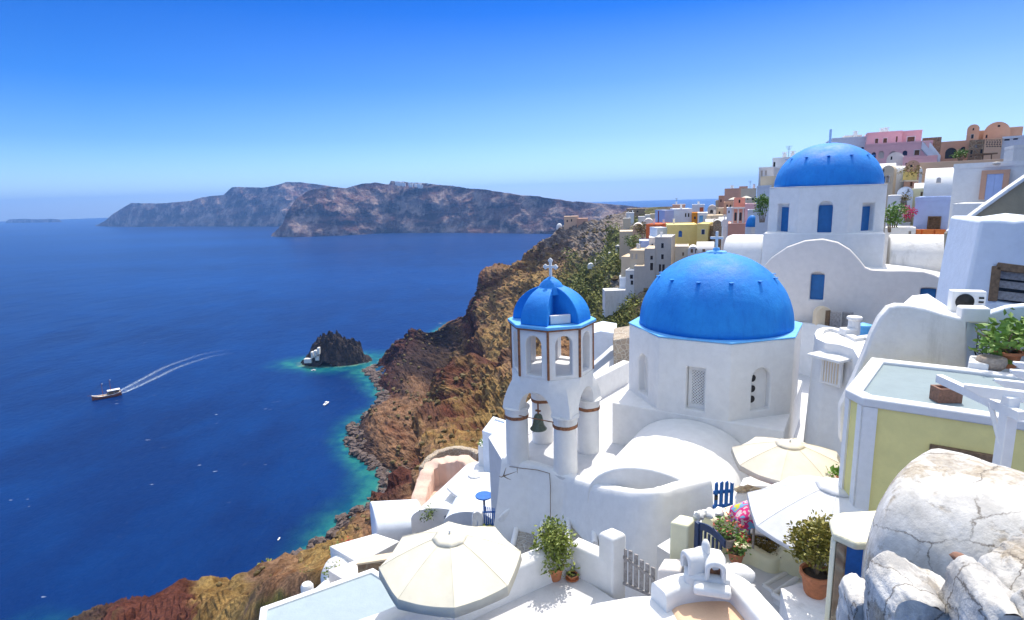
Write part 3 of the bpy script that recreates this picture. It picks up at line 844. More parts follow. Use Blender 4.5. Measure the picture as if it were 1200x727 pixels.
# wall as a strip with thickness and an uneven rounded crest
cw = thing('churchyard_wall', 'tall shaded white wall curving in front of the bell tower, cable pinned to it', 'wall', (front[0][0], front[0][1], -13))
mb = MB(); rows = []
n = len(front)
def smooth_path(pts, k):
    A = np.array(pts, float); return [tuple(x) for x in upsample(A, k)]
fr = smooth_path([tuple(p) for p in wt], 5)
for i, p in enumerate(fr):
    a = Vector(fr[max(i-1, 0)]); b = Vector(fr[min(i+1, len(fr)-1)])
    t = (b-a); t.z = 0; t.normalize(); nn = Vector((t.y, -t.x, 0))
    if nn.y > 0: nn = -nn
    w = .03*fbm(p[0]*1.5, p[1]*1.5, 3, 3)
    p = Vector(p)+UP*w
    fade = max(0, 1-i/20)
    prof = [(.55+.5*fade, -3.8), (.22+.15*fade, -1.6), (.06, -.25), (.0, -.06), (-.07, 0.0), (-.30, .0), (-.38, -.05), (-.42, -.5)]
    rows.append([tuple(p+nn*u+UP*v) for u, v in prof])
mb.grid(rows); k = len(rows[0])
mb.add(rows[0], [tuple(range(k))]); mb.add(rows[-1], [tuple(range(k))])
part('wall', mb, WHITE, cw, smooth=50)
cable = [(597, 547), (612, 549), (630, 551), (644, 555), (645, 570), (645, 590), (645, 610)]
def on_wall(px, py, off=.05):
    best = None
    for a, b in zip(fr, fr[1:]):
        a, b = Vector(a), Vector(b)
        t = b-a; t.z = 0; nn = Vector((t.y, -t.x, 0)).normalized()
        if nn.y > 0: nn = -nn
        q = hit(px, py, a+nn*off, nn)
        u = (q-a).dot(t)/t.length_squared
        if -.2 <= u <= 1.2: best = q; 
    return best
cp = [on_wall(px, py, .06+max(0, (py-555))*.006) for px, py in cable]
part('cable', MB().tube([p for p in cp if p], .012, 6), BROWNWOOD, cw)
cp = [on_wall(px, py, .06+max(0, (py-555))*.006) for px, py in [(606, 548), (607, 565), (605, 585), (598, 598), (590, 600)]]
part('cable', MB().tube([p for p in cp if p], .010, 6), BROWNWOOD, cw)
tw = MB(); p0 = PY(590, 558, 18.4)
for dx, dy, dz in ((.1, -.1, .35), (.45, -.1, .2), (-.15, -.2, .1), (.25, 0, -.15)):
    tw.tube([p0, p0+Vector((dx*.5, dy, dz*.6)), p0+Vector((dx, dy, dz))], .022, 5, .006)
tag(part('driftwood', tw, TWIG), 'dry bare branch stuck on the left end of the tall shaded wall', 'branch')

# ------------------------------------------------------------------ church with the near blue dome
C1 = Vector((7.86, 22.12, 0)); R1 = 3.24; AP1 = R1*math.cos(math.pi/8); ZT, ZL = -5.02, -7.76
PH1 = 171.0
def oct_xy(C, R, ph): return [(C.x+R*math.cos(math.radians(ph+45*k)), C.y+R*math.sin(math.radians(ph+45*k))) for k in range(8)]
ch = thing('domed_church', 'white church with the large nearest blue dome, beside the bell tower', 'church', (C1.x, C1.y, FLOOR))
N1, E1 = vdir(238.5), vdir(328.5)
def facet(C, R, ph, k):
    """middle, outward normal and rightward direction of facet k"""
    a = ph+22.5+45*k; n = vdir(a); return Vector((C.x, C.y, 0))+n*R*math.cos(math.pi/8), n, vdir(a+90)
drum = part('drum', MB().prism(oct_xy(C1, R1, PH1), FLOOR-.2, ZT), WHITE, ch, bevel=.05)
sq = [(C1.x+N1.x*a*(AP1+.02)+E1.x*b*(AP1+.02), C1.y+N1.y*a*(AP1+.02)+E1.y*b*(AP1+.02)) for a, b in ((1, -1), (1, 1), (-1, 1), (-1, -1))]
base1 = part('base', MB().prism(sq, FLOOR-.3, ZL), WHITE, ch, bevel=.05)
def window_on(obj, C, R, ph, k, px, py_top, py_bot, wpx, depth, arched=True, off=0.0):
    P, n, e = facet(C, R, ph, k)
    P = P+n*off
    b = hit(px, py_bot, P, n); t = hit(px, py_top, P, n)
    w = (hit(px+wpx/2, py_bot, P, n)-hit(px-wpx/2, py_bot, P, n)).length
    h = t.z-b.z
    prof = arch_prof(w, h) if arched else rect_prof(w, h)
    carve(obj, MB().sweep(prof, b+n*.2, e, UP, -n*(depth+.2)))
    return b, n, e, w, h
window_on(drum, C1, R1, PH1, 0, 753, 415, 462, 10.5, .3)
b, n, e, w, h = window_on(drum, C1, R1, PH1, 1, 814, 431, 481, 21.5, .34, False)
wd = MB().sweep(rect_prof(w*.96, h*.97), b-n*.33, e, UP, n*.02)
wn1 = part('window', wd, DARKWIN, ch)
lat = MB(); lw, lh = w*.66, h*.80; lb = b-n*.27+UP*h*.1
lb = lb+e*w*.06
for s in (-1, 1):
    kk = -8
    while kk < 30:
        x0 = -lw/2; u0 = kk*.105
        pts = []
        for x in (-lw/2, lw/2):
            pts.append((x, u0+s*x))
        # clip the bar to the panel
        seg = []
        for t in np.linspace(0, 1, 41):
            x = pts[0][0]+(pts[1][0]-pts[0][0])*t; y = pts[0][1]+(pts[1][1]-pts[0][1])*t
            if 0 <= y <= lh: seg.append((x, y))
        if len(seg) > 2:
            a, c = seg[0], seg[-1]
            lat.tube([lb+e*a[0]+UP*a[1], lb+e*c[0]+UP*c[1]], .023, 4)
        kk += 1
part('lattice', lat, WHITE, wn1)
fm = MB()
for u0, u1, v0, v1 in ((-w*.47, -lw/2+w*.06, .0, h*.97), (lw/2+w*.06, w*.47, 0, h*.97), (-lw/2+w*.06, lw/2+w*.06, 0, h*.1), (-lw/2+w*.06, lw/2+w*.06, h*.9, h*.97)):
    fm.obox(b-n*.27+e*(u0+u1)/2+UP*(v0+v1)/2, e*(u1-u0)/2, n*.03, UP*(v1-v0)/2)
part('frame', fm, WHITE, wn1)
b, n, e, w, h = window_on(drum, C1, R1, PH1, 2, 890.5, 432, 481, 21, .42)
wn2 = part('window', MB().sweep(arch_prof(w*.98, h*.99), b-n*.24, e, UP, n*.02), WHITE, ch)
hl = MB()
for k in range(3):
    c = b-n*.20+e*(-w*.30)+UP*h*(.24+.25*k)
    hl.sweep([(.13*math.cos(a*math.pi/8), .13*math.sin(a*math.pi/8)) for a in range(16)], c, e, UP, n*.012)
part('hole', hl, DARKWIN, wn2)
# dome, its ledge and its little steps
ld = MB().prism([(p[0]+(p[0]-C1.x)*.008, p[1]+(p[1]-C1.y)*.008) for p in oct_xy(C1, R1, PH1)], ZT+.003, ZT+.05)
part('ledge', ld, BLUELEDGE, ch, bevel=.02)
def dome_mb(C, r, z, h, n=64, m=24):
    prof = []
    for j in range(m+1):
        a = math.pi/2*j/m
        prof.append((max(r*math.cos(a), .002), h*math.sin(a)))
    mb = MB().lathe((C.x, C.y, z), prof, n)
    mb.v = [(x+(x-C.x)*.008*fbm(x*.7, y*.7, zz*.7, 3), y+(y-C.y)*.008*fbm(x*.7+9, y*.7, zz*.7, 3), zz+.015*fbm(x*.8, y*.8+5, zz, 3)) for x, y, zz in mb.v]
    return mb
RD1 = 2.84
ztop = zat(295.5, C1.x, C1.y)
dome1 = part('dome', dome_mb(C1, RD1, ZT+.05, ztop-ZT-.05), BLUE, ch, smooth=180)
def spouts(C, r, z0, h, par, f, n, ph):
    zz = f*h; rr = r*math.sqrt(1-f*f)
    for k in range(n):
        d = vdir(ph+360*k/n)
        p = Vector((C.x, C.y, z0+zz))+d*rr
        part('step', MB().obox(p+d*.04, d*.11, UP.cross(d)*.075, UP*.014).obox(p+d*.01-UP*.045, d*.04, UP.cross(d)*.022, UP*.035), BLUE, par, bevel=.015)
spouts(C1, RD1, ZT+.05, ztop-ZT-.05, ch, .68, 12, 171+4)
def cross_mb(p, w, h, d, e, n):
    mb = MB()
    p = Vector(p)
    mb.obox(p+UP*h/2, e*d, n*d, UP*h/2)
    mb.obox(p+UP*h*.62-e*(w/2+d)/2, e*(w/2-d)/2, n*d*.98, UP*d).obox(p+UP*h*.62+e*(w/2+d)/2, e*(w/2-d)/2, n*d*.98, UP*d)
    return mb
ct = Vector((C1.x, C1.y, ztop-.02))
part('cross_base', MB().lathe(ct, [(.40, 0), (.36, .05), (.14, .08), (.11, .18), (.001, .19)], 14), BLUELEDGE, ch, smooth=40)
part('cross', cross_mb(ct+UP*.15, .48, .66, .045, E1, N1), WHITE, ch, bevel=.015)
# vault on the front
mF = C1+N1*(AP1+.02)
L = 4.45; hw, rise = 2.1, 1.4
za = zat(491.6, mF.x, mF.y)
prof = [(-hw, za-rise-1.6), (hw, za-rise-1.6)]+[(hw*math.cos(math.pi*k/24), za-rise+rise*math.sin(math.pi*k/24)) for k in range(25)]
part('vault', MB().sweep(prof, (mF.x, mF.y, 0), E1, UP, N1*L), WHITE, ch, bevel=.05, smooth=40)
# low parapet along the back left of the terrace
pw = [PY(694, 446, 25.5), PY(738, 444, 28.5)]
d = (pw[1]-pw[0]); d.z = 0; nrm = Vector((-d.y, d.x, 0)).normalized()
zt0 = pw[0].z
tag(part('parapet_wall', MB().prism([(pw[0].x, pw[0].y), (pw[1].x, pw[1].y), (pw[1].x+nrm.x*.4, pw[1].y+nrm.y*.4), (pw[0].x+nrm.x*.4, pw[0].y+nrm.y*.4)], FLOOR-.5, zt0), WHITE, bevel=.06),
    'low white parapet wall between the bell tower and the near dome', 'wall')

# ------------------------------------------------------------------ bell tower
BT = Vector((1.39, 20.2, 0)); RT = 1.46; APT = RT*math.cos(math.pi/8)
bt = thing('bell_tower', 'white octagonal bell tower on round columns with ribbed blue cap', 'bell tower', (BT.x, BT.y, FLOOR))
ZS = -4.33                                                       # top of the lantern
ZLAN = zat(447, *[BT.x+vdir(171+90).x*RT, BT.y+vdir(171+90).y*RT])   # foot of the lantern
sp = .97
colc = [BT+N1*sp*a+E1*sp*b for a, b in ((1, -1), (1, 1), (-1, 1), (-1, -1))]
ZCAP = -7.62
for c in colc:
    o = part('column', MB().lathe((c.x, c.y, FLOOR-.05), [(.42, 0), (.415, .4), (.40, ZCAP-FLOOR-.1), (.40, ZCAP-FLOOR+.05)], 28), WHITE, bt, smooth=40)
    ring = []
    for j, (r, z) in enumerate(((.40, -.10), (.435, -.085), (.44, .02), (.40, .04))): ring.append((r, z))
    mb = MB().lathe((c.x, c.y, ZCAP-.02), ring, 28)
    mb.v = [(x, y, z+.02*fbm(x*4, y*4, 1, 2)) for x, y, z in mb.v]
    part('rust_band', mb, paint_rust if 'paint_rust' in globals() else BROWNRUST, o, smooth=60)
    part('capital', MB().lathe((c.x, c.y, ZCAP), [(.42, .0), (.43, .22), (.48, .24), (.49, .30), (.40, .32)], 28), WHITE_WORN, o, smooth=40)
# arched storey: four arched walls between columns, with the octagon above; built as one block and hollowed
ZA0 = ZCAP+.30
hb = sp+.36
blk_b = [(BT+N1*hb*a+E1*hb*b_) for a, b_ in ((1, -1), (1, 1), (-1, 1), (-1, -1))]
ot = oct_xy(BT, RT+.02, PH1)
tp = []; bo = []
for k in range(8):
    a = vdir(PH1+45*k)
    tp.append((ot[k][0], ot[k][1], ZLAN))
# square foot with sixteen edges matching the octagon above
def sq_point(k):
    a = vdir(PH1+45*k); u = a.dot(N1); v = a.dot(E1); m = max(abs(u), abs(v))
    return BT+N1*hb*u/m+E1*hb*v/m
ring_b = []; ring_t = []
for k in range(8):
    ring_b.append(sq_point(k)); ring_t.append(Vector(tp[k]))
    ang = PH1+45*k+22.5
    a = vdir(ang); u = a.dot(N1); v = a.dot(E1); m = max(abs(u), abs(v))
    ring_b.append(BT+(N1*u+E1*v)*hb/m); ring_t.append(Vector((BT.x+a.x*APT*1.0, BT.y+a.y*APT*1.0, ZLAN)))
rows = []
for s in range(6):
    f = s/5; g2 = f**1.6
    rows.append([tuple(Vector((p.x, p.y, ZA0)).lerp(q, 0)*(1-g2)+Vector((q.x, q.y, ZA0))*g2+UP*((ZLAN-ZA0)*f)) for p, q in zip(ring_b, ring_t)])
mb = MB().grid(rows, True)
mb.add(rows[0], [tuple(range(15, -1, -1))]); mb.add(rows[-1], [tuple(range(16))])
arc = part('arcade', mb, WHITE, bt, smooth=35)
ar = sp-.33
for dirn, sid in ((N1, E1), (E1, N1)):
    pr_ = [(-ar, -.2), (ar, -.2)]+[(ar*math.cos(math.pi*k/16), ar*1.12*math.sin(math.pi*k/16)+.05) for k in range(17)]
    carve(arc, MB().sweep(pr_, BT+UP*ZA0-dirn*3, sid, UP, dirn*6))
carve(arc, MB().obox(BT+UP*(ZA0+.1), N1*(sp-.1), E1*(sp-.1), UP*.42))
# lantern
lan = part('lantern', MB().prism(oct_xy(BT, RT, PH1), ZLAN, ZS), WHITE, bt, bevel=.02)
cut = MB().prism(oct_xy(BT, RT-.34, PH1), ZLAN+.05, ZS+.2)
carve(lan, cut)
lh = ZS-ZLAN
for k in range(4):
    a = PH1+22.5+45*k; n = vdir(a); e = vdir(a+90)
    carve(lan, MB().sweep(arch_prof(.60, lh*.80), BT+UP*(ZLAN+lh*.07)-n*3, e, UP, n*6))
for k in range(8):
    d = vdir(PH1+45*k); p = BT+d*(RT+.01)
    part('corner_strip', MB().obox(p+UP*(ZLAN+lh*.5), d*.03, UP.cross(d)*.042, UP*lh*.485), BROWNRUST, bt, bevel=.015)
part('ledge', MB().prism(oct_xy(BT, RT+.12, PH1), ZS+.02, ZS+.12), BLUELEDGE, bt, bevel=.02)
part('rust_band', MB().prism(oct_xy(BT, RT+.09, PH1), ZS-.04, ZS+.018), BROWNRUST, bt)
# cap: four thick quarter-round fins meeting at a pointed crown
RC = 1.30; HC = 1.52; hwf = .52
for k, a in enumerate((PH1+67.5, PH1+67.5+90, PH1+67.5+180, PH1+67.5-90)):
    n = vdir(a+0); e = vdir(a+90)
    pf = [(0.12, 0)]+[(RC*math.cos(t*math.pi/2/14), HC*.80*math.sin(t*math.pi/2/14)) for t in range(13)]+[(.12, HC*.80)]
    # sides narrow towards the crown
    o = BT+UP*(ZS+.12)
    L_ = [o+n*u-e*hwf*(.30+.70*(u/RC))+UP*v for u, v in pf]; R_ = [o+n*u+e*hwf*(.30+.70*(u/RC))+UP*v for u, v in pf]
    m_ = len(pf)
    mb = MB().add(L_+R_, [tuple(range(m_)), tuple(range(2*m_-1, m_-1, -1))]+[((i+1) % m_, i, i+m_, (i+1) % m_+m_) for i in range(m_)])
    part('cap_fin', mb, BLUE, bt, bevel=.03, smooth=30)
part('crown', MB().lathe((BT.x, BT.y, ZS+.12+HC*.60), [(.52, .0), (.46, .20), (.36, .36), (.24, .47), (.13, .54), (.10, .57), (.001, .58)], 20), BLUE, bt, smooth=50)
gd = vdir(PH1+67.5+45+0)
gn = vdir(PH1+22.5+90); ge = vdir(PH1+22.5+180)
part('parapet_block', MB().obox(BT+gn*.98+UP*(ZS+.12+.16), gn*.06, ge*.36, UP*.15), WHITE, bt, bevel=.02)
# trefoil cross
cb = BT+UP*(ZS+.12+HC*.60+.55)
mb = MB().obox(cb+UP*.30, E1*.042, N1*.035, UP*.30).obox(cb+UP*.38-E1*.11, E1*.07, N1*.034, UP*.04).obox(cb+UP*.38+E1*.11, E1*.07, N1*.034, UP*.04)
for u, v in ((-.20, .38), (.20, .38), (0, .6)):
    for du_, dv_ in ((0, 0), (.045, 0), (-.045, 0), (0, .045), (0, -.045)):
        if abs(u) > .1 and du_*u < 0: continue
        mb.ball(cb+E1*(u+du_)+UP*(v+dv_), .05, .042, .05, 10, 6)
part('cross', mb, WHITE, bt, smooth=50)
# iron rod between the capitals and the bell hanging from it
ra = colc[0]+UP*(ZCAP+.08)+N1*.3; rb = colc[1]+UP*(ZCAP+.08)+N1*.3
part('tie_rod', MB().tube([ra, rb], .02, 6), BROWNRUST, bt)
bc = hit(631, 503, BT+N1*.55, N1)
bl_ = thing('church_bell', 'green bronze bell hanging in the open arch of the bell tower', 'bell', (bc.x, bc.y, bc.z))
part('bell_body', MB().lathe((bc.x, bc.y, bc.z), [(.30, 0), (.31, .03), (.25, .10), (.20, .22), (.175, .38), (.15, .50), (.10, .57), (.001, .59)], 24), BRONZE, bl_, smooth=50)
part('hanger', MB().tube([bc+UP*.56, bc+UP*.98], .03, 6).obox(bc+UP*.70, E1*.1, N1*.03, UP*.03), BROWNRUST, bl_)
part('clapper', MB().tube([bc+UP*.2, bc-UP*.05], .02, 6).ball(bc-UP*.06, .05, .05, .05), BROWNRUST, bl_)
part('rope', MB().tube([bc+UP*.02, bc+UP*-.12+E1*-.15, bc+UP*-.35+E1*-.5], .008, 4), BROWNWOOD, bl_)

# ------------------------------------------------------------------ church with the far blue dome
C2 = Vector((18.3, 34.0, 0)); R2 = 3.13; AP2 = R2*math.cos(math.pi/8); ZT2 = .17; PH2 = 172.5
N2, E2 = vdir(240), vdir(330)
c2 = thing('domed_church', 'white church with the farther, higher blue dome and arched facade', 'church', (C2.x, C2.y, FLOOR))
zl2 = zat(273.5, *(C2+N2*AP2).xy)
drum2 = part('drum', MB().prism(oct_xy(C2, R2, PH2), zl2-2, ZT2), WHITE, c2, bevel=.05)
q = AP2+.02
part('base', MB().prism([(C2+N2*q*a+E2*q*b).xy[:] for a, b in ((1, -1), (1, 1), (-1, 1), (-1, -1))], FLOOR-.5, zl2, .12), WHITE, c2, bevel=.06)
for k, px, yt, yb, wpx, ar_ in ((0, 916, 239, 272, 13, False), (1, 965.5, 236, 273, 17, True), (2, 1016, 238, 271, 14, False)):
    b, n, e, w, h = window_on(drum2, C2, R2, PH2, k, px, yt, yb, wpx, .34, ar_)
    ww = part('shutter', MB().sweep(rect_prof(w*.98, h*.87), b-n*.33, e, UP, n*.03), SHUTTER, c2)
part('ledge', MB().prism(oct_xy(C2, R2*1.004, PH2), ZT2+.003, ZT2+.04), WHITE, c2, bevel=.02)
zt2 = zat(168.5, C2.x, C2.y)
part('dome', dome_mb(C2, 2.80, ZT2+.04, zt2-ZT2), BLUE, c2, smooth=180)
spouts(C2, 2.80, ZT2+.04, zt2-ZT2, c2, .66, 12, 172.5+9)
part('finial', MB().tube([(C2.x, C2.y, zt2-.05), (C2.x, C2.y, zt2+.75)], .06, 8).obox((C2.x, C2.y, zt2+.5), E2*.06, N2*.05, UP*.28), WHITE_COOL, c2)
# facade with a curved gable
PF = C2+N2*(AP2+2.3)
gab = [(868, 356), (876, 340), (888, 321), (903, 303), (922, 290), (943, 282.5), (964, 280.5), (982, 284.5), (996, 293), (1007, 305), (1014, 314), (1022, 317), (1040, 317.5), (1062, 317.5), (1082, 318.5), (1094, 322), (1105, 327), (1125, 329), (1126, 400), (868, 430)]
gp = [hit(a, b, PF, N2) for a, b in gab]
gv = [((p-PF).dot(E2), p.z) for p in gp]
fac = part('facade', MB().sweep(gv, (PF.x, PF.y, 0), E2, UP, -N2*.5), WHITE_PINK, c2, bevel=.06)
for px, yt, yb, wpx in ((956.5, 319, 352, 16), (1087, 337.5, 353, 19)):
    b = hit(px, yb, PF, N2); t_ = hit(px, yt, PF, N2); w = (hit(px+wpx/2, yb, PF, N2)-hit(px-wpx/2, yb, PF, N2)).length; h = t_.z-b.z
    carve(fac, MB().sweep(arch_prof(w, h, 8, h*.13), b+N2*.2, E2, UP, -N2*.5))
    part('shutter', MB().sweep(rect_prof(w*.98, h*.89), b-N2*.26, E2, UP, N2*.04), SHUTTER, c2)
# the vault behind the gable and the aisle roof
xa = [g_[0] for g_ in gv]
va = [(gv[i][0]*.985, gv[i][1]-.22) for i in range(1, 11)]
va = [(va[0][0], FLOOR)]+va+[(va[-1][0], FLOOR)]
part('vault', MB().sweep(va, (PF-N2*.45).xy[:]+(0,), E2, UP, -N2*3.0), WHITE, c2, smooth=40)
x0, x1 = gv[10][0], gv[17][0]
zr = gv[12][1]
rp = [(x0, FLOOR), (x1, FLOOR), (x1, zr-.75)]+[(x1-.25-k*.5, zr-.45+.35*math.sin(k/6*1.57)) for k in range(7)]+[(x0, zr-.06)]
part('aisle_roof', MB().sweep(rp, (PF-N2*.48).xy[:]+(0,), E2, UP, -N2*3.6), WHITE, c2, smooth=40)
# transverse vault either side of the drum
for pxs, lab in (((1043, 1117), 1), ((846, 893), -1)):
    a = C2+N2*1.15
    u0 = (hit(pxs[0], 300, a, N2)-a).dot(E2); u1 = (hit(pxs[1], 300, a, N2)-a).dot(E2)
    zt_ = hit(pxs[0] if lab > 0 else pxs[1], 279, a, N2).z
    o = C2+N2*1.15
    pf = [(-1.9, FLOOR), (1.15, FLOOR), (1.15, zt_-1.5)]+[(-.35+1.5*math.cos(t*math.pi/20), zt_-1.5+1.5*math.sin(t*math.pi/20)) for t in range(11)]+[(-1.9, zt_)]
    part('transept', MB().sweep(pf, (C2.x+E2.x*u0, C2.y+E2.y*u0, 0), N2, UP, E2*(u1-u0)), WHITE_WORN if lab > 0 else WHITE, c2, bevel=.12, smooth=40, seg=3)
# ------------------------------------------------------------------ yellow house with the grey flat roof, right of the churches
def polyz(pxs, z): return [tuple(PZ(a, b, z).xy) for a, b in pxs]
def inset(poly, d):
    a = sum(poly[i-1][0]*poly[i][1]-poly[i][0]*poly[i-1][1] for i in range(len(poly)))
    if a < 0: poly = poly[::-1]
    n = len(poly); out = []
    for i in range(n):
        p0, p1, p2 = Vector(poly[i-1]), Vector(poly[i]), Vector(poly[(i+1) % n])
        e1 = (p1-p0).normalized(); e2 = (p2-p1).normalized()
        n1 = Vector((-e1.y, e1.x)); n2 = Vector((-e2.y, e2.x))
        m = (n1+n2)/max(.2, 1+n1.dot(n2)); q = p1+m*d; out.append((q.x, q.y))
    return out
def rim_mb(poly, w, z0, z1, out=0.0):
    """raised edge round a flat roof"""
    a = sum(poly[i-1][0]*poly[i][1]-poly[i][0]*poly[i-1][1] for i in range(len(poly)))
    if a < 0: poly = poly[::-1]
    o = inset(poly, -out); i_ = inset(poly, w); n = len(o); mb = MB()
    vs = [(x, y, z0) for x, y in o]+[(x, y, z1) for x, y in o]+[(x, y, z0) for x, y in i_]+[(x, y, z1) for x, y in i_]
    fs = []
    for k in range(n):
        j = (k+1) % n
        fs += [(k, j, j+n, k+n), (k+n, j+n, j+3*n, k+3*n), (k+3*n, j+3*n, j+2*n, k+2*n), (k+2*n, j+2*n, j, k)]
    return mb.add(vs, fs)
ZY = -3.8
ypx = [(992, 456), (1012, 466), (1240, 499), (1290, 450), (1134, 431), (1022, 419)]
yp = polyz(ypx, ZY)
yh = thing('yellow_house', 'pale yellow house with grey flat roof edged in white', 'house', (sum(p[0] for p in yp)/6, sum(p[1] for p in yp)/6, -9.6))
ywall = part('wall', MB().prism(inset(yp, .03), -10.5, ZY-.14), YELLOW, yh, bevel=.02)
part('roof_edge', rim_mb(yp, .26, ZY-.17, ZY, .02), WHITE, yh, bevel=.03)
part('roof', MB().prism(inset(yp, .2), ZY-.3, ZY-.07), ROOFGREY, yh)
fa, fb = Vector(yp[1] if False else PZ(1012, 466, ZY).xy[:]), Vector(PZ(1240, 499, ZY).xy[:])
fe = (fb-fa).normalized(); fn = Vector((fe.y, -fe.x)); fe3 = Vector((fe.x, fe.y, 0)); fn3 = Vector((fn.x, fn.y, 0))
FA3 = Vector((fa.x, fa.y, 0))
for u0, u1 in ((.01, .24),):
    part('corner_strip', MB().obox(FA3+fe3*(u0+u1)/2-fn3*.02+UP*(ZY-.17-3.3), fe3*(u1-u0)/2, fn3*.03, UP*3.3), WHITEPAINT, yh)
ca_, cb_ = Vector(PZ(992, 456, ZY).xy[:]+(0,)), Vector(PZ(1012, 466, ZY).xy[:]+(0,))
ce = (cb_-ca_).normalized(); cn_ = Vector((ce.y, -ce.x, 0)); cl = (cb_-ca_).length
for u in (.06, cl-.08):
    part('corner_strip', MB().obox(ca_+ce*u-cn_*.02+UP*(ZY-.17-3.3), ce*.06, cn_*.03, UP*3.3), WHITEPAINT, yh)
b0 = hit(1092, 560, FA3, fn3); b1 = hit(1164, 570, FA3, fn3); tz = hit(1092, 528, FA3, fn3).z
wv_ = (b1-b0).length
bm_ = b0.lerp(b1, .5)
carve(ywall, MB().sweep(rect_prof(wv_, 2.1), Vector((bm_.x, bm_.y, tz-2.1))+fn3*.3, fe3, UP, -fn3*.55))
wy = part('window', MB().sweep(rect_prof(wv_, 2.1), Vector((bm_.x, bm_.y, tz-2.1))-fn3*.24, fe3, UP, fn3*.02), DARKWIN, yh)
part('lintel', MB().obox(Vector((bm_.x, bm_.y, tz+.02))-fn3*.06, fe3*(wv_/2+.08), fn3*.10, UP*.09), BROWNWOOD, yh, bevel=.015)
fm = MB()
for u in (-.48, -.02, .46): fm.obox(Vector((bm_.x, bm_.y, tz-1.1))-fn3*.16+fe3*u*wv_, fe3*.05, fn3*.03, UP*1.0)
fm.obox(Vector((bm_.x, bm_.y, tz-.14))-fn3*.15, fe3*wv_*.47, fn3*.03, UP*.05)
part('frame', fm, BLUEWOOD, wy)
# things on that roof
bx = PZ(1107, 470, ZY-.07)
mb = MB(); o_ = rim_mb([(bx.x-.20, bx.y-.12), (bx.x+.20, bx.y-.16), (bx.x+.22, bx.y+.12), (bx.x-.18, bx.y+.16)], .05, bx.z, bx.z+.27)
o_.prism([(bx.x-.17, bx.y-.09), (bx.x+.17, bx.y-.12), (bx.x+.19, bx.y+.09), (bx.x-.15, bx.y+.12)], bx.z, bx.z+.12)
tag(part('brick_block', o_, BRICK, bevel=.01), 'hollow brown brick block lying on the grey flat roof', 'brick')
p = PZ(1160.5, 434, ZY-.07)
sp_ = thing('stone_bowl', 'round stone bowl on the grey roof beside the big terracotta pot', 'flower pot', p)
part('bowl', MB().lathe(p, [(.16, 0), (.24, .08), (.27, .18), (.25, .28), (.20, .30), (.17, .27), (.001, .22)], 20), STONEPOT, sp_, smooth=60)
p = PZ(1178, 430, ZY-.07)
lv = MB(); leaves(lv, p+Vector((-.05, -.1, .66)), .72, .45, .28, 300, .20, 3, .4, .1, 9)
leaves(lv, p+Vector((.5, -.1, .9)), .5, .45, .32, 180, .20, 5, .4, .1, 9)
st_ = MB()
for a in range(6): st_.tube([p+UP*.3, p+Vector((.2*math.cos(a), .15*math.sin(a), .5)), p+Vector((.7*math.cos(a*1.1), .4*math.sin(a), .8))], .035, 6, .012)
potted('potted_plant', 'big leafy plant in a terracotta pot on the grey flat roof', p, .27, .36, POT, [('foliage', lv, LEAFBRIGHT), ('stem', st_, TWIG)])
# scrolled iron screen behind the pots
s0 = PY(1143, 418, p.y+.55); s1 = PY(1176, 416, p.y+.35)
se = (s1-s0); se.z = 0; sl = se.length; se.normalize()
sc_ = thing('iron_screen', 'small black scrolled iron screen behind the pots on the grey roof', 'screen', s0)
fr_ = MB()
for a, b in (((0, 0), (0, .52)), ((sl, 0), (sl, .52)), ((0, .0), (sl, 0)), ((0, .5), (sl, .5)), ((0, .25), (sl, .25))):
    fr_.tube([s0+se*a[0]+UP*a[1], s0+se*b[0]+UP*b[1]], .012, 5)
part('frame', fr_, BLACKIRON, sc_)
for i in range(4):
    for j in range(2):
        c = s0+se*(sl*(i+.5)/4)+UP*(.125+.25*j); pts = []
        for k in range(22):
            a = k*.55+(i+j)*1.5; r = .012+.0045*k
            pts.append(c+se*r*math.cos(a)+UP*r*math.sin(a))
        part('scroll', MB().tube(pts, .011, 5), BLACKIRON, sc_)
# white pergola in front of the yellow house
pg = thing('pergola', 'white wooden pergola of thick beams in front of the yellow house', 'pergola', PY(1172, 700, 6.9))
YP = 7.6
a = PY(1131, 451, YP+.1); b = PY(1230, 472, YP-.9)
def beam(px0, py0, y0, px1, py1, y1, h, w, nm='beam'):
    a, b = PY(px0, py0, y0), PY(px1, py1, y1)
    d = (b-a); s = Vector((d.y, -d.x, 0)).normalized()
    mb = MB().add([a+s*w+UP*.0, a-s*w, a-s*w-UP*h*.35, a+s*w-UP*h*.35, b+s*w, b-s*w, b-s*w-UP*h, b+s*w-UP*h,
                   a.lerp(b, .22)+s*w, a.lerp(b, .22)-s*w, a.lerp(b, .22)-s*w-UP*h, a.lerp(b, .22)+s*w-UP*h],
                  [(0, 1, 2, 3), (0, 3, 11, 8), (1, 9, 10, 2), (0, 8, 9, 1), (3, 2, 10, 11), (8, 11, 7, 4), (9, 5, 6, 10), (8, 4, 5, 9), (11, 10, 6, 7), (4, 7, 6, 5)])
    part(nm, mb, WHITEPAINT, pg, bevel=.008)
beam(1130, 450, YP, 1240, 463.5, YP-.55, .15, .05)
beam(1166, 444, YP+.35, 1240, 452, YP+.1, .13, .045)
beam(1184, 433, YP+.75, 1240, 438, YP+.5, .13, .045)
beam(1188, 424, YP+1.1, 1240, 428, YP+.9, .13, .045)
p0 = PY(1185, 463, YP-.32)
part('post', MB().box(p0.x-.075, p0.x+.075, p0.y-.07, p0.y+.07, -9.5, p0.z-.02), WHITEPAINT, pg, bevel=.01)
part('crossbeam', MB().obox(p0+Vector((.0, .55, -.20)), Vector((.05, .0, 0)), Vector((.05, .8, .0)), UP*.06), WHITEPAINT, pg)
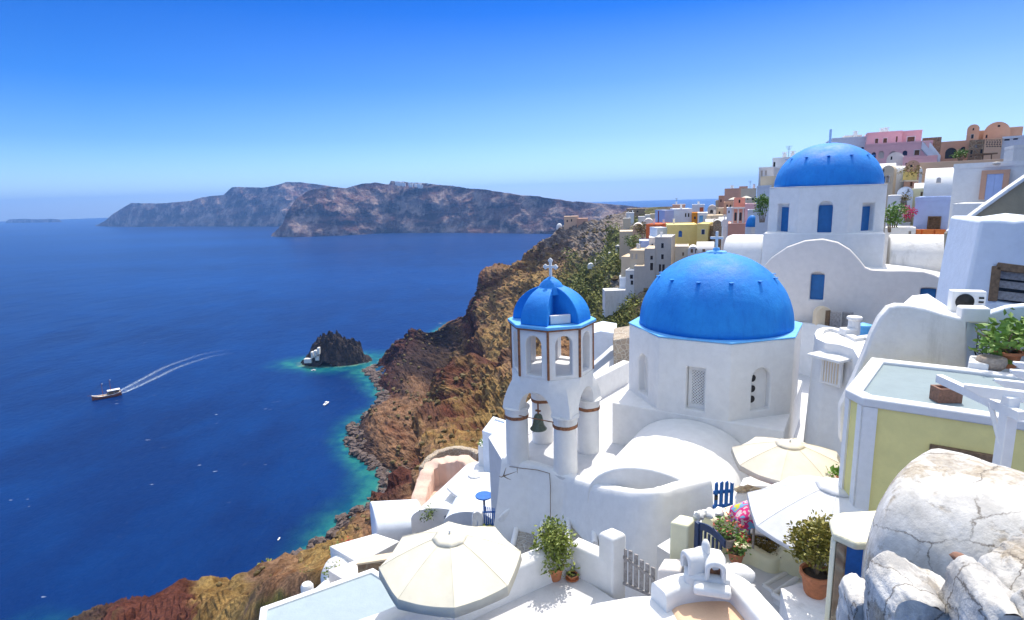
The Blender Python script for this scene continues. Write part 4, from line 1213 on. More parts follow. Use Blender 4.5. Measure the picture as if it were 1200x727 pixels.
part('bracket', MB().tube([p0+Vector((-.05, 0, -.7)), p0+Vector((-.05, .25, -.2))], .035, 5), WHITEPAINT, pg)

# ------------------------------------------------------------------ white house with the stained wall, air conditioner and steps
YS = 13.2
stp = [(985, 478), (1000, 447), (1012, 418), (1022, 392), (1031, 374), (1042, 361), (1052, 358), (1066, 358.5), (1085, 362), (1104, 368), (1120, 372), (1134, 374), (1134, 432), (1134, 520), (985, 520)]
PS = PY(1060, 400, YS); NS = Vector((-.35, -.94, 0)).normalized(); ES = Vector((-NS.y, NS.x, 0))
if ES.x < 0: ES = -ES
sv = [((q-PS).dot(ES), q.z) for q in (hit(a, b, PS, NS) for a, b in stp)]
sh_ = thing('white_house', 'white house with grey stains down its sloping wall, behind the grey roof', 'house', (PS.x, PS.y, -9.4))
part('wall', MB().sweep(sv, (PS.x, PS.y, 0), ES, UP, -NS*.4), WHITE_WORN, sh_, bevel=.06)
# flat terrace on top and its right return wall
tp_ = [hit(1046, 360, PS-NS*.4, NS), hit(1134, 376, PS-NS*.4, NS)]
tr_poly = [(PS+ES*sv[6][0]-NS*.38).xy[:], (PS+ES*sv[11][0]-NS*.38).xy[:], (PS+ES*(sv[11][0]+.2)-NS*3.6).xy[:], (PS+ES*(sv[6][0]+1.1)-NS*3.2).xy[:]]
part('terrace', MB().prism(tr_poly, -9.4, sv[9][1]-.10), WHITE, sh_)
cr0 = PS+ES*sv[11][0]; cz = sv[11][1]
# right return: runs towards the camera and right, in shade
ret = [hit(1134, 376, PS, NS), PY(1150, 372, YS-.15), PY(1164, 366, YS-.25), PY(1183, 360, YS-.4), PY(1215, 357, YS-.7)]
mb = MB(); rows = []
for q in ret:
    q = Vector(q); rows.append([(q.x, q.y, -8.5), (q.x, q.y, q.z), (q.x+.12, q.y+.28, q.z), (q.x+.12, q.y+.28, -8.5)])
mb.grid(rows, True)
part('return_wall', mb, WHITE_COOL, sh_, bevel=.04)
k0 = PZ(1134, 431, ZY)
part('ledge', MB().prism([k0.xy[:], PZ(1158, 434, ZY).xy[:], PZ(1160, 424, ZY).xy[:], PZ(1136, 422, ZY).xy[:]], -6, ZY+.12), WHITE, sh_, bevel=.03)
# chimney block on that terrace edge and the air conditioner
cx_ = PY(1142, 371, YS-.2)
part('chimney', MB().obox(PY(1140, 368, YS-.25), Vector((.26, -.08, 0)), Vector((.08, .2, 0)), UP*.17), WHITE, sh_, bevel=.04)
a_ = PY(1131, 365, YS+.5)
ac = thing('air_conditioner', 'white air conditioner unit standing on the terrace of the stained white house', 'air conditioner', a_)
ae = Vector((.93, -.36, 0)); an_ = Vector((-.36, -.93, 0))
ac_c = a_+UP*.26
part('casing', MB().obox(ac_c, ae*.34, an_*.15, UP*.25), WHITEPAINT, ac, bevel=.02)
gr = MB()
for k in range(1, 8):
    r = .026*k; gr.tube([ac_c+an_*.175-ae*.08+ae*r*math.cos(t*.4)+UP*r*math.sin(t*.4) for t in range(17)], .006, 4)
part('fan_grille', gr, BLACKIRON, ac)
part('fan_opening', MB().sweep([(.19*math.cos(t*.314), .19*math.sin(t*.314)) for t in range(20)], ac_c+an_*.162-ae*.08, ae, UP, an_*.006), DARKWIN, ac)
for k in range(3): part('vent', MB().obox(ac_c+an_*.165+ae*.24+UP*(.1-.1*k), ae*.05, an_*.006, UP*.022), DARKWIN, ac)
# rounded low white building between the yellow house and the near church
ZR = -4.75
rpx = [(955, 391), (958, 386), (966, 383.5), (978, 384), (992, 388), (1004, 394), (1018, 392), (1030, 400), (1012, 430), (1000, 409), (984, 404), (968, 402), (957, 397)]
rp_ = polyz(rpx, ZR)
rb_ = thing('white_annex', 'low white flat-roofed building with rounded corner and slatted opening', 'house', (rp_[0][0]+1, rp_[0][1], FLOOR))
rw = part('wall', MB().prism(rp_, FLOOR-.4, ZR-.1, .18), WHITE, rb_, bevel=.08, smooth=40)
part('roof_edge', rim_mb(rp_, .22, ZR-.2, ZR, .01), WHITE, rb_, bevel=.05)
ch_ = PZ(1000, 392, ZR-.1)
part('chimney', MB().lathe(ch_, [(.2, 0), (.18, .5), (.24, .52), (.24, .62), (.001, .63)], 12).obox(ch_+Vector((-.25, -.1, .12)), (.2, 0, 0), (0, .2, 0), UP*.12), WHITE, rb_, bevel=.03)
a, b = Vector(rp_[11]+(0,)), Vector(rp_[9]+(0,))
we = (b-a).normalized(); wnn = Vector((we.y, -we.x, 0))
c = hit(974, 436, a+wnn*.1, wnn)
part('vent_frame', MB().obox(c+UP*.0, we*.36, wnn*.06, UP*.42), WHITE, rb_, bevel=.03)
vf = part('vent_opening', MB().obox(c+wnn*.06, we*.27, wnn*.012, UP*.33), SAND, rb_)
for k in range(6): part('slat', MB().obox(c+wnn*.085+we*(-.22+.088*k), we*.02, wnn*.015, UP*.33), WHITE, vf)
part('vent_lid', MB().obox(c+UP*.50+wnn*.12, we*.55, wnn*.35, UP*.05), WHITE, rb_, bevel=.03)
# low wall in front of the far church, and the doors leaning there
lw0, lw1 = PY(898, 383, 29.2), PY(985, 387, 24.2)
lw2 = PY(925, 377.5, 29.5)
d_ = Vector((.25, .5, 0))
mb = MB()
q = [PZ(884, 382, -5.9), PZ(925, 378.2, -5.9), PZ(995, 388, -5.9)]
mb.add([], [])
rows = []
for p_ in (PY(880, 380, 30.2), PY(930, 378.5, 29.6), PY(960, 381, 28.2), PY(1000, 390, 26.0)):
    rows.append([(p_.x, p_.y, FLOOR-.3), tuple(p_), (p_.x+.1, p_.y+.4, p_.z), (p_.x+.1, p_.y+.4, FLOOR-.3)])
mb.grid(rows, True)
tag(part('parapet_wall', mb, WHITE, bevel=.05), 'low white wall below the arched facade of the far church', 'wall')
t = thing('old_doors', 'pair of old grey wooden doors leaning against the far church below its facade', 'doors', PY(988, 384, 28.2))
for px0, px1 in ((972, 984.5), (986, 999)):
    a, b = PY(px0, 382, 28.3), PY(px1, 383, 28.0); top = PY(px0, 364.5, 28.5)
    part('door', MB().obox((a+b)/2+UP*(top.z-a.z)/2, (b-a)/2, Vector((.02, .04, 0)), UP*(top.z-a.z)/2), GREYWOOD, t, bevel=.01)
part('frame', MB().obox(PY(969, 374, 28.4), (.12, 0, 0), (0, .06, 0), UP*.45), BROWNWOOD, t)
t = part('arch_niche', MB().sweep(arch_prof(.75, 1.0), PY(965, 383, 28.35), (1, 0, 0), UP, (0, .4, 0)), SAND, bevel=.03)
tag(t, 'small rounded sand-coloured stone oven beside the leaning grey doors', 'oven')
p_ = PY(1012, 383, 27.0)
tag(part('water_tank', MB().lathe(p_-UP*.8, [(.4, 0), (.42, .1), (.42, .8), (.36, .9), (.1, .98), (.001, 1)], 18), BLUELEDGE, smooth=40), 'blue round water tank half hidden behind the stained white wall', 'water tank')

# tall white house with the broken wooden shutter
YT = 15.0
PT = PY(1165, 330, YT); NT = Vector((-.42, -.91, 0)).normalized(); ET = Vector((-NT.y, NT.x, 0))
tpx = [(1149, 258), (1172, 258), (1190, 259.5), (1230, 254), (1230, 420), (1118, 420), (1131, 345), (1139, 305)]
tv = [((q-PT).dot(ET), q.z) for q in (hit(a, b, PT, NT) for a, b in tpx)]
th = thing('white_house', 'tall bluish-white house with a hole of broken brown shutters', 'house', (PT.x, PT.y, -8))
tw_ = part('wall', MB().sweep(tv, (PT.x, PT.y, 0), ET, UP, -NT*3.0), WHITE_COOL, th, bevel=.08)
wq = [(1168, 312), (1215, 318), (1213, 361), (1163, 353)]
wvv = [((q-PT).dot(ET), q.z) for q in (hit(a, b, PT, NT) for a, b in wq)]
carve(tw_, MB().sweep(wvv, Vector((PT.x, PT.y, 0))+NT*.2, ET, UP, -NT*.5))
part('recess', MB().sweep(wvv, Vector((PT.x, PT.y, 0))-NT*.28, ET, UP, NT*.02), DARKWIN, th)
for a, b, c, d in ((1168, 312, 1215, 318), (1168, 312, 1163, 353)):
    p, q = hit(a, b, PT, NT), hit(c, d, PT, NT)
    v_ = (q-p); part('frame', MB().obox((p+q)/2-NT*.07, v_/2, NT*.1, v_.cross(NT).normalized()*.10), BROWNWOOD, th, bevel=.02)
for k, (px0, py0, px1, py1) in enumerate(((1174, 320, 1212, 330), (1172, 331, 1212, 341), (1167, 343, 1212, 355))):
    p, q = hit(px0, py0, PT, NT), hit(px1, py1, PT, NT)
    c = (p+q)/2-NT*.16; w2 = abs((q-p).dot(ET))/2; h2 = abs(q.z-p.z)/2
    part('shutter_board', MB().obox(c, ET*w2+UP*(-.04), (NT+UP*.15).normalized()*.025, UP*h2*.95), GREYWOOD, th, bevel=.008)
# concrete stair wall with its white coping
PK = PY(1160, 280, 19.5); NK = Vector((-.38, -.92, 0)).normalized(); EK = Vector((-NK.y, NK.x, 0))
kp = [(1112, 274), (1124, 266), (1150, 246.5), (1180, 225), (1225, 194), (1240, 420), (1112, 420)]
kv = [((q-PK).dot(EK), q.z) for q in (hit(a, b, PK, NK) for a, b in kp)]
kk_ = thing('stair_wall', 'brown concrete side of a stairway with white coping, going up to the right', 'wall', (PK.x, PK.y, -6))
part('wall', MB().sweep(kv, (PK.x, PK.y, 0), EK, UP, -NK*.6), CONCRETE, kk_, bevel=.04)
for i in range(4):
    a = Vector((PK.x, PK.y, 0))+EK*kv[i][0]+UP*(kv[i][1]+.05); b = Vector((PK.x, PK.y, 0))+EK*kv[i+1][0]+UP*(kv[i+1][1]+.05)
    part('coping', MB().obox((a+b)/2-NK*.1, (b-a)/2, NK*.2, (b-a).cross(NK).normalized()*.05), WHITE, kk_, bevel=.02)

# ------------------------------------------------------------------ front terrace with gate, pots and the big umbrella
ZF = -8.9
FP = polyz([(662, 664), (560, 716), (470, 790), (760, 830), (800, 740), (716, 700)], ZF)
setting(part('front_terrace', MB().prism(FP, -14, ZF), FLOORW))
ZW = -8.12
def wallstrip(pts, z1, z0, w, mat, name, label, parent=None, bevel=.07, lumpy=.02):
    """free standing wall whose crest follows the points (x, y)"""
    A = upsample(np.array([(p[0], p[1], p[2] if len(p) > 2 else z1) for p in pts], float), 6) if len(pts) > 2 else np.array([np.array((pts[0][0], pts[0][1], pts[0][2] if len(pts[0]) > 2 else z1))*(1-t)+np.array((pts[1][0], pts[1][1], pts[1][2] if len(pts[1]) > 2 else z1))*t for t in np.linspace(0, 1, 12)])
    rows = []
    for i in range(len(A)):
        a = A[max(i-1, 0)]; b = A[min(i+1, len(A)-1)]
        t = Vector(b-a); t.z = 0; t.normalize(); s = Vector((t.y, -t.x, 0)); p = Vector(A[i])
        l = lumpy*fbm(p.x*1.7, p.y*1.7, 2, 3); s2 = 1+lumpy*2*fbm(p.x*2, p.y*2, 8, 2)
        h = w/2*s2
        rows.append([tuple(p+s*h*1.05+UP*(z0-p.z)), tuple(p+s*h-UP*.12), tuple(p+s*h*.93-UP*.04+UP*l), tuple(p+s*h*.7+UP*l), tuple(p-s*h*.7+UP*l), tuple(p-s*h*.93-UP*.04+UP*l), tuple(p-s*h-UP*.12), tuple(p-s*h*1.05+UP*(z0-p.z))])
    mb = MB().grid(rows); k = len(rows[0])
    mb.add(rows[0], [tuple(range(k))]); mb.add(rows[-1], [tuple(range(k))])
    o = part(name, mb, mat, parent, smooth=55)
    if label: tag(o, label, 'wall')
    return o
cor = PZ(664, 633, ZW)
wallstrip([PZ(400, 741, ZW).xy[:], PZ(500, 702, ZW).xy[:], PZ(590, 664, ZW).xy[:], cor.xy[:]], ZW, -12, .42, WHITE, 'terrace_wall', 'long white terrace wall running from under the big cream umbrella to the potted oleander')
wallstrip([(cor.x+.2, cor.y-.02), PZ(717, 652, ZW).xy[:]], ZW, -12, .42, WHITE, 'terrace_wall', 'short white terrace wall between the potted oleander and the grey gate')
def pier(name, pxs, z1, z0, mat, label, peak=.12):
    P_ = [PZ(a, b, z1) for a, b in pxs]
    c = sum(P_, Vector())/4
    mb = MB().loft2([(p.x, p.y, z0) for p in P_], [tuple(p) for p in P_])
    mb = MB(); n = 4
    mb.add([(p.x, p.y, z0) for p in P_]+[tuple(p) for p in P_]+[tuple(c+UP*peak)], [(0, 1, 5, 4), (1, 2, 6, 5), (2, 3, 7, 6), (3, 0, 4, 7), (4, 5, 8), (5, 6, 8), (6, 7, 8), (7, 4, 8), (3, 2, 1, 0)])
    return tag(part(name, mb, mat, bevel=.04), label, 'gate pier')
pier('gate_pier', [(701, 625), (718, 634), (734, 626), (717, 618.5)], -7.55, -9.6, WHITE, 'white peaked pier at the left of the grey slatted gate')
pier('gate_pier', [(770, 668), (797, 671), (802, 655), (778, 655)], -7.9, -9.6, WHITE_PINK, 'squat white pier at the right of the grey slatted gate')
g0 = PZ(720, 690, ZF+.05); g1 = PZ(769, 690, ZF+.05)
g0 = PY(719, 690, g0.y); 
gt = thing('slatted_gate', 'weathered grey slatted gate of the front terrace', 'gate', g0)
gA = PY(718, 632, g0.y+.25); gB = PY(767.5, 664, g0.y-.35)
ge_ = (Vector((gB.x, gB.y, 0))-Vector((gA.x, gA.y, 0))); gw = ge_.length; ge_.normalize(); gnn = Vector((ge_.y, -ge_.x, 0))
for k in range(8):
    u = (k+.3)/7.6; top = gA.z+(gB.z-gA.z)*u+(.05 if k in (0, 3, 4) else 0)-.05
    p = Vector((gA.x, gA.y, 0))+ge_*gw*u
    part('slat', MB().obox(p+UP*(top+ZF+.1)/2, ge_*.045, gnn*.018, UP*(top-ZF-.1)/2), GREYWOOD, gt, bevel=.006)
for f0, f1 in ((.80, .62), (.14, .12)):
    a = Vector((gA.x, gA.y, ZF+(gA.z-ZF)*f0)); b = Vector((gB.x, gB.y, ZF+(gB.z-ZF)*f1*1.05))
    part('rail', MB().obox((a+b)/2+gnn*.03, (b-a)/2, gnn*.015, UP*.035), GREYWOOD, gt)
# potted plants on the terrace
p = PZ(649.5, 678, ZF)
lv = MB(); r5 = random.Random(5)
leaves(lv, p+UP*.95, .40, .40, .55, 1500, .10, 11, .35, .1, 10)
leaves(lv, p+UP*.62, .52, .50, .28, 500, .10, 12, .5, .3, 10)
st_ = MB()
for a in range(9): st_.tube([p+UP*.3, p+Vector((.1*math.cos(a*.7), .1*math.sin(a*.7), .8)), p+Vector((.3*math.cos(a*.7), .3*math.sin(a*.7), 1.35))], .012, 5, .006)
potted('potted_plant', 'tall bushy oleander in a terracotta pot in the corner of the front terrace', p, .235, .36, POT, [('foliage', lv, LEAF), ('stem', st_, TWIG)])
p = PZ(670.5, 679, ZF)
lv = MB(); leaves(lv, p+UP*.22, .14, .14, .14, 60, .09, 4)
potted('potted_plant', 'small terracotta pot with a sprig, in a saucer beside the tall oleander', p, .13, .14, POT, [('foliage', lv, LEAF)], saucer=True)
ap = PY(527, 626, 10.5)
umbrella('umbrella', 'big cream umbrella nearest the camera, at the lower edge of the terrace', ap, 1.42, 8, .56, .20, ap.z-ZF, CLOTH, rot=math.radians(8), sag=.055)

# ------------------------------------------------------------------ whitewashed roof in the foreground, with its chimney
ZB = -5.55
bp = polyz([(620, 742), (640, 722), (664, 711), (700, 701), (740, 694), (780, 692), (800, 700), (866, 704), (900, 760), (880, 800), (640, 800)], ZB)
fr_t = thing('foreground_roof', 'sunlit whitewashed roof with rounded edges at the bottom of the picture', 'roof', (bp[4][0], bp[4][1], -9))
part('roof', MB().prism(bp, -9.4, ZB, .25), WHITE, fr_t, bevel=.16, smooth=50, seg=4)
part('recess', MB().prism(polyz([(772, 690), (862, 693), (905, 745), (800, 745)], ZB+.02), ZB-.5, ZB+.03), PEACH, fr_t, bevel=.1, seg=3)
pz = ZB+.28
wallstrip([PZ(772, 688, pz).xy[:], PZ(800, 679, pz).xy[:], PZ(835, 676, pz).xy[:], PZ(862, 680, pz).xy[:], PZ(884, 700, pz).xy[:], PZ(912, 736, pz).xy[:], PZ(950, 790, pz).xy[:]], pz, -9.3, .34, WHITE, 'parapet', None, fr_t)
for nm, pxs in (('roof_lump', (863, 666, .34)),):
    p = PZ(pxs[0], pxs[1], ZB+.1); part(nm, MB().ball(p-UP*.14, .27, .18, .19, 20, 12, .12, 3), WHITE, fr_t, smooth=180)
cp_ = PZ(828, 676, ZB+.30)
chm = thing('chimney', 'white moulded chimney with arched brown openings on the whitewashed foreground roof', 'chimney', cp_)
e_ = Vector((.96, -.28, 0)); n_ = Vector((-.28, -.96, 0))
body_c = part('body', MB().obox(cp_+UP*.03, e_*.30, n_*.20, UP*.10), WHITE, chm, bevel=.06, seg=3)
for u, v, rz in ((.10, .10, 0), (-.17, .02, -62)):
    nn_ = Matrix.Rotation(math.radians(rz), 3, 'Z') @ n_; ee = Vector((-nn_.y, nn_.x, 0)); o = cp_+e_*u+n_*v+UP*.10
    hood = part('hood', MB().sweep(arch_prof(.27, .30, 12), o-nn_*.10, ee, UP, nn_*.25), WHITE, chm, bevel=.035, smooth=40, seg=3)
    carve(hood, MB().sweep(arch_prof(.15, .22, 10), o+UP*.0+nn_*.3, ee, UP, -nn_*.30))
    part('opening', MB().sweep(arch_prof(.155, .225, 10), o+UP*.0-nn_*.0, ee, UP, nn_*.01), BROWNRUST, hood)
    part('hood_back', MB().ball(o-nn_*.13+UP*.15, .155, .155, .155, 16, 10, .08, u), WHITE, chm, smooth=180)
part('knob', MB().ball(cp_+e_*-.02+UP*.40-n_*.05, .055, .10, .14, 14, 8, .1, 2), WHITE, chm, smooth=180)
part('foot', MB().obox(cp_+UP*.0+n_*.27+e_*.06, e_*.24, n_*.10, UP*.06), WHITE, chm, bevel=.04)
# ------------------------------------------------------------------ old weathered vault and rough parapets close to the camera
def weathered(name, bare=.55, fine=.6, dirt=.8):
    m, nt, bs = newmat(name)
    v = coords(nt)
    a = tex(nt, v, 1.1, 8, .68); b = tex(nt, v, 4.5, 8, .7); c = tex(nt, v, 22, 6, .65)
    wob = nd(nt, 'ShaderNodeMix'); wob.data_type = 'VECTOR'; wob.inputs[0].default_value = .16
    nt.links.new(v, wob.inputs[4]); nt.links.new(b.outputs['Color'], wob.inputs[5])
    vo = nd(nt, 'ShaderNodeTexVoronoi', Scale=1.15, feature='DISTANCE_TO_EDGE'); nt.links.new(wob.outputs[1], vo.inputs['Vector'])
    col = mixc(nt, ramp(nt, b.outputs[0], [(.38, g(0)), (.62, g(1))]).outputs[0], (.72, .70, .66, 1), (.52, .50, .46, 1))
    m2 = ramp(nt, a.outputs[0], [(bare, g(0)), (bare+.05, g(1))]).outputs[0]
    under = mixc(nt, ramp(nt, c.outputs[0], [(.35, g(0)), (.65, g(1))]).outputs[0], (.50, .44, .35, 1), (.30, .25, .19, 1))
    col = mixc(nt, mixc(nt, 1.0, m2, ramp(nt, b.outputs[0], [(.30, g(.25)), (.52, g(1))]).outputs[0], 'MULTIPLY'), col, under)
    gr = ramp(nt, tex(nt, coords(nt, (1, 1, .35)), 2.6, 7, .7).outputs[0], [(.46, g(0)), (.60, g(dirt))]).outputs[0]
    col = mixc(nt, gr, col, (.33, .32, .31, 1))
    crack = ramp(nt, vo.outputs['Distance'], [(.0, g(1)), (.010, g(0))]).outputs[0]
    cm = mixc(nt, 1.0, crack, ramp(nt, a.outputs[0], [(.36, g(0)), (.48, g(.95))]).outputs[0], 'MULTIPLY')
    col = mixc(nt, cm, col, (.12, .10, .08, 1))
    nt.links.new(col, bs.inputs['Base Color']); bs.inputs['Roughness'].default_value = .92; bs.inputs['Specular IOR Level'].default_value = .2
    h = mixc(nt, .5, b.outputs[0], m2, 'SUBTRACT')
    n1 = bump(nt, h, fine*.8, .06)
    n2 = bump(nt, c.outputs[0], fine, .02, n1)
    nt.links.new(bump(nt, crack, -.4, .02, n2), bs.inputs['Normal'])
    return m
WEATH = weathered('weathered_limewash', .50, .3, .35)
WEATH2 = weathered('rough_limewash', .56)
CREAMW = plaster('flaking_cream_plaster', (.74, .71, .52, 1), .7, (.62, .60, .55, 1), bmp=.6, streak=.3)
S0 = PZ(1066, 523.5, -3.05); S1 = PZ(1215, 563, -3.05)
vd = (S1-S0); vd.z = 0; vd.normalize(); far = Vector((-vd.y, vd.x, 0))
if far.y < 0: far = -far
rv = 1.12
cv = S0-(UP*math.cos(.45)+far*math.sin(.45))*rv
rows = []
NL, NA = 70, 60
for i in range(NL+1):
    t = i/NL; x = .03+4.6*t
    r = []
    endk = 1-max(0, (.31-x)/.28)**2*.30 if x < .31 else 1
    for j in range(NA+1):
        u = j/NA
        if u < .25: q = (1.0, -2.6*(1-u/.25)); q = (q[0], q[1])
        elif u > .75: q = (-1.0, -2.6*(u-.75)/.25)
        else:
            a = math.pi*(u-.25)/.5; q = (math.copysign(abs(math.cos(a))**.78, math.cos(a)), math.sin(a)**.85)
        p = cv+vd*x-far*rv*q[0]*endk+UP*(rv*q[1]*(endk if q[1] > 0 else 1))
        k = .045*fbm(p.x*1.1, p.y*1.1, p.z*1.1, 4)+.018*fbm(p.x*4, p.y*4, p.z*4, 3)
        p = p+(UP*max(0, q[1])-far*q[0]).normalized()*k
        r.append(tuple(p))
    rows.append(r)
mb = MB().grid(rows); k = NA+1
mb.add(rows[0], [tuple(range(k))])
ov = thing('vaulted_house', 'old vaulted house with cracked, flaking whitewash close to the camera', 'house', cv-UP*2.6)
part('vault', mb, WEATH, ov, smooth=60)
# its doorway at the left end
dj = [PZ(974, 619, -4.6), PZ(1000, 634, -4.6), PZ(1024, 628, -4.6), PZ(1021, 602, -4.6), PZ(985, 600, -4.6)]
YD = 6.6
def quad_slab(name, pxs, Y, th, mat, par, bevel=.03, back=Vector((.25, 1, 0))):
    P_ = [PY(a, b, Y) for a, b in pxs]; bk = back.normalized()*th
    n = len(P_)
    mb = MB().add([tuple(p) for p in P_]+[tuple(p+bk) for p in P_], [tuple(range(n)), tuple(range(2*n-1, n-1, -1))]+[((i+1) % n, i, i+n, (i+1) % n+n) for i in range(n)])
    return part(name, mb, mat, par, bevel=bevel)
def upright(nm, pxs, mat, bevel=.02, z1=-4.247):
    return part(nm, MB().prism(polyz(pxs, z1), -8.2, z1), mat, ov, bevel=bevel)
upright('door_jamb', [(973.5, 629), (979, 636), (986, 629), (980, 622)], CREAMW)
upright('door_jamb', [(980, 636), (991.5, 641), (998, 633), (987, 628.5)], BROWNSTONE)
dd = upright('door', [(992, 639.5), (1012, 640.5), (1012.5, 638), (993, 637)], BLUEWOOD, .004)
for k in range(5):
    a = 992.5+k*3.95; part('board', MB().prism(polyz([(a, 640.2+k*.2), (a+3.3, 640.4+k*.2), (a+3.4, 639.2+k*.2), (a+.1, 639+k*.2)], -4.32), -8.1, -4.32), BLUEWOOD, dd, bevel=.004)
upright('door_jamb', [(1012.5, 642), (1024, 642), (1026, 630), (1013.5, 630)], WHITE)
block_l = MB().prism(polyz([(972, 608), (985, 600), (1050, 596), (1050, 636), (1003, 637), (976, 625)], -4.15), -4.25, -4.15)
part('door_lintel', block_l, CREAMW, ov, bevel=.03)
def rock_slab(name, label, outline, Y, th, mat, cat, amp=.05, tilt=.25):
    P_ = [PY(a, b, Y) for a, b in outline]
    A = upsample(np.array([tuple(p) for p in P_]), 8)
    c = A.mean(0)
    rows = []
    T_ = [(0, .92), (.02, .955), (.08, .988), (.2, 1), (.5, 1), (.8, 1), (.92, .988), (.98, .955), (1, .92)]
    for t, s in T_:
        r = []
        for p in A:
            q = c+(p-c)*s
            x = Vector((q[0]+tilt*th*(t-1), q[1]+th*(t-1), q[2]))
            d = Vector((p[0]-c[0], 0, p[2]-c[2])).normalized()
            x += d*(amp*fbm(x.x*2.2, x.y*2.2, x.z*2.2, 4)+amp*.7*fbm(x.x*8, x.y*8, x.z*8, 4))+Vector((0, -1, 0))*(amp*1.2*fbm(x.x*1.8+7, x.y*1.8, x.z*1.8, 4)*(1 if t < .5 else 0))
            r.append(tuple(x))
        rows.append(r)
    mb = MB().grid(rows); k = len(rows[0])
    # front face as rings towards the middle, so that it is uneven too
    fr = []
    for s in (.92, .75, .5, .3, .1):
        r = []
        for p in A:
            q = c+(p-c)*s; x = Vector((q[0]-tilt*th, q[1]-th, q[2]))
            x += Vector((0, -1, 0))*(amp*1.2*fbm(x.x*1.8+7, x.y*1.8, x.z*1.8, 4)-.02*(1-s)+amp*.3*(.92-s))
            r.append(tuple(x))
        fr.append(r)
    mb.grid(fr)
    return tag(part(name, mb, mat, smooth=70), label, cat)
rock_slab('parapet', 'smallest rounded worn white parapet, left of the others at the lower right', [(976, 760), (979, 705), (982, 680), (990, 670.5), (1003, 670), (1012, 679), (1017, 705), (1022, 760)], 4.9, .45, WEATH2, 'parapet')
rock_slab('parapet', 'rounded grey-streaked parapet sloping down to the right, below the cracked vault', [(1006, 770), (1011, 700), (1015, 667), (1023, 653), (1036, 647), (1052, 650), (1075, 660), (1097, 671), (1112, 685), (1120, 770)], 4.5, .6, WEATH2, 'parapet')
rock_slab('parapet', 'thick worn parapet with a red brick bit on its crest', [(1068, 770), (1086, 715), (1103, 682), (1112, 657), (1124, 650), (1138, 652), (1150, 663), (1165, 679), (1188, 702), (1205, 770)], 4.1, .65, WEATH2, 'parapet')
rock_slab('parapet', 'white ridge of plastered wall rising to the right edge, behind the red brick bit', [(1120, 740), (1140, 672), (1146, 652), (1160, 639), (1180, 627), (1198, 621), (1250, 616), (1262, 760)], 4.45, .9, WEATH2, 'parapet')
rock_slab('parapet', 'rounded worn stone end at the bottom right corner', [(1160, 775), (1176, 722), (1188, 694), (1205, 680), (1235, 676), (1256, 700), (1262, 775)], 3.6, .5, WEATH2, 'parapet')
p = PY(1124, 653, 4.2)
tag(part('brick_piece', MB().ball(p, .06, .06, .03, 10, 6, .2, 2), BRICK, smooth=50), 'chip of red brick on the crest of the worn parapet', 'brick')

# ------------------------------------------------------------------ yard between the churches and the yellow house
ZG = -8.4
YARD = polyz([(770, 640), (834, 601), (862, 574), (905, 548), (985, 545), (1000, 640), (985, 740), (870, 720), (815, 668)], ZG)
setting(part('yard', MB().prism(YARD, -14, ZG), FLOORW))
bg0, bg1 = PZ(835, 602.5, ZG), PZ(859, 600, ZG)
gt = thing('picket_gate', 'bright blue picket gate at the right end of the tall shaded wall', 'gate', bg0)
e_ = (bg1-bg0); gw = e_.length; e_.normalize(); n_ = Vector((e_.y, -e_.x, 0)); top = zat(566, bg0.x, bg0.y)
for k in range(4):
    u = (k+.5)/4; part('picket', MB().sweep([(-gw*.082, .05), (gw*.082, .05), (gw*.082, top-ZG-.05+.05*(k == 1)), (gw*.04, top-ZG+.03-.1*(k == 3)), (-gw*.082, top-ZG-.02)], bg0+e_*gw*u, e_, UP, n_*.03), BLUEWOOD, gt, bevel=.006)
for f in (.22, .68): part('rail', MB().obox(bg0+e_*gw*.5-n_*.015+UP*(top-ZG)*f, e_*gw*.49, n_*.014, UP*.05), BLUEWOOD, gt)
part('latch', MB().obox(bg0+e_*gw*.1+n_*.05+UP*(top-ZG)*.55, e_*.04, n_*.02, UP*.06), BLACKIRON, gt)
def block(name, pxs, z1, z0, mat, label, cat='wall', bevel=.04, par=None):
    o = part(name, MB().prism(polyz(pxs, z1), z0, z1), mat, par, bevel=bevel)
    if label: tag(o, label, cat)
    return o
# broad low wall with a yellow front
t = thing('low_wall', 'broad low wall with white top and yellow front, under the ivory umbrella', 'wall', PZ(900, 590, ZG))
block('wall', [(862, 583), (868, 595), (892, 597), (944, 568), (936, 557), (900, 553), (872, 561)], -7.72, -9, CREAMY, None, par=t)
block('cap', [(861, 582), (867.5, 595.5), (892, 597.5), (945, 567.5), (937, 556.5), (900, 552.5), (871, 560.5)], -7.66, -7.72+.003, WHITE, None, par=t, bevel=.02)
dw = MB(); p = PZ(878, 577, -7.66)
for dx, dy in ((-.2, .05), (.15, -.04), (.02, .1)): dw.ball(p+Vector((dx, dy, .06)), .16, .09, .08, 10, 6, .5, dx)
dw.tube([p+Vector((-.35, 0, .05)), p+Vector((0, .1, .14)), p+Vector((.35, .02, .05))], .04, 6, .02)
tag(part('driftwood', dw, SAND), 'bleached driftwood lying on the broad low wall', 'driftwood')
p = PZ(899, 579, -7.66); tag(part('pebble', MB().ball(p+UP*.05, .09, .08, .07, 10, 6, .2), WHITE_WORN, smooth=180), 'single pale stone on the broad low wall, right of the driftwood', 'stone')
wallstrip([PZ(829, 607, -7.45).xy[:], PZ(850, 599, -7.45).xy[:], PZ(867, 593, -7.45).xy[:]], -7.45, -9, .34, CREAMY, 'garden_wall', 'short pale yellow wall beside the blue picket gate')
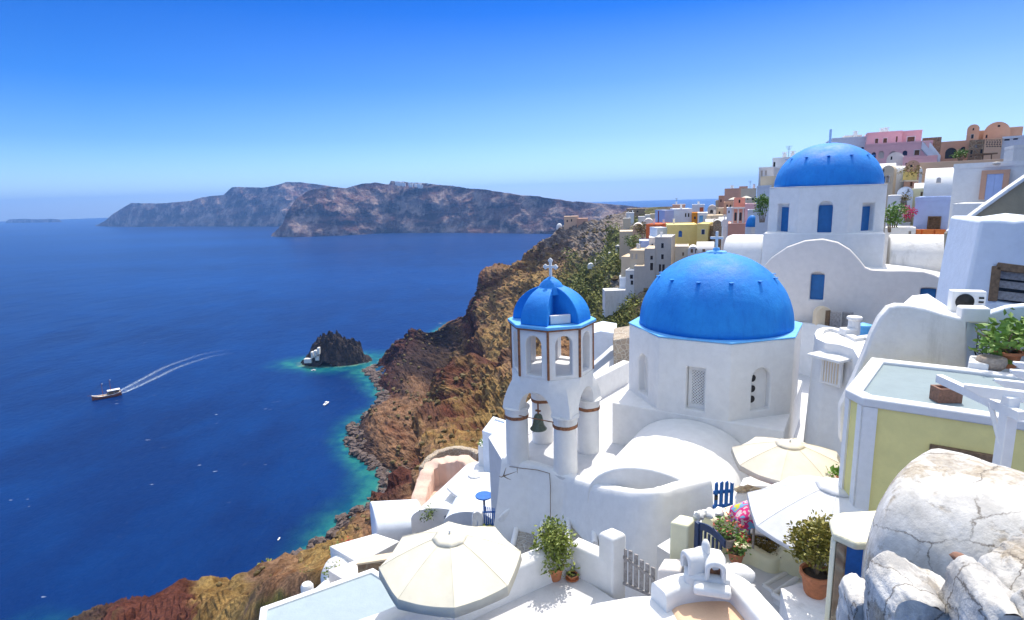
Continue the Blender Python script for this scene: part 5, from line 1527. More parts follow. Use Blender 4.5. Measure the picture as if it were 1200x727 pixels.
# cream pier and the dark gate
block('gate_pier', [(785, 612), (806, 617), (817, 607), (797, 602.5)], -7.2, -9.5, CREAMY, 'pale yellow pier at the left of the dark arched gate', 'gate pier')
q0, q1 = PY(818, 612, 11.6), PY(850, 634, 10.9)
gt = thing('dark_gate', 'dark blue gate with curved top rail and upright bars', 'gate', (q0.x, q0.y, ZG))
e_ = Vector((q1.x-q0.x, q1.y-q0.y, 0)); gw = e_.length; e_.normalize(); n_ = Vector((e_.y, -e_.x, 0)); o = Vector((q0.x, q0.y, ZG)); hA, hB = q0.z-ZG, q1.z-ZG
part('post', MB().obox(o+UP*hA/2, e_*.06, n_*.05, UP*hA/2), NAVY, gt, bevel=.01)
tr = []
for k in range(9):
    u = k/8; tr.append((gw*u, hA+(hB-hA)*u+.10*math.sin(math.pi*u)))
part('top_rail', MB().sweep(tr+[(a, b-.17) for a, b in tr[::-1]], o+n_*.02, e_, UP, -n_*.045), NAVY, gt, bevel=.01)
for k in range(1, 7):
    u = k/7; part('bar', MB().obox(o+e_*gw*u+UP*(hA+(hB-hA)*u)*.42, e_*.022, n_*.016, UP*(hA+(hB-hA)*u)*.5), NAVY, gt)
part('bottom_rail', MB().obox(o+e_*gw*.5+UP*.16, e_*gw*.5, n_*.022, UP*.1), NAVY, gt)
rk = MB(); r2 = random.Random(2)
for k in range(7):
    p = PZ(816+k*4.5+r2.uniform(-2, 2), 606-k*.4+r2.uniform(-1.5, 1.5), -7.2); rk.ball(p+UP*.05, r2.uniform(.09, .16), r2.uniform(.08, .14), r2.uniform(.06, .11), 9, 6, .5, k)
tag(part('stone_heap', rk, WHITE_WORN, smooth=50), 'heap of whitewashed stones on top of the wall by the dark gate', 'stones')
# cream garden wall with a stepped crest, hedge, bench, cloth
wallstrip([PZ(858, 640, -8.0).xy[:]+(-7.95,), PZ(880, 640, -8.0).xy[:]+(-8.0,), PZ(902, 649, -8).xy[:]+(-8.06,), PZ(911, 648, -8).xy[:]+(-8.0,), PZ(921, 642, -7.85).xy[:]+(-7.8,), PZ(944, 646, -7.8).xy[:]+(-7.78,)], -8.0, -9.4, .26, CREAMY, 'garden_wall', 'low cream garden wall with a stepped, rounded crest left of the big potted plant')
hg = MB(); r3 = random.Random(8)
for k in range(7):
    p = PZ(872+k*6.5, 632+k*2.3, -8.05); leaves(hg, p, .22, .2, .2, 210, .06, 20+k, .5, .1, 8)
tag(part('hedge', hg, LEAFDRY), 'clipped brownish hedge behind the cream garden wall', 'hedge')
b0 = PZ(893, 640, ZG+.0); 
bn = thing('bench', 'dark blue bench with a white cushion behind the hedge', 'bench', b0)
be = Vector((.90, -.42, 0)); bnn = Vector((-.42, -.90, 0)); bc_ = PY(904, 626, 12.4); bc_.z = ZG
part('seat', MB().obox(bc_+UP*.45, be*.5, bnn*.24, UP*.025), NAVY, bn)
part('cushion', MB().obox(bc_+UP*.51, be*.46, bnn*.22, UP*.035), CLOTHW, bn, bevel=.03)
for k in range(3): part('back_slat', MB().obox(bc_-bnn*.24+UP*(.58+.13*k), be*.5, bnn*.015, UP*.05), NAVY, bn)
for a in (-.46, .46):
    for b in (-.2, .2): part('leg', MB().obox(bc_+be*a+bnn*b+UP*.22, be*.025, bnn*.025, UP*.22), NAVY, bn)
cl = thing('hanging_cloth', 'pink, violet and yellow cloth draped over a post by the bench', 'cloth', PY(885, 630, 12.0))
m, nt, bs = newmat('patterned_cloth')
v = coords(nt); a_ = tex(nt, v, 2.2, 3, .6)
nt.links.new(ramp(nt, a_.outputs[0], [(.30, (.62, .02, .28, 1)), (.40, (.40, .08, .50, 1)), (.46, (.62, .50, .50, 1)), (.52, (.66, .03, .20, 1)), (.58, (.15, .35, .55, 1)), (.64, (.55, .50, .05, 1))], 'CONSTANT').outputs[0], bs.inputs['Base Color']); bs.inputs['Roughness'].default_value = .9
CLP = m
rows = []
for j in range(15):
    f = j/14; r = []
    for i in range(33):
        a = 2*math.pi*i/32; rr = (.12+.30*min(1, f*1.9))*(1+.18*math.sin(a*5+f*2)*f)
        px_ = PY(885, 589, 12.0)
        r.append((px_.x+rr*math.cos(a)*1.25, px_.y+rr*math.sin(a)*.8, px_.z-.02-.30*f*f-.34*f*(.6+.4*math.sin(a*2+1))))
    rows.append(r)
part('cloth', MB().grid(rows), CLP, cl, smooth=60)
p = PY(885, 590, 12.0); part('post', MB().tube([(p.x, p.y, ZG), p], .03, 8), GREYWOOD, cl)
for k, (px, py, s, lab) in enumerate(((852, 632, .20, 'grey pot of red flowers on the wall end by the dark gate'), (862, 650, .22, 'low pot of red flowers at the foot of the cream garden wall'))):
    p = PY(px, py+8, 11.2); lv = MB(); leaves(lv, p+UP*(s+.22), .24, .22, .24, 260, .08, 40+k); fl = MB(); leaves(fl, p+UP*(s+.34), .26, .24, .22, 60, .07, 50+k, .9, .1, 4)
    potted('potted_flowers', lab, p, s*.8, s*1.1, STONEPOT if k == 0 else POT, [('foliage', lv, LEAFBRIGHT), ('flowers', fl, REDPETAL)])
# broken white steps coming up to the big potted plant
for k in range(6):
    z = -8.62+.20*k
    pxs = [(884+k*11, 678+k*9.5), (916+k*9, 662+k*8.5), (950+k*9, 683+k*9), (918+k*11, 700+k*10)]
    P_ = [PZ(a, b, z) for a, b in pxs]
    st = thing('stone_step', 'rough whitewashed step, number %s from the bottom of the flight beside the big potted plant' % ('one', 'two', 'three', 'four', 'five', 'six')[k], 'step', P_[0])
    part('tread', MB().prism([p.xy[:] for p in P_], z-.35, z), COBBLE if k in (1, 3) else WHITE_WORN, st, bevel=.04)
    part('edge', MB().tube([P_[3].lerp(P_[0], -.05)+UP*.0, P_[3].lerp(P_[0], .5)+UP*.015, P_[0]+UP*.0], .06, 8).tube([P_[0]+UP*0, P_[1]+UP*.01], .06, 8), WHITE, st, smooth=60)
p = PZ(955, 696, -7.3)
setting(part('landing', MB().prism(polyz([(915, 690), (950, 680), (1005, 690), (1000, 735), (930, 745)], -7.3), -9.5, -7.3), WHITE_WORN))
lv = MB(); cc_ = p+UP*1.02
leaves(lv, cc_, .47, .45, .42, 3000, .085, 60, .62, -.2, 14)
st_ = MB(); r4 = random.Random(4)
for a in range(13):
    an = a*.52; e1 = cc_+Vector((.34*math.cos(an), .34*math.sin(an), r4.uniform(-.1, .25)))
    st_.tube([p+UP*.4, p+Vector((.10*math.cos(an), .10*math.sin(an), .66)), e1], .028, 6, .012)
potted('potted_plant', 'big round olive-brown jade plant in a terracotta pot at the head of the white steps', p, .27, .46, POT, [('foliage', lv, LEAFJADE), ('stem', st_, TWIG)])
# umbrellas of the yard
a2 = PY(926, 518.5, 13.4)
umbrella('umbrella', 'ivory umbrella shading the broad low wall below the near church', a2, 1.36, 8, .42, .14, a2.z-ZG, CLOTHI, rot=math.radians(12), sag=.06)
a3 = PY(984, 566, 10.8)
umbrella('umbrella', 'wide pure white umbrella between the jade plant and the yellow house', a3, 1.75, 8, .74, .08, a3.z-ZG, CLOTHW, rot=math.radians(8), sag=.07)
p = PY(985, 566, 12.3)
lv = MB(); leaves(lv, p+UP*.24, .2, .18, .14, 60, .16, 71, .5, -.3, 5)
pd = thing('potted_plant', 'small terracotta pot with a fleshy plant on a post behind the pure white umbrella', 'potted plant', p-UP*.02)
part('pot', pot_mb(p, .1, .17), POT, pd, smooth=40); part('foliage', lv, LEAFBRIGHT, pd)
tag(part('post', MB().box(p.x-.15, p.x+.15, p.y-.15, p.y+.15, ZG, p.z-.003), CREAMY, bevel=.02), 'cream post carrying the small fleshy plant', 'post')
# cobbled path below the tall wall
for k in range(6):
    z = -11.7+.48*k
    x0 = 600+k*32; 
    P_ = [PZ(598+k*33, 652-k*4.5, z), PZ(636+k*33, 650-k*5, z), PZ(640+k*30, 604-k*3, z), PZ(606+k*30, 618-k*4, z)]
    st = thing('path_step', 'cobbled step with white edges, %s up the path below the tall shaded wall' % ('first', 'second', 'third', 'fourth', 'fifth', 'sixth')[k], 'step', P_[0])
    part('tread', MB().prism([p.xy[:] for p in P_], z-1.5, z), COBBLE, st, bevel=.02)
    part('edge', MB().tube([P_[0]+UP*.02, P_[3]+UP*.03], .10, 8).tube([P_[1]+UP*.02, P_[2]+UP*.03], .06, 8), WHITE, st, smooth=60)

# ------------------------------------------------------------------ white houses below the bell tower, on the left
def vault_house(name, label, front, back, w, rise, hwall, mat, openings=(), seedm=None):
    """barrel-roofed house: front and back are the crest points of the vault"""
    f, b = Vector(front), Vector(back); d = b-f; L = d.length; dz = d.z; d.z = 0; ln = d.length; d.normalize(); s = Vector((d.y, -d.x, 0))
    t = thing(name, label, 'house', (f.x, f.y, f.z-rise-hwall))
    pf = [(-w/2, -rise-hwall), (w/2, -rise-hwall)]+[(w/2*math.cos(math.pi*k/18), -rise+rise*math.sin(math.pi*k/18)) for k in range(19)]
    body = part('wall', MB().sweep(pf, f, s, UP, d*ln+UP*dz), mat, t, bevel=.06, smooth=40)
    for (u, v, ww, hh, arch, m, nm) in openings:
        carve(body, MB().sweep(arch_prof(ww, hh) if arch else rect_prof(ww, hh), f+s*u+UP*v-d*.1, s, UP, d*.3))
        part(nm, MB().sweep(rect_prof(ww*.98, hh*.96), f+s*u+UP*v+d*.15, s, UP, d*.02), m, t)
    return t, f, d, s
vault_house('vaulted_house', 'long white barrel-roofed house with a blue door, left of the bell tower', PY(519, 596, 24.0), PY(572, 541, 31), 3.2, .75, 2.2, WHITE,
            ((.25, -.72, .42, .36, False, NAVY, 'window'), (-.55, -2.9, 1.6, 1.55, False, BLUEWOOD, 'door')))
vault_house('vaulted_house', 'small round-roofed white house nearest the sea cliff, left of the big cream umbrella', PY(436, 593, 25.0), PY(492, 590, 25.8), 2.5, .8, 1.4, WHITE_COOL)
t = thing('vaulted_house', 'small white vaulted roof half hidden behind the top of the big cream umbrella', 'house', PY(555, 612, 22))
f_ = PY(551, 600, 22.5)
part('wall', MB().sweep([(-1.2, -2.5), (1.2, -2.5)]+[(1.2*math.cos(math.pi*k/14), -.7+.7*math.sin(math.pi*k/14)) for k in range(15)], f_, (1, -.2, 0), UP, (.4, 2.5, 0)), WHITE_COOL, t, smooth=40)
def cube_house(name, label, pxs, z1, z0, mat, wins=(), parapet=.15, roofm=None):
    P_ = polyz(pxs, z1)
    c = (sum(p[0] for p in P_)/len(P_), sum(p[1] for p in P_)/len(P_), z0)
    t = thing(name, label, 'house', c)
    w = part('wall', MB().prism(P_, z0, z1-.05), mat, t, bevel=.04)
    part('roof_edge', rim_mb(P_, .2, z1-.15, z1+.06, .01), mat, t, bevel=.04)
    for (i, px0, py0, px1, py1, m, nm) in wins:
        a, b = Vector(P_[i]+(0,)), Vector(P_[(i+1) % len(P_)]+(0,))
        e = (b-a).normalized(); n = Vector((e.y, -e.x, 0))
        if n.y > 0: n = -n
        q0, q1 = hit(px0, py1, a, n), hit(px1, py1, a, n); tz_ = hit((px0+px1)/2, py0, a, n).z
        wd_ = (q1-q0).length; e2 = (q1-q0); e2.z = 0; e2.normalize()
        m0 = (q0+q1)/2
        carve(w, MB().sweep(rect_prof(wd_, tz_-m0.z), m0+n*.2, e2, UP, -n*.36))
        fr2 = part(nm, MB().sweep(rect_prof(wd_*.98, (tz_-m0.z)*.98), m0-n*.15, e2, UP, n*.03), m, t)
        if nm == 'door' or nm == 'window':
            mm = MB()
            for u in (-.44, .44): mm.obox(m0-n*.1+e2*wd_*u+UP*(tz_-m0.z)/2, e2*wd_*.06, n*.04, UP*(tz_-m0.z)/2*.96)
            mm.obox(m0-n*.1+UP*(tz_-m0.z)*.92, e2*wd_*.38, n*.04, UP*(tz_-m0.z)*.05)
            part('frame', mm, m if m is not DARKWIN else GREYWOOD, fr2)
    return t
cube_house('cube_house', 'upper white cube house just left of the bell tower columns', [(565, 506), (592, 514), (606, 498), (578, 489)], -12.2, -19, WHITE_COOL)
cube_house('cube_house', 'lower white cube house with a dark blue doorway, left of the bell tower columns', [(575, 524), (612, 528), (616, 512), (583, 514)], -12.6, -18, WHITE_COOL, ((0, 583, 533, 598, 560, NAVY, 'door'),))
block('planter', [(560, 523), (573, 527), (577, 516), (563, 514)], -13.4, -18, WHITE, 'white planter box with a green shrub beside the upper cube house', 'planter')
lv = MB(); leaves(lv, PZ(568, 518, -13.2), .35, .35, .25, 160, .12, 81); tag(part('shrub', lv, LEAFBRIGHT), 'round green shrub in the white planter above the peach ruin', 'shrub')
# peach ruin with a rubble terrace wall above it
t = thing('ruined_house', 'roofless peach-coloured ruin with bare walls beside the long barrel-roofed house', 'ruin', PY(520, 585, 34))
rp0 = [PY(487, 606, 31.0), PY(491, 582, 32.5), PY(497, 560, 34.0), PY(506, 543, 35.2), PY(524, 537, 35.6), PY(544, 538, 35.4), PY(557, 547, 34.6)]
wallstrip([tuple(q) for q in rp0], 0, -22, .95, RUINP, 'wall', None, t, lumpy=.22)
rp1 = [PY(489, 608, 30.2), PY(510, 612, 29.6), PY(522, 600, 30.0)]
wallstrip([tuple(q) for q in rp1], 0, -22, .7, RUINP, 'wall', None, t, lumpy=.2)
part('floor', MB().prism([q.xy[:] for q in rp0[::-1]]+[q.xy[:] for q in rp1], -22, rp0[3].z-1.5), RUINP, t)
wallstrip([PY(494, 548, 38)[:], PY(506, 533, 39)[:], PY(525, 525, 40)[:], PY(548, 525, 40)[:], PY(562, 531, 39)[:]], 0, -30, .5, RUBBLE, 'rubble_wall', 'curved rubble terrace wall above the peach ruin', lumpy=.1)
# terrace with the white umbrella, table and blue gate
TER = polyz([(522, 592), (545, 558), (600, 545), (612, 600), (590, 625), (556, 612)], -14.6)
setting(part('lower_terrace', MB().prism(TER, -19, -14.6), FLOORW))
a4 = PY(556, 556, 25.5)
umbrella('umbrella', 'white umbrella on the lower terrace left of the bell tower', a4, 1.32, 8, .5, .1, a4.z+14.6, CLOTHW, rot=.2, sag=.03)
tp_ = PY(567, 581, 22.6)
tb_ = thing('cafe_table', 'small round table with bright blue top on the lower terrace', 'table', (tp_.x, tp_.y, -14.6))
part('tabletop', MB().lathe(tp_, [(.36, -.03), (.37, 0), (.36, .02), (.001, .02)], 20), BLUEWOOD, tb_)
part('leg', MB().tube([(tp_.x, tp_.y, -14.6), tp_-UP*.03], .05, 8), GREYWOOD, tb_)
def chair(label, c, rz):
    t = thing('chair', label, 'chair', c, 'wooden chairs by the blue table')
    e = vdir(rz); n = vdir(rz+90); c = Vector(c)
    part('seat', MB().obox(c+UP*.45, e*.22, n*.22, UP*.025), SAND, t)
    part('backrest', MB().obox(c+UP*.75-n*.21, e*.21, n*.015, UP*.12).obox(c+UP*.56-n*.21, e*.21, n*.015, UP*.04), SAND, t)
    for a in (-.19, .19):
        for b, h in ((-.21, .9), (.19, .44)): part('leg', MB().obox(c+e*a+n*b+UP*h/2, e*.02, n*.02, UP*h/2), BROWNWOOD, t)
q = PY(577, 590, 23.2); chair('light wooden chair right of the blue table on the lower terrace', (q.x, q.y, -14.6), 60)
q = PY(580, 578, 25.0); chair('light wooden chair farther behind the blue table on the lower terrace', (q.x, q.y, -14.6), 200)
b0 = PY(567, 622, 19.8); b1 = PY(581, 622, 19.6); tt = PY(567, 593, 19.8).z
gt = thing('picket_gate', 'small dark blue picket gate low at the left of the tall shaded wall', 'gate', (b0.x, b0.y, b0.z))
for k in range(6):
    p = Vector(b0).lerp(b1, (k+.5)/6); part('picket', MB().box(p.x-.02, p.x+.02, p.y-.012, p.y+.012, p.z, tt), BLUEWOOD, gt)
for f in (.25, .78):
    c = (Vector(b0)+b1)/2; part('rail', MB().box(b0.x, b1.x, c.y+.012, c.y+.03, c.z+(tt-c.z)*f-.03, c.z+(tt-c.z)*f+.03), BLUEWOOD, gt)
p = PY(560, 623, 19.9); q = PY(560, 594, 19.9)
rock_slab('gate_pier', 'spotted white pier left of the small dark blue picket gate', [(553, 640), (554, 600), (558, 593), (563, 594), (566, 600), (566.5, 640)], 19.9, .4, WHITE_WORN, 'gate pier', .03, 0)
wallstrip([PY(582, 612, 19.6)[:], PY(590, 600, 19.4)[:], PY(600, 592, 19.4)[:]], 0, -16, .25, WHITE, 'garden_wall', 'short white wall between the small blue gate and the tall shaded wall')
lv = MB(); leaves(lv, PY(572, 625, 19.4), .35, .25, .25, 200, .12, 90); tag(part('shrub', lv, LEAF), 'green shrub at the foot of the small dark blue picket gate', 'shrub')
# pale blue roof and the small terraces above the sea
ZLB = -11.0
bpx = [(306, 713), (437, 667), (458, 680), (545, 716), (470, 760), (300, 760)]
bp_ = polyz(bpx, ZLB)
t = thing('blue_roof_house', 'house with a plain pale blue flat roof at the lower left', 'house', (bp_[0][0]+2, bp_[0][1], -16))
part('wall', MB().prism(bp_, -17, ZLB-.12), WHITE, t)
part('roof', MB().prism(inset(bp_, .15), ZLB-.3, ZLB-.03), ROOFBLUE, t)
part('roof_edge', rim_mb(bp_, .16, ZLB-.2, ZLB+.03, .02), WHITE, t, bevel=.03)
wallstrip([PY(352, 705, 16.5)[:], PY(375, 688, 18)[:], PY(395, 668, 20)[:], PY(410, 648, 22.5)[:], PY(424, 632, 25)[:]], 0, -22, .3, WHITE, 'garden_wall', 'white wall snaking down along the cliff edge left of the pale blue roof')
p = PY(360, 690, 16.9); tag(part('post', MB().lathe(p-UP*.5, [(.2, 0), (.2, .6), (.15, .68), (.001, .7)], 12), WHITE, smooth=40), 'stubby round white post at the end of the snaking wall', 'post')
block('terrace_block', [(384, 668), (420, 655), (452, 664), (420, 690)], -12.6, -20, WHITE_PINK, 'small pinkish terrace beside the snaking white wall', 'terrace')
t = thing('stone_wall', 'brown stone wall with pale cap above the pale blue roof', 'wall', PZ(436, 656, -16))
block('wall', [(418, 661), (455, 655), (460, 648), (424, 654)], -11.6, -16, BROWNSTONE, None, par=t)
block('cap', [(417, 661), (456, 655), (461, 647), (423, 653)], -11.52, -11.597, SAND, None, par=t, bevel=.02)
block('terrace_block', [(386, 640), (440, 625), (468, 634), (420, 660)], -13.4, -20, WHITE, 'white stepped terrace behind the brown stone wall', 'terrace')
p = PY(404, 661, 20.5); tag(part('dome_roof', MB().lathe(p-UP*.8, [(.95, 0), (.93, .5), (.75, .85), (.4, 1.05), (.001, 1.1)], 18), WHITE, smooth=50), 'small white rounded oven-like dome above the pale blue roof', 'oven')
for k, (px, py, Y, m, lab) in enumerate(((392, 672, 19, LEAF, 'green bush at the inner side of the snaking white wall'), (413, 640, 23, REDPETAL, 'clump of red geraniums below the round-roofed small house'), (398, 645, 22.5, LEAF, 'dark bush beside the red geraniums'), (500, 601, 24, LEAF, 'leafy bush left of the blue door of the barrel-roofed house'))):
    lv = MB(); leaves(lv, PY(px, py, Y), .35, .3, .3, 180, .11, 100+k); tag(part('bush', lv, m), lab, 'bush')
# stone tower and white roofs between the bell tower and the near dome
YB = 34
def quadwall(name, label, pxs, Y, th, mat, cat='wall', ext=6):
    P_ = [PY(a, b, Y) for a, b in pxs]
    n = len(P_); mb = MB().add([tuple(p) for p in P_]+[(p.x+.2*th, p.y+th, p.z) for p in P_], [tuple(range(n)), tuple(range(2*n-1, n-1, -1))]+[((i+1) % n, i, i+n, (i+1) % n+n) for i in range(n)])
    return tag(part(name, mb, mat, bevel=.05), label, cat)
quadwall('rubble_house', 'square brown rubble house between the bell tower and the near dome', [(718, 399), (737, 396), (760, 396), (760, 450), (720, 446)], 31, 3, RUBBLE, 'house')
quadwall('white_house', 'white stepped house behind the bell tower, beside the rubble house', [(690, 392), (704, 388), (722, 391), (722, 446), (692, 446)], 36, 3, WHITE_COOL, 'house')
quadwall('white_house', 'white stairs and wall right behind the bell tower', [(692, 432), (706, 420), (716, 411), (722, 411), (722, 446), (690, 446)], 33.5, 1.2, WHITE, 'stairs')
# ------------------------------------------------------------------ the village climbing the ridge behind
def vh(name, label, x0, x1, yt, yb, Y, D, mat, wins=(), roof='flat', yaw=0.0, ext=4.0, roofm=None, cat='house', rim=True, group=None):
    Y, D, ext = Y*VS, D*VD, ext*VD
    xm, ym = (x0+x1)/2, (yt+yb)/2
    P = PY(xm, ym, Y)
    n = Vector((-P.x, -P.y, 0)).normalized(); n = Matrix.Rotation(math.radians(yaw), 3, 'Z') @ n
    e = Vector((-n.y, n.x, 0))
    a, b = hit(x0, ym, P, n), hit(x1, ym, P, n)
    zt, zb = hit(xm, yt, P, n).z, hit(xm, yb, P, n).z
    w = (b-a).dot(e); o = a.copy(); o.z = 0
    mid = o+e*w/2
    t = thing(name, label, cat, (mid-n*D/2)[:2]+(zb,) if False else ((mid-n*D/2).x, (mid-n*D/2).y, zb-ext), group)
    roofm = roofm or WHITE
    if roof == 'flat':
        body = part('wall', MB().sweep([(0, zb-ext), (w, zb-ext), (w, zt-.12), (0, zt-.12)], o, e, UP, -n*D), mat, t)
        q = [(o+e*u-n*v).xy[:] for u, v in ((0, 0), (w, 0), (w, D), (0, D))]
        r = part('roof', MB().prism(inset(q, .15), zt-.3, zt-.10), roofm, t)
        if rim: part('roof_edge', rim_mb(q, .22, zt-.25, zt, .03), mat if mat not in (CONCRETE,) else WHITE, r)
        rr_ = random.Random(label)
        if Y > 40 and w > 3.2 and cat in ('house', 'mansion'):
            for _ in range(rr_.randint(1, 2)):
                c_ = o+e*w*rr_.uniform(.15, .85)-n*D*rr_.uniform(.3, .8); hh_ = rr_.uniform(.5, 1.1)
                part('chimney', MB().box(c_.x-.22, c_.x+.22, c_.y-.22, c_.y+.22, zt-.2, zt+hh_).box(c_.x-.3, c_.x+.3, c_.y-.3, c_.y+.3, zt+hh_+.12, zt+hh_+.22).box(c_.x-.1, c_.x+.1, c_.y-.1, c_.y+.1, zt+hh_-.05, zt+hh_+.15), WHITE, r)
            if rr_.random() < .5:
                c_ = o+e*w*rr_.uniform(.2, .8)-n*D*.6
                am = MB().tube([(c_.x, c_.y, zt-.2), (c_.x, c_.y, zt+1.9)], .035, 5)
                for q_ in range(4): am.tube([c_+UP*(zt+1.85-.16*q_)-e*(.5-.08*q_), c_+UP*(zt+1.85-.16*q_)+e*(.5-.08*q_)], .02, 4)
                part('antenna', am, BLACKIRON, r)
    elif roof == 'arch':                                             # barrel roof whose round end faces us
        rise = min(w/2, (zt-zb)*.75)
        pf = [(0, zb-ext), (w, zb-ext)]+[(w/2+w/2*math.cos(math.pi*k/16), zt-rise+rise*math.sin(math.pi*k/16)) for k in range(17)]
        body = part('wall', MB().sweep(pf, o, e, UP, -n*.5), mat, t, smooth=40)
        pf2 = [(0.03, zb-ext), (w-.03, zb-ext)]+[(w/2+(w/2-.03)*math.cos(math.pi*k/16), zt-.04-rise+rise*math.sin(math.pi*k/16)) for k in range(17)]
        part('roof', MB().sweep(pf2, o-n*.5, e, UP, -n*(D-.5)), roofm, t, smooth=40)
    elif roof == 'barrel':                                           # barrel roof seen from its long side
        r = D/2; rise = min(r, (zt-zb)*.8)
        pf = [(0, zb-ext), (D, zb-ext)]+[(r+r*math.cos(math.pi*k/16), zt-rise+rise*math.sin(math.pi*k/16)) for k in range(17)]
        body = part('wall', MB().sweep(pf, o, -n, UP, e*w), mat, t, smooth=40)
    elif roof == 'dome':
        c = o+e*w/2-n*w/2; r = w/2
        h = zt-zb
        body = part('drum', MB().lathe((c.x, c.y, zb-ext), [(r*1.02, 0), (r*1.02, ext+h*.25), (r*.9, ext+h*.26)], 24), WHITE, t, smooth=40)
        part('dome', MB().lathe((c.x, c.y, zb+h*.25), [(r*.98*math.cos(math.pi/2*k/10)+.001, h*.75*math.sin(math.pi/2*k/10)) for k in range(11)], 28), mat, t, smooth=180)
    for wq in wins:
        px0, py0, px1, py1, m = wq[:5]; arch = len(wq) > 5 and wq[5]
        c0, c1 = hit(px0, py1, P, n), hit(px1, py1, P, n); h = hit((px0+px1)/2, py0, P, n).z-c0.z; ww = (c1-c0).dot(e)
        c = (c0+c1)/2
        prof = arch_prof(ww, max(h, ww*.6)) if arch else rect_prof(ww, h)
        carve(body, MB().sweep(prof, c+n*.3, e, UP, -n*.52))
        tall = h > 1.75
        f = part('door' if tall else 'window', MB().sweep(prof, c-n*.21, e, UP, n*.03), m, t)
        if px1-px0 > 3.2 and not arch:
            mm = MB()
            for u in (-.45, .45): mm.obox(c+n*.03+e*u*ww*1.1+UP*h/2, e*ww*.05, n*.04, UP*h*.52)
            mm.obox(c+n*.03+UP*(h+ww*.02), e*ww*.54, n*.05, UP*ww*.05)
            part('frame', mm, BROWNWOOD if mat is LIGHTBLUE else WHITE, f)
    return t
DW, SH = DARKWIN, SHUTTER
VS, VD = 1.5, 1.35
# --- far cluster on the ridge, left of the near dome
vh('grey_house', 'tall grey three-storey house standing on the cliff edge, left of the near dome', 767, 786, 278, 345, 86, 7, GREYP, ((774.5, 285, 778, 291, DW), (774.5, 298, 778, 304, DW), (772, 310, 774.6, 319, DW), (776, 310, 778.8, 319, DW)), yaw=-6)
vh('grey_house', 'grey stepped house adjoining the left of the tall three-storey grey house', 755, 767.5, 291.5, 352, 86.5, 7, GREYP, ((762, 300, 765, 304.5, DW), (761.5, 308, 765.5, 317, DW)), yaw=-6, roofm=SAND)
vh('grey_house', 'lowest step of the grey houses, its blank wall above the cliff shrubs', 743, 755.5, 312, 364, 87, 7, GREYP, (), yaw=-6, roofm=SAND)
vh('retaining_wall', 'stained grey-white retaining wall under the grey stepped houses', 709, 745, 340, 366, 90, 3, WHITE_WORN, (), cat='wall', rim=False, yaw=10, roofm=WHITE_WORN)
vh('yellow_house', 'big yellow house with an arched blue door above the near dome', 782, 817, 263.5, 303, 93, 8, OCHREY, ((795, 270.5, 799.3, 278, BLUEWOOD, True),), yaw=4, roofm=OCHREY)
vh('yellow_house', 'yellow side wing with one blue-framed window above the near dome', 816.5, 829.5, 262.5, 292, 91, 7, OCHREY, ((821.8, 269, 826, 275, NAVY),), yaw=-8, roofm=OCHREY)
vh('round_house', 'greyish round-cornered house below the big yellow house', 791, 807, 289, 305, 81, 5, SAND, ((799.5, 296, 801.5, 300, BROWNWOOD),), roofm=GREYP)
vh('white_house', 'little white house with two brown windows below the yellow side wing', 806, 818, 289, 302, 79, 4, WHITE, ((809.3, 292, 812.2, 296.5, BROWNWOOD), (814.5, 292, 816.8, 297, BROWNWOOD)), 'arch')
vh('white_house', 'low white rounded house beside the cross of the near dome', 816, 837, 285, 300, 78.5, 5, WHITE, ((823, 292, 826.5, 295.5, BROWNWOOD),), 'barrel')
vh('white_house', 'large white cubic house with two tiny windows above the big yellow house', 789, 811, 245, 264, 108, 8, WHITE_COOL, ((802.6, 250, 804.4, 254.5, DW), (806, 250, 807.8, 254.5, DW)), yaw=6)
vh('brown_house', 'low reddish-brown house peeping over the large white cubic house', 788, 803, 240, 246, 118, 6, TERRA, ())
vh('blue_house', 'pale blue-grey house between the dark red tower and the white cubic house', 779, 789.5, 246.5, 262, 107, 6, LIGHTBLUE, (), yaw=20)
vh('red_house', 'dark red narrow house on the ridge left of the white cubic house', 771, 779.5, 247.5, 262, 110, 6, REDWALL, ((774.5, 252, 776, 255, DW),), roofm=REDWALL)
vh('orange_house', 'rust-orange house at the left end of the village', 757, 775, 263, 282, 100, 7, RUST, (), yaw=-14, roofm=RUST)
vh('stairs', 'lavender-shaded white stairs between the rust-orange and the big yellow house', 770, 783, 267, 281, 95, 4, WHITE_COOL, (), cat='stairs', yaw=20)
vh('vaulted_house', 'pale peach round-roofed house left of the rust-orange house', 741.5, 754, 262, 276, 112, 6, PEACH, (), 'arch', roofm=WHITE_PINK)
vh('vaulted_house', 'pale round-roofed house up behind the rust-orange house', 754, 766, 256.5, 268, 120, 6, WHITE_PINK, (), 'arch', roofm=WHITE_PINK)
vh('terrace', 'sand-coloured terrace stepping down left of the rust-orange house', 726, 744, 271, 283, 116, 6, SAND, (), cat='terrace', rim=False, roofm=SAND)
vh('amber_house', 'small amber-yellow house right of the large white cubic house', 810.5, 817.5, 249.5, 263, 107, 5, AMBER, ((813, 254, 815.5, 257, DW),), roofm=AMBER)
vh('white_house', 'white house with a sky-blue wall right of the amber house', 817.5, 829, 249.5, 264, 105, 6, WHITE_COOL, ((819, 252.5, 824, 261, BLUELEDGE),))
vh('white_house', 'white house with an orange wall panel on the skyline above the amber house', 811, 825.5, 240, 251, 122, 6, WHITE_COOL, ((819.5, 243, 824.5, 249, RUST),))
vh('blue_house', 'small lavender-blue house left of the grey houses', 749, 761, 282.5, 297, 95, 5, LIGHTBLUE, (), roofm=WHITE_COOL)
vh('pink_house', 'little pale pink house between the lavender-blue and the tall grey house', 760.5, 769, 278.5, 297, 93, 5, WHITE_PINK, ((763.5, 286, 765.5, 289, DW),))
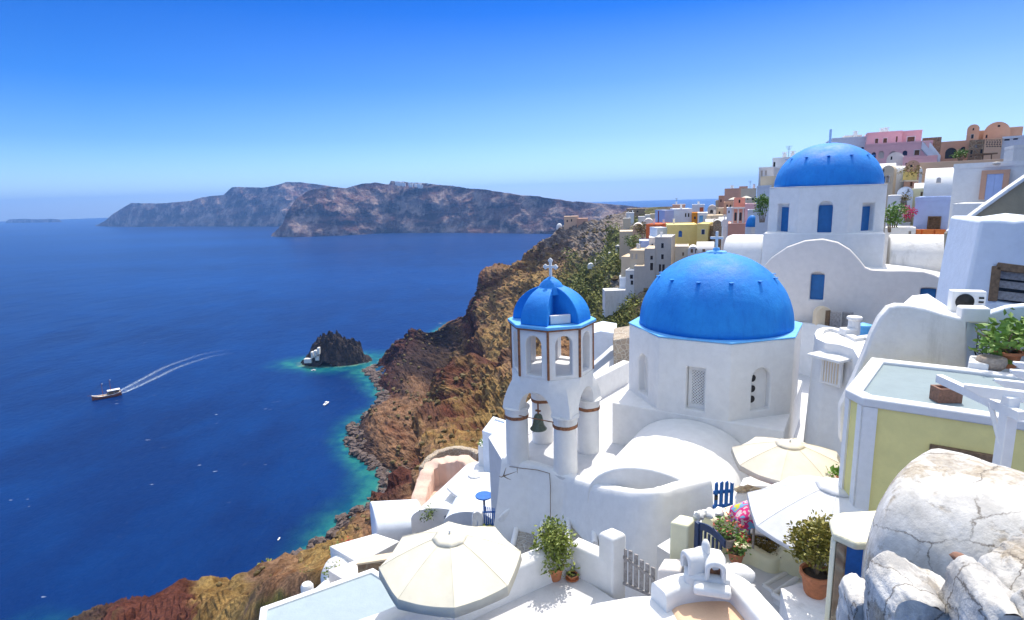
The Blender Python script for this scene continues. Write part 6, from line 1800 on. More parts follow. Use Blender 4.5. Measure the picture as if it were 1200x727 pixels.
vh('beige_house', 'beige two-storey house with grey windows at the left of the grey houses', 738, 755, 293.5, 314, 90, 6, SAND, ((739.6, 297.5, 741.6, 304, GREYP), (744.5, 297.5, 747, 304, GREYP)), yaw=-12, roofm=SAND)
vh('beige_house', 'lower beige house on the slope under the beige two-storey house', 728, 741, 301, 318, 94, 6, SAND, (), yaw=-12, roofm=SAND)
vh('white_house', 'small white house with a dark porch, low beside the grey houses', 733, 744, 317, 338, 88, 5, WHITE, ((738, 322, 742, 327, DW), (739, 329, 742, 334, DW)), yaw=-10)
vh('white_house', 'low white hut at the foot of the grey stepped houses', 726, 734, 326, 337, 92, 4, WHITE_COOL, ())
vh('grey_hut', 'flat white-topped house alone among the cliff shrubs', 721, 737, 288, 299, 158, 6, GREYP, ((723.5, 291, 729, 296, DW),), yaw=-10)
for i, (x0, x1, yt, yb, Y, lab) in enumerate(((712, 722, 296, 303, 166, 'upper pale terrace wall stepping down the shrubby slope'), (704, 713, 301, 309, 170, 'middle pale terrace wall stepping down the shrubby slope'), (697, 706, 305, 313, 174, 'lowest pale terrace wall stepping down the shrubby slope'))):
    vh('terrace_wall', lab, x0, x1, yt, yb, Y, 3, WHITE_PINK, (), cat='wall', rim=False, ext=1.5)
vh('chapel', 'tiny white domed chapel on the green cliff slope', 688.5, 696, 309, 320, 172, 3, WHITE_COOL, (), 'arch', ext=1.5)
vh('stone_house', 'dark brown rubble house right of the yellow side wing', 829, 847, 264, 282, 92, 6, BROWNSTONE, (), roofm=BROWNSTONE, rim=False)
vh('stone_house', 'brown stone round-gabled house behind the cross of the near dome', 835.5, 845.5, 258, 274, 90, 5, BROWNSTONE, (), 'arch')
vh('white_house', 'white round roof left of the brown round-gabled house', 826.5, 837, 257.5, 266, 98, 5, WHITE, (), 'barrel')
vh('white_house', 'white barrel roof right of the brown round-gabled house', 842, 857, 255, 266, 95, 5, WHITE, (), 'barrel')
# little white belfry
p = PY(848.5, 274, 84*VS)
t = thing('belfry', 'little white belfry just above the near dome cross', 'belfry', p)
z0 = p.z; zt_ = zat(254, p.x, p.y)
part('pillar', MB().box(p.x-.42, p.x+.42, p.y-.38, p.y+.38, z0-4, z0+(zt_-z0)*.45), WHITE, t, bevel=.04)
part('arch', carve_ if False else MB().sweep([(-.6, 0), (.6, 0), (.6, 1.0), (.3, 1.4), (-.3, 1.4), (-.6, 1.0)], (p.x, p.y-.2, z0+(zt_-z0)*.45), (1, 0, 0), UP, (0, .4, 0)), WHITE, t)
part('cross', cross_mb((p.x, p.y, z0+(zt_-z0)*.45+1.4), .7, 1.1, .08, Vector((1, 0, 0)), Vector((0, 1, 0))), WHITE, t)
# coral tower
vh('coral_tower', 'upper block of the coral-pink belfry with a white cornice', 860, 873, 232, 245, 74.5, 3, SALMON, ((865.5, 234, 867.5, 238, DW, True),), cat='tower', roofm=SALMON)
t = vh('coral_tower', 'coral-pink belfry with tall white pilasters and two openings', 857.5, 873.5, 244, 263, 73, 4, SALMON, ((860.3, 249, 863.2, 259, DW, True), (866, 249, 869, 259, DW, True)), cat='tower', roofm=SALMON)
P = PY(865.5, 253, 73*VS)
n = Vector((-P.x, -P.y, 0)).normalized(); e = Vector((-n.y, n.x, 0))
for px in (858.3, 864.6, 870.5, 873): 
    c = hit(px, 262, P, n); h = hit(px, 245, P, n).z-c.z; part('pilaster', MB().obox(c+UP*h/2+n*.05, e*.14, n*.08, UP*h/2), WHITE_PINK, t)
part('cornice', MB().obox(hit(865.5, 244, P, n)+n*.1, e*1.35, n*.3, UP*.16), WHITE_PINK, t)
vh('coral_house', 'coral-pink house with white string course below the coral belfry', 853, 874, 262, 278, 71, 6, SALMON, (), cat='house', roofm=WHITE_PINK)
vh('blue_dome_chapel', 'small white chapel with bright blue dome far behind the churches', 873.5, 889, 252.5, 271, 62, 4, BLUE, (), 'dome', cat='chapel')
vh('brown_dome_house', 'brown domed house right of the small blue dome', 889, 900, 254.5, 272, 60, 4, SAND, (), 'dome', cat='house')
vh('red_wall_house', 'dark pink wall below the cream parasols on the ridge', 873, 886, 239, 253, 72, 5, PINK, (), roofm=WHITE_COOL)
vh('lavender_house', 'white house with a sloping stair side left of the green vine', 876, 889, 246, 262, 68, 2.5, WHITE_COOL, ())
vh('mauve_house', 'mauve-brown flat house on the skyline left of the far dome', 849, 868, 221, 236, 120, 8, TERRA, (), yaw=-4, roofm=WHITE)
vh('mauve_house', 'smaller mauve house stepping down the skyline to the sea', 842, 851, 229.5, 241, 128, 7, TERRA, ((844, 234, 845.5, 237, DW),))
vh('mauve_house', 'lowest brown house on the skyline beside the distant sea', 838.5, 845, 235, 246, 134, 6, SAND, ())
vh('arched_house', 'grey house with a pale arched roof right of the sky-blue wall', 829, 840, 240.5, 256, 112, 6, GREYP, ((832, 246, 835.5, 250, DW, True),), 'arch', roofm=WHITE_PINK)
vh('arched_house', 'sandy house with a pale roof edge beside the grey arched house', 839.5, 848, 244, 258, 108, 5, SAND, ((842, 248, 844, 251, DW),), roofm=WHITE_PINK)
vh('brown_house', 'earth-brown house amid the ridge village above the coral belfry', 848, 860, 237, 250, 104, 6, TERRA, ((851, 240, 853, 243, DW), (855, 240, 857, 243, DW)), roofm=SAND)
vh('blue_house', 'slim blue-white house at the left of the coral belfry', 851.5, 858, 243.5, 262, 84, 4, WHITE_COOL, ((853.5, 247, 855, 250, DW),))
vh('tan_house', 'long tan wall under the arched houses on the ridge', 828, 852, 252, 262, 103, 5, SAND, (), rim=False, roofm=SAND)
vh('tan_house', 'tan house with dark windows behind the cream parasols', 868, 886, 221, 241, 96, 7, SAND, ((875, 231, 877, 234, DW), (881, 232, 883.5, 235, DW)), roofm=TERRA)
vh('brown_house', 'jumbled brown house top right of the mauve skyline house', 866, 876, 218.5, 230, 108, 6, TERRA, ((870, 221, 872, 224, DW),), roofm=TERRA)
VS, VD = 1.0, 1.0
vh('white_house', 'tall pale house immediately left of the far dome, above the vine', 886.5, 903, 217.5, 248, 74, 7, WHITE_COOL, ((888, 232, 889.5, 238, DW),))
vh('white_house', 'white house with slit windows on the skyline left of the far dome', 889, 906, 196, 219, 84, 7, WHITE, ((891, 200, 893.5, 208, GREYP), (896, 200, 898.5, 206, GREYP)), yaw=-10)
vh('white_house', 'upper white house with a dark doorway touching the far dome', 905, 933, 184.5, 205, 88, 8, WHITE, ((905.8, 190, 908.3, 197, DW),), yaw=-10)
vh('tan_house', 'tan terrace house under the skyline white houses left of the far dome', 891, 913, 206.5, 222, 78, 6, SAND, (), roofm=SAND)
for i, (px, py, Y, lab) in enumerate(((860, 231.5, 132, 'left cream parasol on the ridge terrace above the coral belfry'), (874.5, 229.8, 130, 'right cream parasol on the ridge terrace above the coral belfry'))):
    a_ = PY(px, py, Y); umbrella('umbrella', lab, a_, 1.25, 8, .45, .1, 2.6, CLOTH, sag=.01, cap=False)
# --- castle ruins and old village at the end of the ridge
vh('castle_ruin', 'broken tan castle wall on the end of the ridge above the sea', 661, 678, 253.5, 265, 405, 9, PEACH, ((664, 258, 665.5, 260.5, DW), (669, 257, 670.5, 260, DW)), cat='ruin', rim=False, roofm=PEACH, ext=8)
vh('castle_ruin', 'brown castle tower at the right end of the ruins on the ridge', 676, 689, 256, 266, 402, 9, TERRA, (), cat='ruin', rim=False, roofm=TERRA, ext=8)
vh('rock_chapel', 'white house clinging to the rock left of the castle ruins', 652, 659, 262, 268, 424, 8, WHITE, (), 'dome', cat='chapel', ext=2)
vh('white_house', 'tiny white house at the foot of the castle ruins', 660, 667, 265, 269.5, 414, 6, WHITE_PINK, (), ext=2)
vh('brown_house', 'long dark brown ruin on the far ridge crest', 735, 756, 244.5, 252, 330, 10, BROWNSTONE, ((739, 247, 741, 249, DW), (746, 247, 748, 249, DW)), cat='ruin', rim=False, ext=8, roofm=BROWNSTONE)
vh('white_house', 'flat white roof by the long dark ruin on the far crest', 734, 743, 249.5, 254, 320, 8, WHITE, (), ext=6)
for i, (x0, x1, yt, yb, Y, m, lab) in enumerate(((756, 764, 252, 258, 230, WHITE_PINK, 'pale house on the crest above the rust-orange house'), (762, 771, 251, 259, 205, SAND, 'sandy house on the crest left of the dark red house'), (748, 757, 254, 260, 240, WHITE_PINK, 'tiny pale house farthest along the crest'), (730, 739, 256, 260, 300, SAND, 'low sandy walls on the rocky crest'))):
    vh('ridge_house', lab, x0, x1, yt, yb, Y, 6, m, (), ext=6)

# --- upper right: the rich houses on the skyline
vh('white_house', 'pale lavender house behind the far dome finial', 975, 1016, 161, 182, 92, 8, WHITE_COOL, ((1009, 172.5, 1012, 177.5, NAVY),), yaw=8)
vh('roof_hut', 'small white roof hut with one dark window behind the far dome', 990, 1010, 158.5, 165, 96, 5, WHITE_PINK, ((997.5, 159.7, 1001, 163, DW),), yaw=8)
W_ = BROWNWOOD
vh('pink_mansion', 'upper storey of the pink mansion on the skyline, left wing with two windows', 1016, 1057, 154.5, 170, 88, 8, PINK, ((1025, 162.5, 1029, 168, W_), (1034.5, 162, 1039.5, 167.5, W_), (1049.5, 160, 1051.5, 166.5, W_)), cat='mansion', yaw=5)
vh('pink_mansion', 'upper right block of the pink mansion with one wide window', 1057, 1080, 153, 170, 87, 8, PINK, ((1062.5, 160, 1072, 166, W_),), cat='mansion', roofm=PINK)
vh('pink_mansion', 'long lower storey of the pink mansion with arched white-framed windows', 1013, 1092, 167, 190, 84, 9, PINK, ((1021, 178.5, 1026, 186, NAVY, True), (1029, 177, 1035.5, 186, GREYP, True), (1042, 177, 1051, 183, GREYP, True), (1057.5, 176.5, 1063, 182.5, NAVY, True), (1071, 175.8, 1077.5, 182, W_)), cat='mansion', roofm=PINK)
t = thing('stairs', 'white stairs running down the right of the pink mansion', 'stairs', PY(1088, 185, 82))
for k, (a, b, c, d) in enumerate(((1079, 166.5, 1092, 181), (1086, 165.5, 1100, 183))):
    p, q = PY(a, b, 83), PY(c, d, 81.5); v_ = q-p
    part('stringer', MB().obox((p+q)/2-UP*.5, v_/2, Vector((.3, .8, 0)), UP*.5), WHITE_COOL, t)
for k in range(9):
    p = PY(1082.5+k*1.55, 168+k*1.75, 82.8); part('step', MB().obox(p-UP*.5, (.45, 0, 0), (0, .5, 0), UP*.5), GREYP, t)
vh('pink_cottage', 'small pink cottage with a rounded white top below the pink mansion', 1039, 1060, 178.5, 194, 74, 5, WHITE_PINK, ((1043.5, 183.5, 1045.5, 187.5, DW),), 'arch')
vh('pink_wall', 'long pink terrace wall in front of the pink mansion', 1058, 1098, 183, 198, 72, 4, PINK, ((1061, 191, 1064, 193, DW),), cat='wall', roofm=WHITE_PINK)
vh('brown_ruin', 'plain brown wall at the right of the pink mansion', 1080, 1102.5, 160.5, 184, 90, 4, BROWNSTONE, (), cat='ruin', rim=False, roofm=BROWNSTONE)
vh('brown_arcade', 'brown stone arcade with a large arch on the skyline', 1102, 1136, 164.5, 188, 80, 6, TERRA, ((1107, 173, 1120, 186, DW, True), (1125, 172, 1131.5, 180, DW, True)), cat='house', rim=False, roofm=TERRA)
vh('barrel_mansion', 'left round gable of the pink-brown mansion on the skyline', 1133, 1147.5, 146, 166, 78, 9, TERRA, ((1137.5, 157.5, 1141, 162.5, DW), (1139.6, 150, 1141.4, 153, DW, True)), 'arch', cat='mansion', roofm=WHITE)
vh('barrel_mansion', 'big round gable of the pink-brown mansion on the skyline', 1153, 1184, 143, 166, 77, 9, TERRA, ((1169, 146.5, 1172, 149, DW), (1152.8+2, 158, 1157, 162, DW)), 'arch', cat='mansion', roofm=WHITE)
vh('barrel_mansion', 'middle of the pink-brown mansion between its two round gables', 1146.5, 1156, 152, 166, 78.5, 8, TERRA, (), cat='mansion', rim=False)
vh('barrel_mansion', 'right wing of the pink-brown mansion with a tiny dark window', 1177, 1198, 148, 168, 76.5, 8, TERRA, ((1179.5, 154.5, 1182.5, 157, DW),), cat='mansion', rim=False, roofm=TERRA)
vh('stone_house', 'grey-brown stone house under the left round gable', 1135, 1153.5, 163, 187, 75, 5, BROWNSTONE, ((1148.5, 175, 1151, 180.5, DW), (1136.5, 176, 1139, 184, DW), (1142, 169.5, 1145, 173, GREYP, True)), rim=False, roofm=SAND)
hol = tuple((1155.2+i*3.1+(j % 2)*.6, 163.4+j*2.5, 1157+i*3.1+(j % 2)*.6, 165+j*2.5, DW) for i in range(6) for j in range(4))
vh('stone_house', 'orange stone house with a wall of small square holes', 1153, 1173.5, 161.5, 187, 74, 5, PEACH, hol, rim=False, roofm=PEACH)
vh('white_house', 'blue-white house with violet upper windows at the right edge of the skyline', 1173.5, 1202, 159.5, 188, 73, 6, WHITE_COOL, ((1176.5, 162.5, 1183.5, 165, NAVY), (1187, 161.5, 1193, 164, NAVY), (1178, 178.5, 1181, 182, DW)))
t = thing('pergola', 'dark pergola in front of the orange stone house', 'pergola', PY(1153, 187, 72.5))
p, q = PY(1140, 181.5, 72.6), PY(1163, 180.5, 72.2); part('beam', MB().obox((p+q)/2, (q-p)/2, Vector((.1, .9, 0)), UP*.08), BROWNWOOD, t)
for px in (1141, 1152, 1162): p = PY(px, 187, 72); part('post', MB().tube([p-UP*.5, PY(px, 181, 72.2)], .06, 6), BROWNWOOD, t)
vh('peach_terrace', 'long peach terrace wall under the skyline houses', 1076, 1190, 187, 205, 58, 6, PEACH, (), cat='wall', roofm=WHITE_PINK, yaw=10, rim=False)
vh('white_tower', 'sloping white chimney-like block at the right edge under the skyline', 1187, 1204, 170, 195, 50, 3, WHITE, (), cat='house', yaw=12)
vh('arched_house', 'narrow rose house with a round gable and a yellow-green balcony', 1060, 1077, 188, 222, 54, 6, TERRA, ((1066.5, 193, 1069.5, 196, DW, True), (1064, 206.5, 1067, 210, DW), (1066.5, 213.5, 1069, 218.5, BROWNWOOD)), 'arch', roofm=WHITE)
t = thing('balcony', 'yellow-green slatted balcony hung on the narrow rose house', 'balcony', PY(1066, 212, 53.4))
p, q = PY(1058, 212.2, 53.2), PY(1073.5, 212.2, 53.2); ee = (q-p)/2
part('floor', MB().obox((p+q)/2, ee, Vector((0, .35, 0)), UP*.06), SAND, t)
for k in range(14): c = p.lerp(q, k/13); part('rail', MB().obox(c+UP*.4, (.03, 0, 0), (0, .03, 0), UP*.4), OCHREY, t)
part('plants', leaves(MB(), (p+q)/2+UP*.9, 1.1, .3, .5, 200, .2, 7), LEAFDRY, t)
vh('sand_house', 'sand-coloured house with a white vault and a round-topped gable behind the far dome', 1032, 1047, 194, 228, 56, 6, SAND, ((1034, 207, 1037, 214, DW), (1038, 206, 1042.3, 214, GREYP), (1034.5, 198, 1036, 202, DW)), 'arch', yaw=-24)
vh('sand_house', 'yellowish side of the white-roofed sand house behind the far dome', 1046, 1062, 197, 228, 57, 6, SAND, (), roofm=WHITE, yaw=14)
vh('white_roof_house', 'low white curved roof behind the far dome, left of the pink cottage', 1024, 1050, 190.5, 204, 64, 7, WHITE, (), 'barrel')
vh('cream_cottage', 'cream cottage with one brown window below the narrow rose house', 1068, 1085, 221, 240, 48, 5, CREAMY, ((1078.5, 224, 1081, 230, BROWNWOOD),), roofm=WHITE)
vh('white_cottage', 'small white domed cottage between the sand house and the white vault', 1071, 1085, 214.5, 226, 50, 4, WHITE, (), 'barrel')
vh('white_cottage', 'white cottage with a slit window right of the far drum', 1051, 1070, 219, 240, 47, 5, WHITE_COOL, ((1063, 221.5, 1065, 226, GREYP),), 'arch')
vh('white_cottage', 'plain white wall above the bougainvillea', 1040, 1058, 227.5, 247, 45, 4, WHITE, (), rim=False)
vh('vaulted_house', 'broad white barrel-roofed house with a small round window', 1083, 1120, 196, 236, 43, 6, WHITE, ((1097, 208, 1102.5, 214.5, GREYP, True),), 'barrel', yaw=0)
vh('blue_house', 'powder-blue house with a small brown window', 1071, 1115, 231, 276, 37.5, 4, LIGHTBLUE, ((1086.5, 254.5, 1101, 270, BROWNWOOD),), yaw=-4)
t = thing('planter', 'row of orange planters under the brown window of the powder-blue house', 'planter', PY(1090, 272, 36.8))
P = PY(1090, 270, 36.9)
for x0, x1 in ((1071.5, 1077), (1079, 1092), (1093.5, 1106)):
    p, q = PY(x0, 273, 36.9), PY(x1, 273, 36.9); part('box', MB().obox((p+q)/2+UP*.02, (q-p)/2, Vector((0, .18, 0)), UP*.20), ORANGEPOT, t, bevel=.02)
vh('white_house', 'white house with a pale blue door in a reddish frame at the upper right', 1115, 1215, 190, 262, 31, 6, WHITE, (), yaw=-6, roofm=WHITE)
# its door
P = PY(1163, 218, 30.9); n = Vector((-P.x, -P.y, 0)).normalized(); n = Matrix.Rotation(math.radians(-6), 3, 'Z') @ n; e = Vector((-n.y, n.x, 0))
t = thing('house_door', 'pale blue double door with a worn reddish frame at the upper right', 'door', hit(1163, 236, P, n))
c0, c1 = hit(1153.5, 234, P, n), hit(1172.5, 234, P, n); h = hit(1163, 203.5, P, n).z-c0.z
part('leaf', MB().obox((c0+c1)/2-e*(c1-c0).length*.25+UP*h/2+n*.02, e*(c1-c0).length*.245, n*.03, UP*h/2), LIGHTBLUE, t)
part('leaf', MB().obox((c0+c1)/2+e*(c1-c0).length*.25+UP*h/2+n*.02, e*(c1-c0).length*.245, n*.03, UP*h/2), LIGHTBLUE, t)
part('frame', MB().obox(c0-e*.12+UP*h/2, e*.12, n*.08, UP*h/2).obox(c1+e*.12+UP*h/2, e*.12, n*.08, UP*h/2).obox((c0+c1)/2+UP*(h+.08), e*((c1-c0).length/2+.24), n*.09, UP*.1), TERRA, t)
part('lamp', MB().ball((c0+c1)/2+UP*(h+.5)+n*.1, .22, .12, .1, 10, 6), GREYP, t)
vh('white_wall', 'white stair wall below the pale blue door', 1115, 1160, 236, 275, 28.5, 2, WHITE, (), cat='wall', rim=False, yaw=-8)
vh('garden_wall', 'low white wall under the bougainvillea beside the far drum', 1037, 1073, 265, 280, 37, 2, WHITE, ((1064.5, 271, 1067.5, 275, GREYP),), cat='wall', rim=False)
def plant_mass(name, label, cat, px, py, Y, rx, rz, n, size, mat, seed, fl=None):
    c = PY(px, py, Y)
    t = thing(name, label, cat, c-UP*rz*1.6)
    part('foliage', leaves(MB(), c, rx, rx*.7, rz, n, size, seed, .4, .1, 10), mat, t)
    st = MB()
    for k in range(5): st.tube([c-UP*rz*1.6+Vector((.1*k-.2, 0, 0)), c+Vector(((k-2)*rx*.3, 0, rz*.3))], .05, 5, .02)
    part('stem', st, TWIG, t)
    if fl: part('flowers', leaves(MB(), c+fl[0], fl[1], fl[1]*.5, fl[2], fl[3], size, seed+1, .5, .1, 8), fl[4], t)
plant_mass('cactus_bush', 'big green bush growing right of the far drum', 'bush', 1047, 251, 37.3, .75, .72, 700, .18, LEAFBRIGHT, 201)
plant_mass('bougainvillea', 'magenta bougainvillea beside the powder-blue house', 'bush', 1065, 248, 37.8, .45, .42, 260, .14, PETAL, 203)
plant_mass('vine', 'green vine climbing the tall pale house left of the far drum', 'vine', 894, 240, 56, .75, 1.05, 700, .22, LEAFBRIGHT, 205)
plant_mass('bush', 'round green bush before the brown stone arcade', 'bush', 1126, 181.5, 76, 1.0, .5, 300, .25, LEAFBRIGHT, 207)
plant_mass('bush', 'dry yellow bush between the peach round roof and the rust-orange house', 'bush', 753.5, 268, 158, 2.4, 1.8, 400, .55, LEAFDRY, 209)
plant_mass('tree', 'green trees on the slope left of the lavender-blue house', 'tree', 742, 284, 152, 2.2, 2.4, 500, .55, LEAF, 211)
plant_mass('bush', 'brown potted shrub on the plain white wall above the bougainvillea', 'bush', 1059.5, 232, 44, .3, .35, 140, .14, LEAFDRY, 213)

# ------------------------------------------------------------------ shrubs and boulders on the cliff
r6 = random.Random(66)
def clump(mb, p, s, seed, n=7):
    vs = []
    mb.ball((p[0], p[1], p[2]+s*.25), s, s, s*.8, n, 4, .55, seed)
SH_ = MB(); SG = MB(); BO = MB()
cand = []
for i in range(30, nr-30):
    for j in range(KC+6, 11*KC): cand.append((i, j))
r6.shuffle(cand)
cg = cs = cb = 0
for (i, j) in cand:
    u, v = PXY[i, j]
    if not (250 < u < 800 and 230 < v < 740): continue
    p = T2[i, j]; d = float(np.linalg.norm(p))
    if d < 30: continue
    gk = green[i, j]
    if gk > .30 and cg < 850:
        s = r6.choice((.6, .9, 1.3, 2.0))*min(1.4, d/160)
        if mnoise.noise(Vector(tuple(p))*.09) > -.12: leaves(SG, (p[0], p[1], p[2]+s*.4), s, s, s*.7, 26, s*.55, r6.random(), .6, 0, 3); cg += 1
    elif cs < 1100 and mnoise.noise(Vector(tuple(p))*.05) > -.1:
        clump(SH_, p, r6.uniform(.35, 1.1)*min(1.4, d/170), r6.uniform(0, 99), 6); cs += 1
for i in range(40, nr-20):
    for rep in range(3):
        j = KC+r6.randint(-3, 7); p = T2[i, j]
        s = r6.choice((.6, .9, 1.2, 1.8, 2.6))
        BO.ball((p[0]+r6.uniform(-3, 3), p[1]+r6.uniform(-3, 3), max(SEA-.3, p[2])+s*.1), s, s*r6.uniform(.7, 1.2), s*.7, 7, 5, .6, r6.uniform(0, 99))
BLACKROCK = stone('shore_rock', (.10, .07, .06, 1), (.05, .04, .04, 1), (.20, .14, .11, 1), .6, .5)
tag(part('slope_shrubs', SG, SHRUBM, smooth=None), 'green shrubs covering the cliff below the village', 'shrubs', kind='stuff')
SHRUBD = leafmat('dry_shrub_leaves', (.05, .042, .014, 1), (.20, .13, .035, 1), .85)
tag(part('dry_shrubs', SH_, SHRUBD), 'dry brown shrubs dotted over the cliff slope', 'shrubs', kind='stuff')
tag(part('shore_boulders', BO, BLACKROCK), 'dark boulders along the foot of the cliff', 'boulders', kind='stuff')

# ------------------------------------------------------------------ islet, boats and gull
c = ISLET_C
IP = [(350, 0), (354, 1.5), (358, 5), (363, 8), (368, 15), (374, 20), (381, 21.5), (387, 23.5), (393, 23.5), (399, 22), (404, 19), (410, 18.5), (418, 17), (423, 13), (427, 6), (432, 4), (437, 1), (440, 0)]
def islet_h(px):
    for a, b in zip(IP, IP[1:]):
        if a[0] <= px <= b[0]: return a[1]+(b[1]-a[1])*(px-a[0])/(b[0]-a[0])
    return 0.0
rows = []
for j in range(61):
    r = []
    for i in range(111):
        x = c.x-33+66*i/110; y = c.y-15+34*j/60
        px = 391+(x-c.x)*FPX/c.y
        q = Vector((x, y, 0))*.14
        h = islet_h(px+3*mnoise.noise(q*2))
        wy = (y-c.y-1)/(6+h*.32+2.5*mnoise.noise(q*1.3+Vector((9, 1, 2))))
        h = (h+1.5)*math.exp(-abs(wy)**3.2)
        rg_ = mnoise.ridged_multi_fractal(q*1.7, 1, 2.1, 6, 1, 2)-1.1
        h = h*(1+.22*mnoise.fractal(q*2.2, 1, 2, 5))+min(1, h/4)*rg_*1.5-2.2
        r.append((x+.7*mnoise.noise(q*6), y+.7*mnoise.noise(q*6+Vector((5, 5, 5))), SEA+h))
    rows.append(r)
mb = MB().grid(rows)
LAVA, nt, bs = newmat('dark_lava')
v = coords(nt); a_ = tex(nt, v, .35, 7, .7); b_ = tex(nt, v, 1.5, 5, .7)
c1 = mixc(nt, ramp(nt, a_.outputs[0], [(.42, g(0)), (.65, g(1))]).outputs[0], (.020, .014, .014, 1), (.085, .055, .042, 1))
nt.links.new(mixc(nt, ramp(nt, b_.outputs[0], [(.62, g(0)), (.74, g(.7))]).outputs[0], c1, (.2, .15, .11, 1)), bs.inputs['Base Color']); bs.inputs['Roughness'].default_value = .9
nt.links.new(bump(nt, b_.outputs[0], .8, .8, bump(nt, a_.outputs[0], .9, 2.5)), bs.inputs['Normal'])
setting(part('rock_islet', mb, LAVA, None, (c.x, c.y, SEA-3)))
t = thing('islet_chapel', 'white chapel and quay at the left foot of the dark rock islet', 'chapel', PZ(366, 420, SEA+2))
for px, py, w, h, nm in ((361, 421, 6, .4, 'quay'), (366, 415, 1.6, 1.8, 'wall'), (370, 414.5, 2.0, 2.6, 'wall'), (373.5, 411, 1.6, 2.4, 'wall'), (372, 418, 3.0, .6, 'terrace')):
    p = PY(px, py, ISLET_C.y-12.0); part(nm, MB().box(p.x-w/2, p.x+w/2, p.y-1.5, p.y+2.5, p.z-3, p.z+h), WHITE, t)
p = PZ(368, 435, SEA)
def small_boat(label, px, py, L, mat, yaw):
    p = PZ(px, py, SEA); e = vdir(yaw); n = vdir(yaw+90)
    t = thing('small_boat', label, 'boat', p)
    mb = MB(); rows = []
    for f, w in ((-.5, .7), (-.2, 1), (.15, .95), (.38, .6), (.5, .05)):
        c = p+e*L*f; hw_ = L*.17*w
        rows.append([tuple(c-n*hw_+UP*L*.13), tuple(c-n*hw_*.6-UP*.1), tuple(c+n*hw_*.6-UP*.1), tuple(c+n*hw_+UP*L*.13)])
    mb.grid(rows); mb.add(rows[0], [(0, 1, 2, 3)])
    part('hull', mb, mat, t)
    part('deck', MB().add([r[0] for r in rows]+[r[3] for r in rows[::-1]], [tuple(range(10))]), WHITE, t)
    part('cabin', MB().obox(p+UP*L*.2, e*L*.13, n*L*.09, UP*L*.08), WHITEPAINT, t, bevel=.05)
small_boat('small white motorboat in the dark water below the islet', 382.5, 474, 6.5, WHITEPAINT, 80)
small_boat('tiny white boat at anchor just below the rock islet', 367.5, 434.5, 4.0, WHITEPAINT, 10)
small_boat('tiny white dinghy alone in the dark water above the brown headland', 327, 632, 2.0, WHITEPAINT, 90)
# tour boat
B = PZ(125.5, 466, SEA); hv = (PZ(107, 466.5, SEA)-PZ(143, 459.5, SEA)); Lb = hv.length*.95; e = hv.normalized(); n = Vector((-e.y, e.x, 0))
t = thing('tour_boat', 'wooden two-masted tour boat with a white awning, leaving a wake', 'boat', B)
secs = [(-.50, .80, .17), (-.40, .92, .135), (-.2, 1.0, .105), (.1, 1.0, .10), (.3, .80, .115), (.42, .45, .15), (.5, .04, .19)]
rows = []
for f, w, h in secs:
    c = B+e*Lb*f; hw_ = Lb*.135*w
    rows.append([tuple(c-n*hw_+UP*Lb*h), tuple(c-n*hw_*.9+UP*Lb*.03), tuple(c-n*hw_*.4-UP*1), tuple(c+n*hw_*.4-UP*1), tuple(c+n*hw_*.9+UP*Lb*.03), tuple(c+n*hw_+UP*Lb*h)])
mb = MB().grid(rows); mb.add(rows[0], [tuple(range(6))])
HULL = paint('varnished_hull', (.36, .11, .05, 1), .4, .2, 1)
part('hull', mb, HULL, t, smooth=40)
dk = [tuple(Vector(r[0])-UP*Lb*.015) for r in rows]+[tuple(Vector(r[5])-UP*Lb*.015) for r in rows[::-1]]
m_ = len(rows)
part('deck', MB().grid([[tuple(Vector(r[0])-UP*Lb*.02), tuple(Vector(r[5])-UP*Lb*.02)] for r in rows]), SAND, t)
ml = MB()
for s_ in (0, 5): ml.tube([tuple(Vector(r[s_])+UP*.12) for r in rows], Lb*.010, 6)
part('gunwale', ml, WHITEPAINT, t)
part('cabin', MB().obox(B-e*Lb*.22+UP*Lb*.16, e*Lb*.2, n*Lb*.09, UP*Lb*.055), BROWNWOOD, t, bevel=.1)
part('awning', MB().obox(B-e*Lb*.25+UP*Lb*.265, e*Lb*.22, n*Lb*.115, UP*Lb*.010), WHITEPAINT, t, bevel=.05)
for f in (-.45, -.25, -.05):
    for s_ in (-1, 1): part('awning_post', MB().tube([B+e*Lb*f+n*s_*Lb*.1+UP*Lb*.1, B+e*Lb*f+n*s_*Lb*.1+UP*Lb*.26], .07, 5), WHITEPAINT, t)
for f, h in ((.12, .62), (-.16, .72)):
    c = B+e*Lb*f
    mst = part('mast', MB().tube([c+UP*Lb*.08, c+UP*Lb*h], .2, 6, .12), HULL, t)
    part('flag', MB().obox(c+UP*Lb*(h-.02)-e*Lb*.03, e*Lb*.03, n*.03, UP*Lb*.02), WHITEPAINT, mst)
    part('boom', MB().tube([c+UP*Lb*.24, c-e*Lb*.2+UP*Lb*.26], .07, 5), HULL, mst)
part('bowsprit', MB().tube([B+e*Lb*.48+UP*Lb*.18, B+e*Lb*.64+UP*Lb*.22], .1, 6, .05), HULL, t)
rg = MB()
for f, h in ((.12, .6), (-.16, .7)):
    for f2 in (.62, .0, -.45): rg.tube([B+e*Lb*f+UP*Lb*h, B+e*Lb*f2+UP*Lb*(.2 if f2 > .5 else .17)], .025, 4)
part('rigging', rg, BLACKIRON, t)
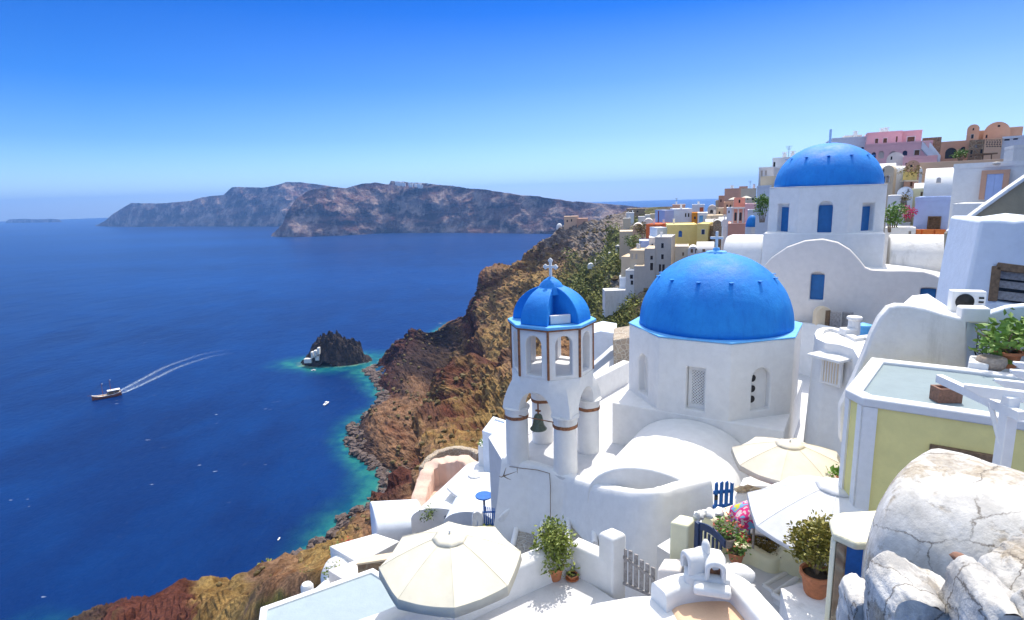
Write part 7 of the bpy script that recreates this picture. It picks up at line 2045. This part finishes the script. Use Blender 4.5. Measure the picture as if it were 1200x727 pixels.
# wake: foam lying on the water behind the boat
FOAM, nt, bs = newmat('wake_foam')
v = coords(nt); a_ = tex(nt, v, .5, 6, .7)
an = nt.nodes.new('ShaderNodeAttribute'); an.attribute_name = 'foam'
mm = nt.nodes.new('ShaderNodeMath'); mm.operation = 'MULTIPLY'
mr = ramp(nt, a_.outputs[0], [(.38, g(0)), (.62, g(1))])
nt.links.new(mr.outputs[0], mm.inputs[0]); nt.links.new(an.outputs['Fac'], mm.inputs[1])
tr = nt.nodes.new('ShaderNodeBsdfTransparent'); ms = nt.nodes.new('ShaderNodeMixShader')
bs.inputs['Base Color'].default_value = (.62, .74, .84, 1); bs.inputs['Roughness'].default_value = .8
nt.links.new(mm.outputs[0], ms.inputs[0]); nt.links.new(tr.outputs[0], ms.inputs[1]); nt.links.new(bs.outputs[0], ms.inputs[2])
nt.links.new(ms.outputs[0], nt.nodes['Material Output'].inputs['Surface'])
pts = [PZ(a, b, SEA+.06) for a, b in ((108, 468), (122, 465), (143, 459), (160, 451), (180, 441), (200, 431), (222, 423), (245, 416), (275, 411))]
A = upsample(np.array([tuple(p) for p in pts]), 8)
vs = []; fs = []; fo = []
W = 16
for i in range(len(A)):
    tv_ = Vector(A[min(i+1, len(A)-1)]-A[max(i-1, 0)]).normalized(); s_ = Vector((-tv_.y, tv_.x, 0)); f = i/(len(A)-1)
    half = 2.6+13*f
    for k in range(W+1):
        u = k/W*2-1
        vs.append(tuple(Vector(A[i])+s_*half*u))
        arm = math.exp(-((abs(u)-.55)/.16)**2)
        val = (.95*arm+.35*math.exp(-(u/.5)**2)*max(0, 1-f*1.6))*(1-f)**1.1*min(1, f*8+.25)
        fo.append(max(0, val*1.1))
for i in range(len(A)-1):
    for k in range(W): fs.append((i*(W+1)+k, i*(W+1)+k+1, (i+1)*(W+1)+k+1, (i+1)*(W+1)+k))
me = bpy.data.meshes.new('boat_wake'); me.from_pydata(vs, [], fs)
me.attributes.new('foam', 'FLOAT', 'POINT').data.foreach_set('value', fo); me.materials.append(FOAM)
wk = bpy.data.objects.new('boat_wake', me); COL.objects.link(wk); tag(wk, 'white foam wake trailing behind the tour boat', 'wake', kind='stuff')
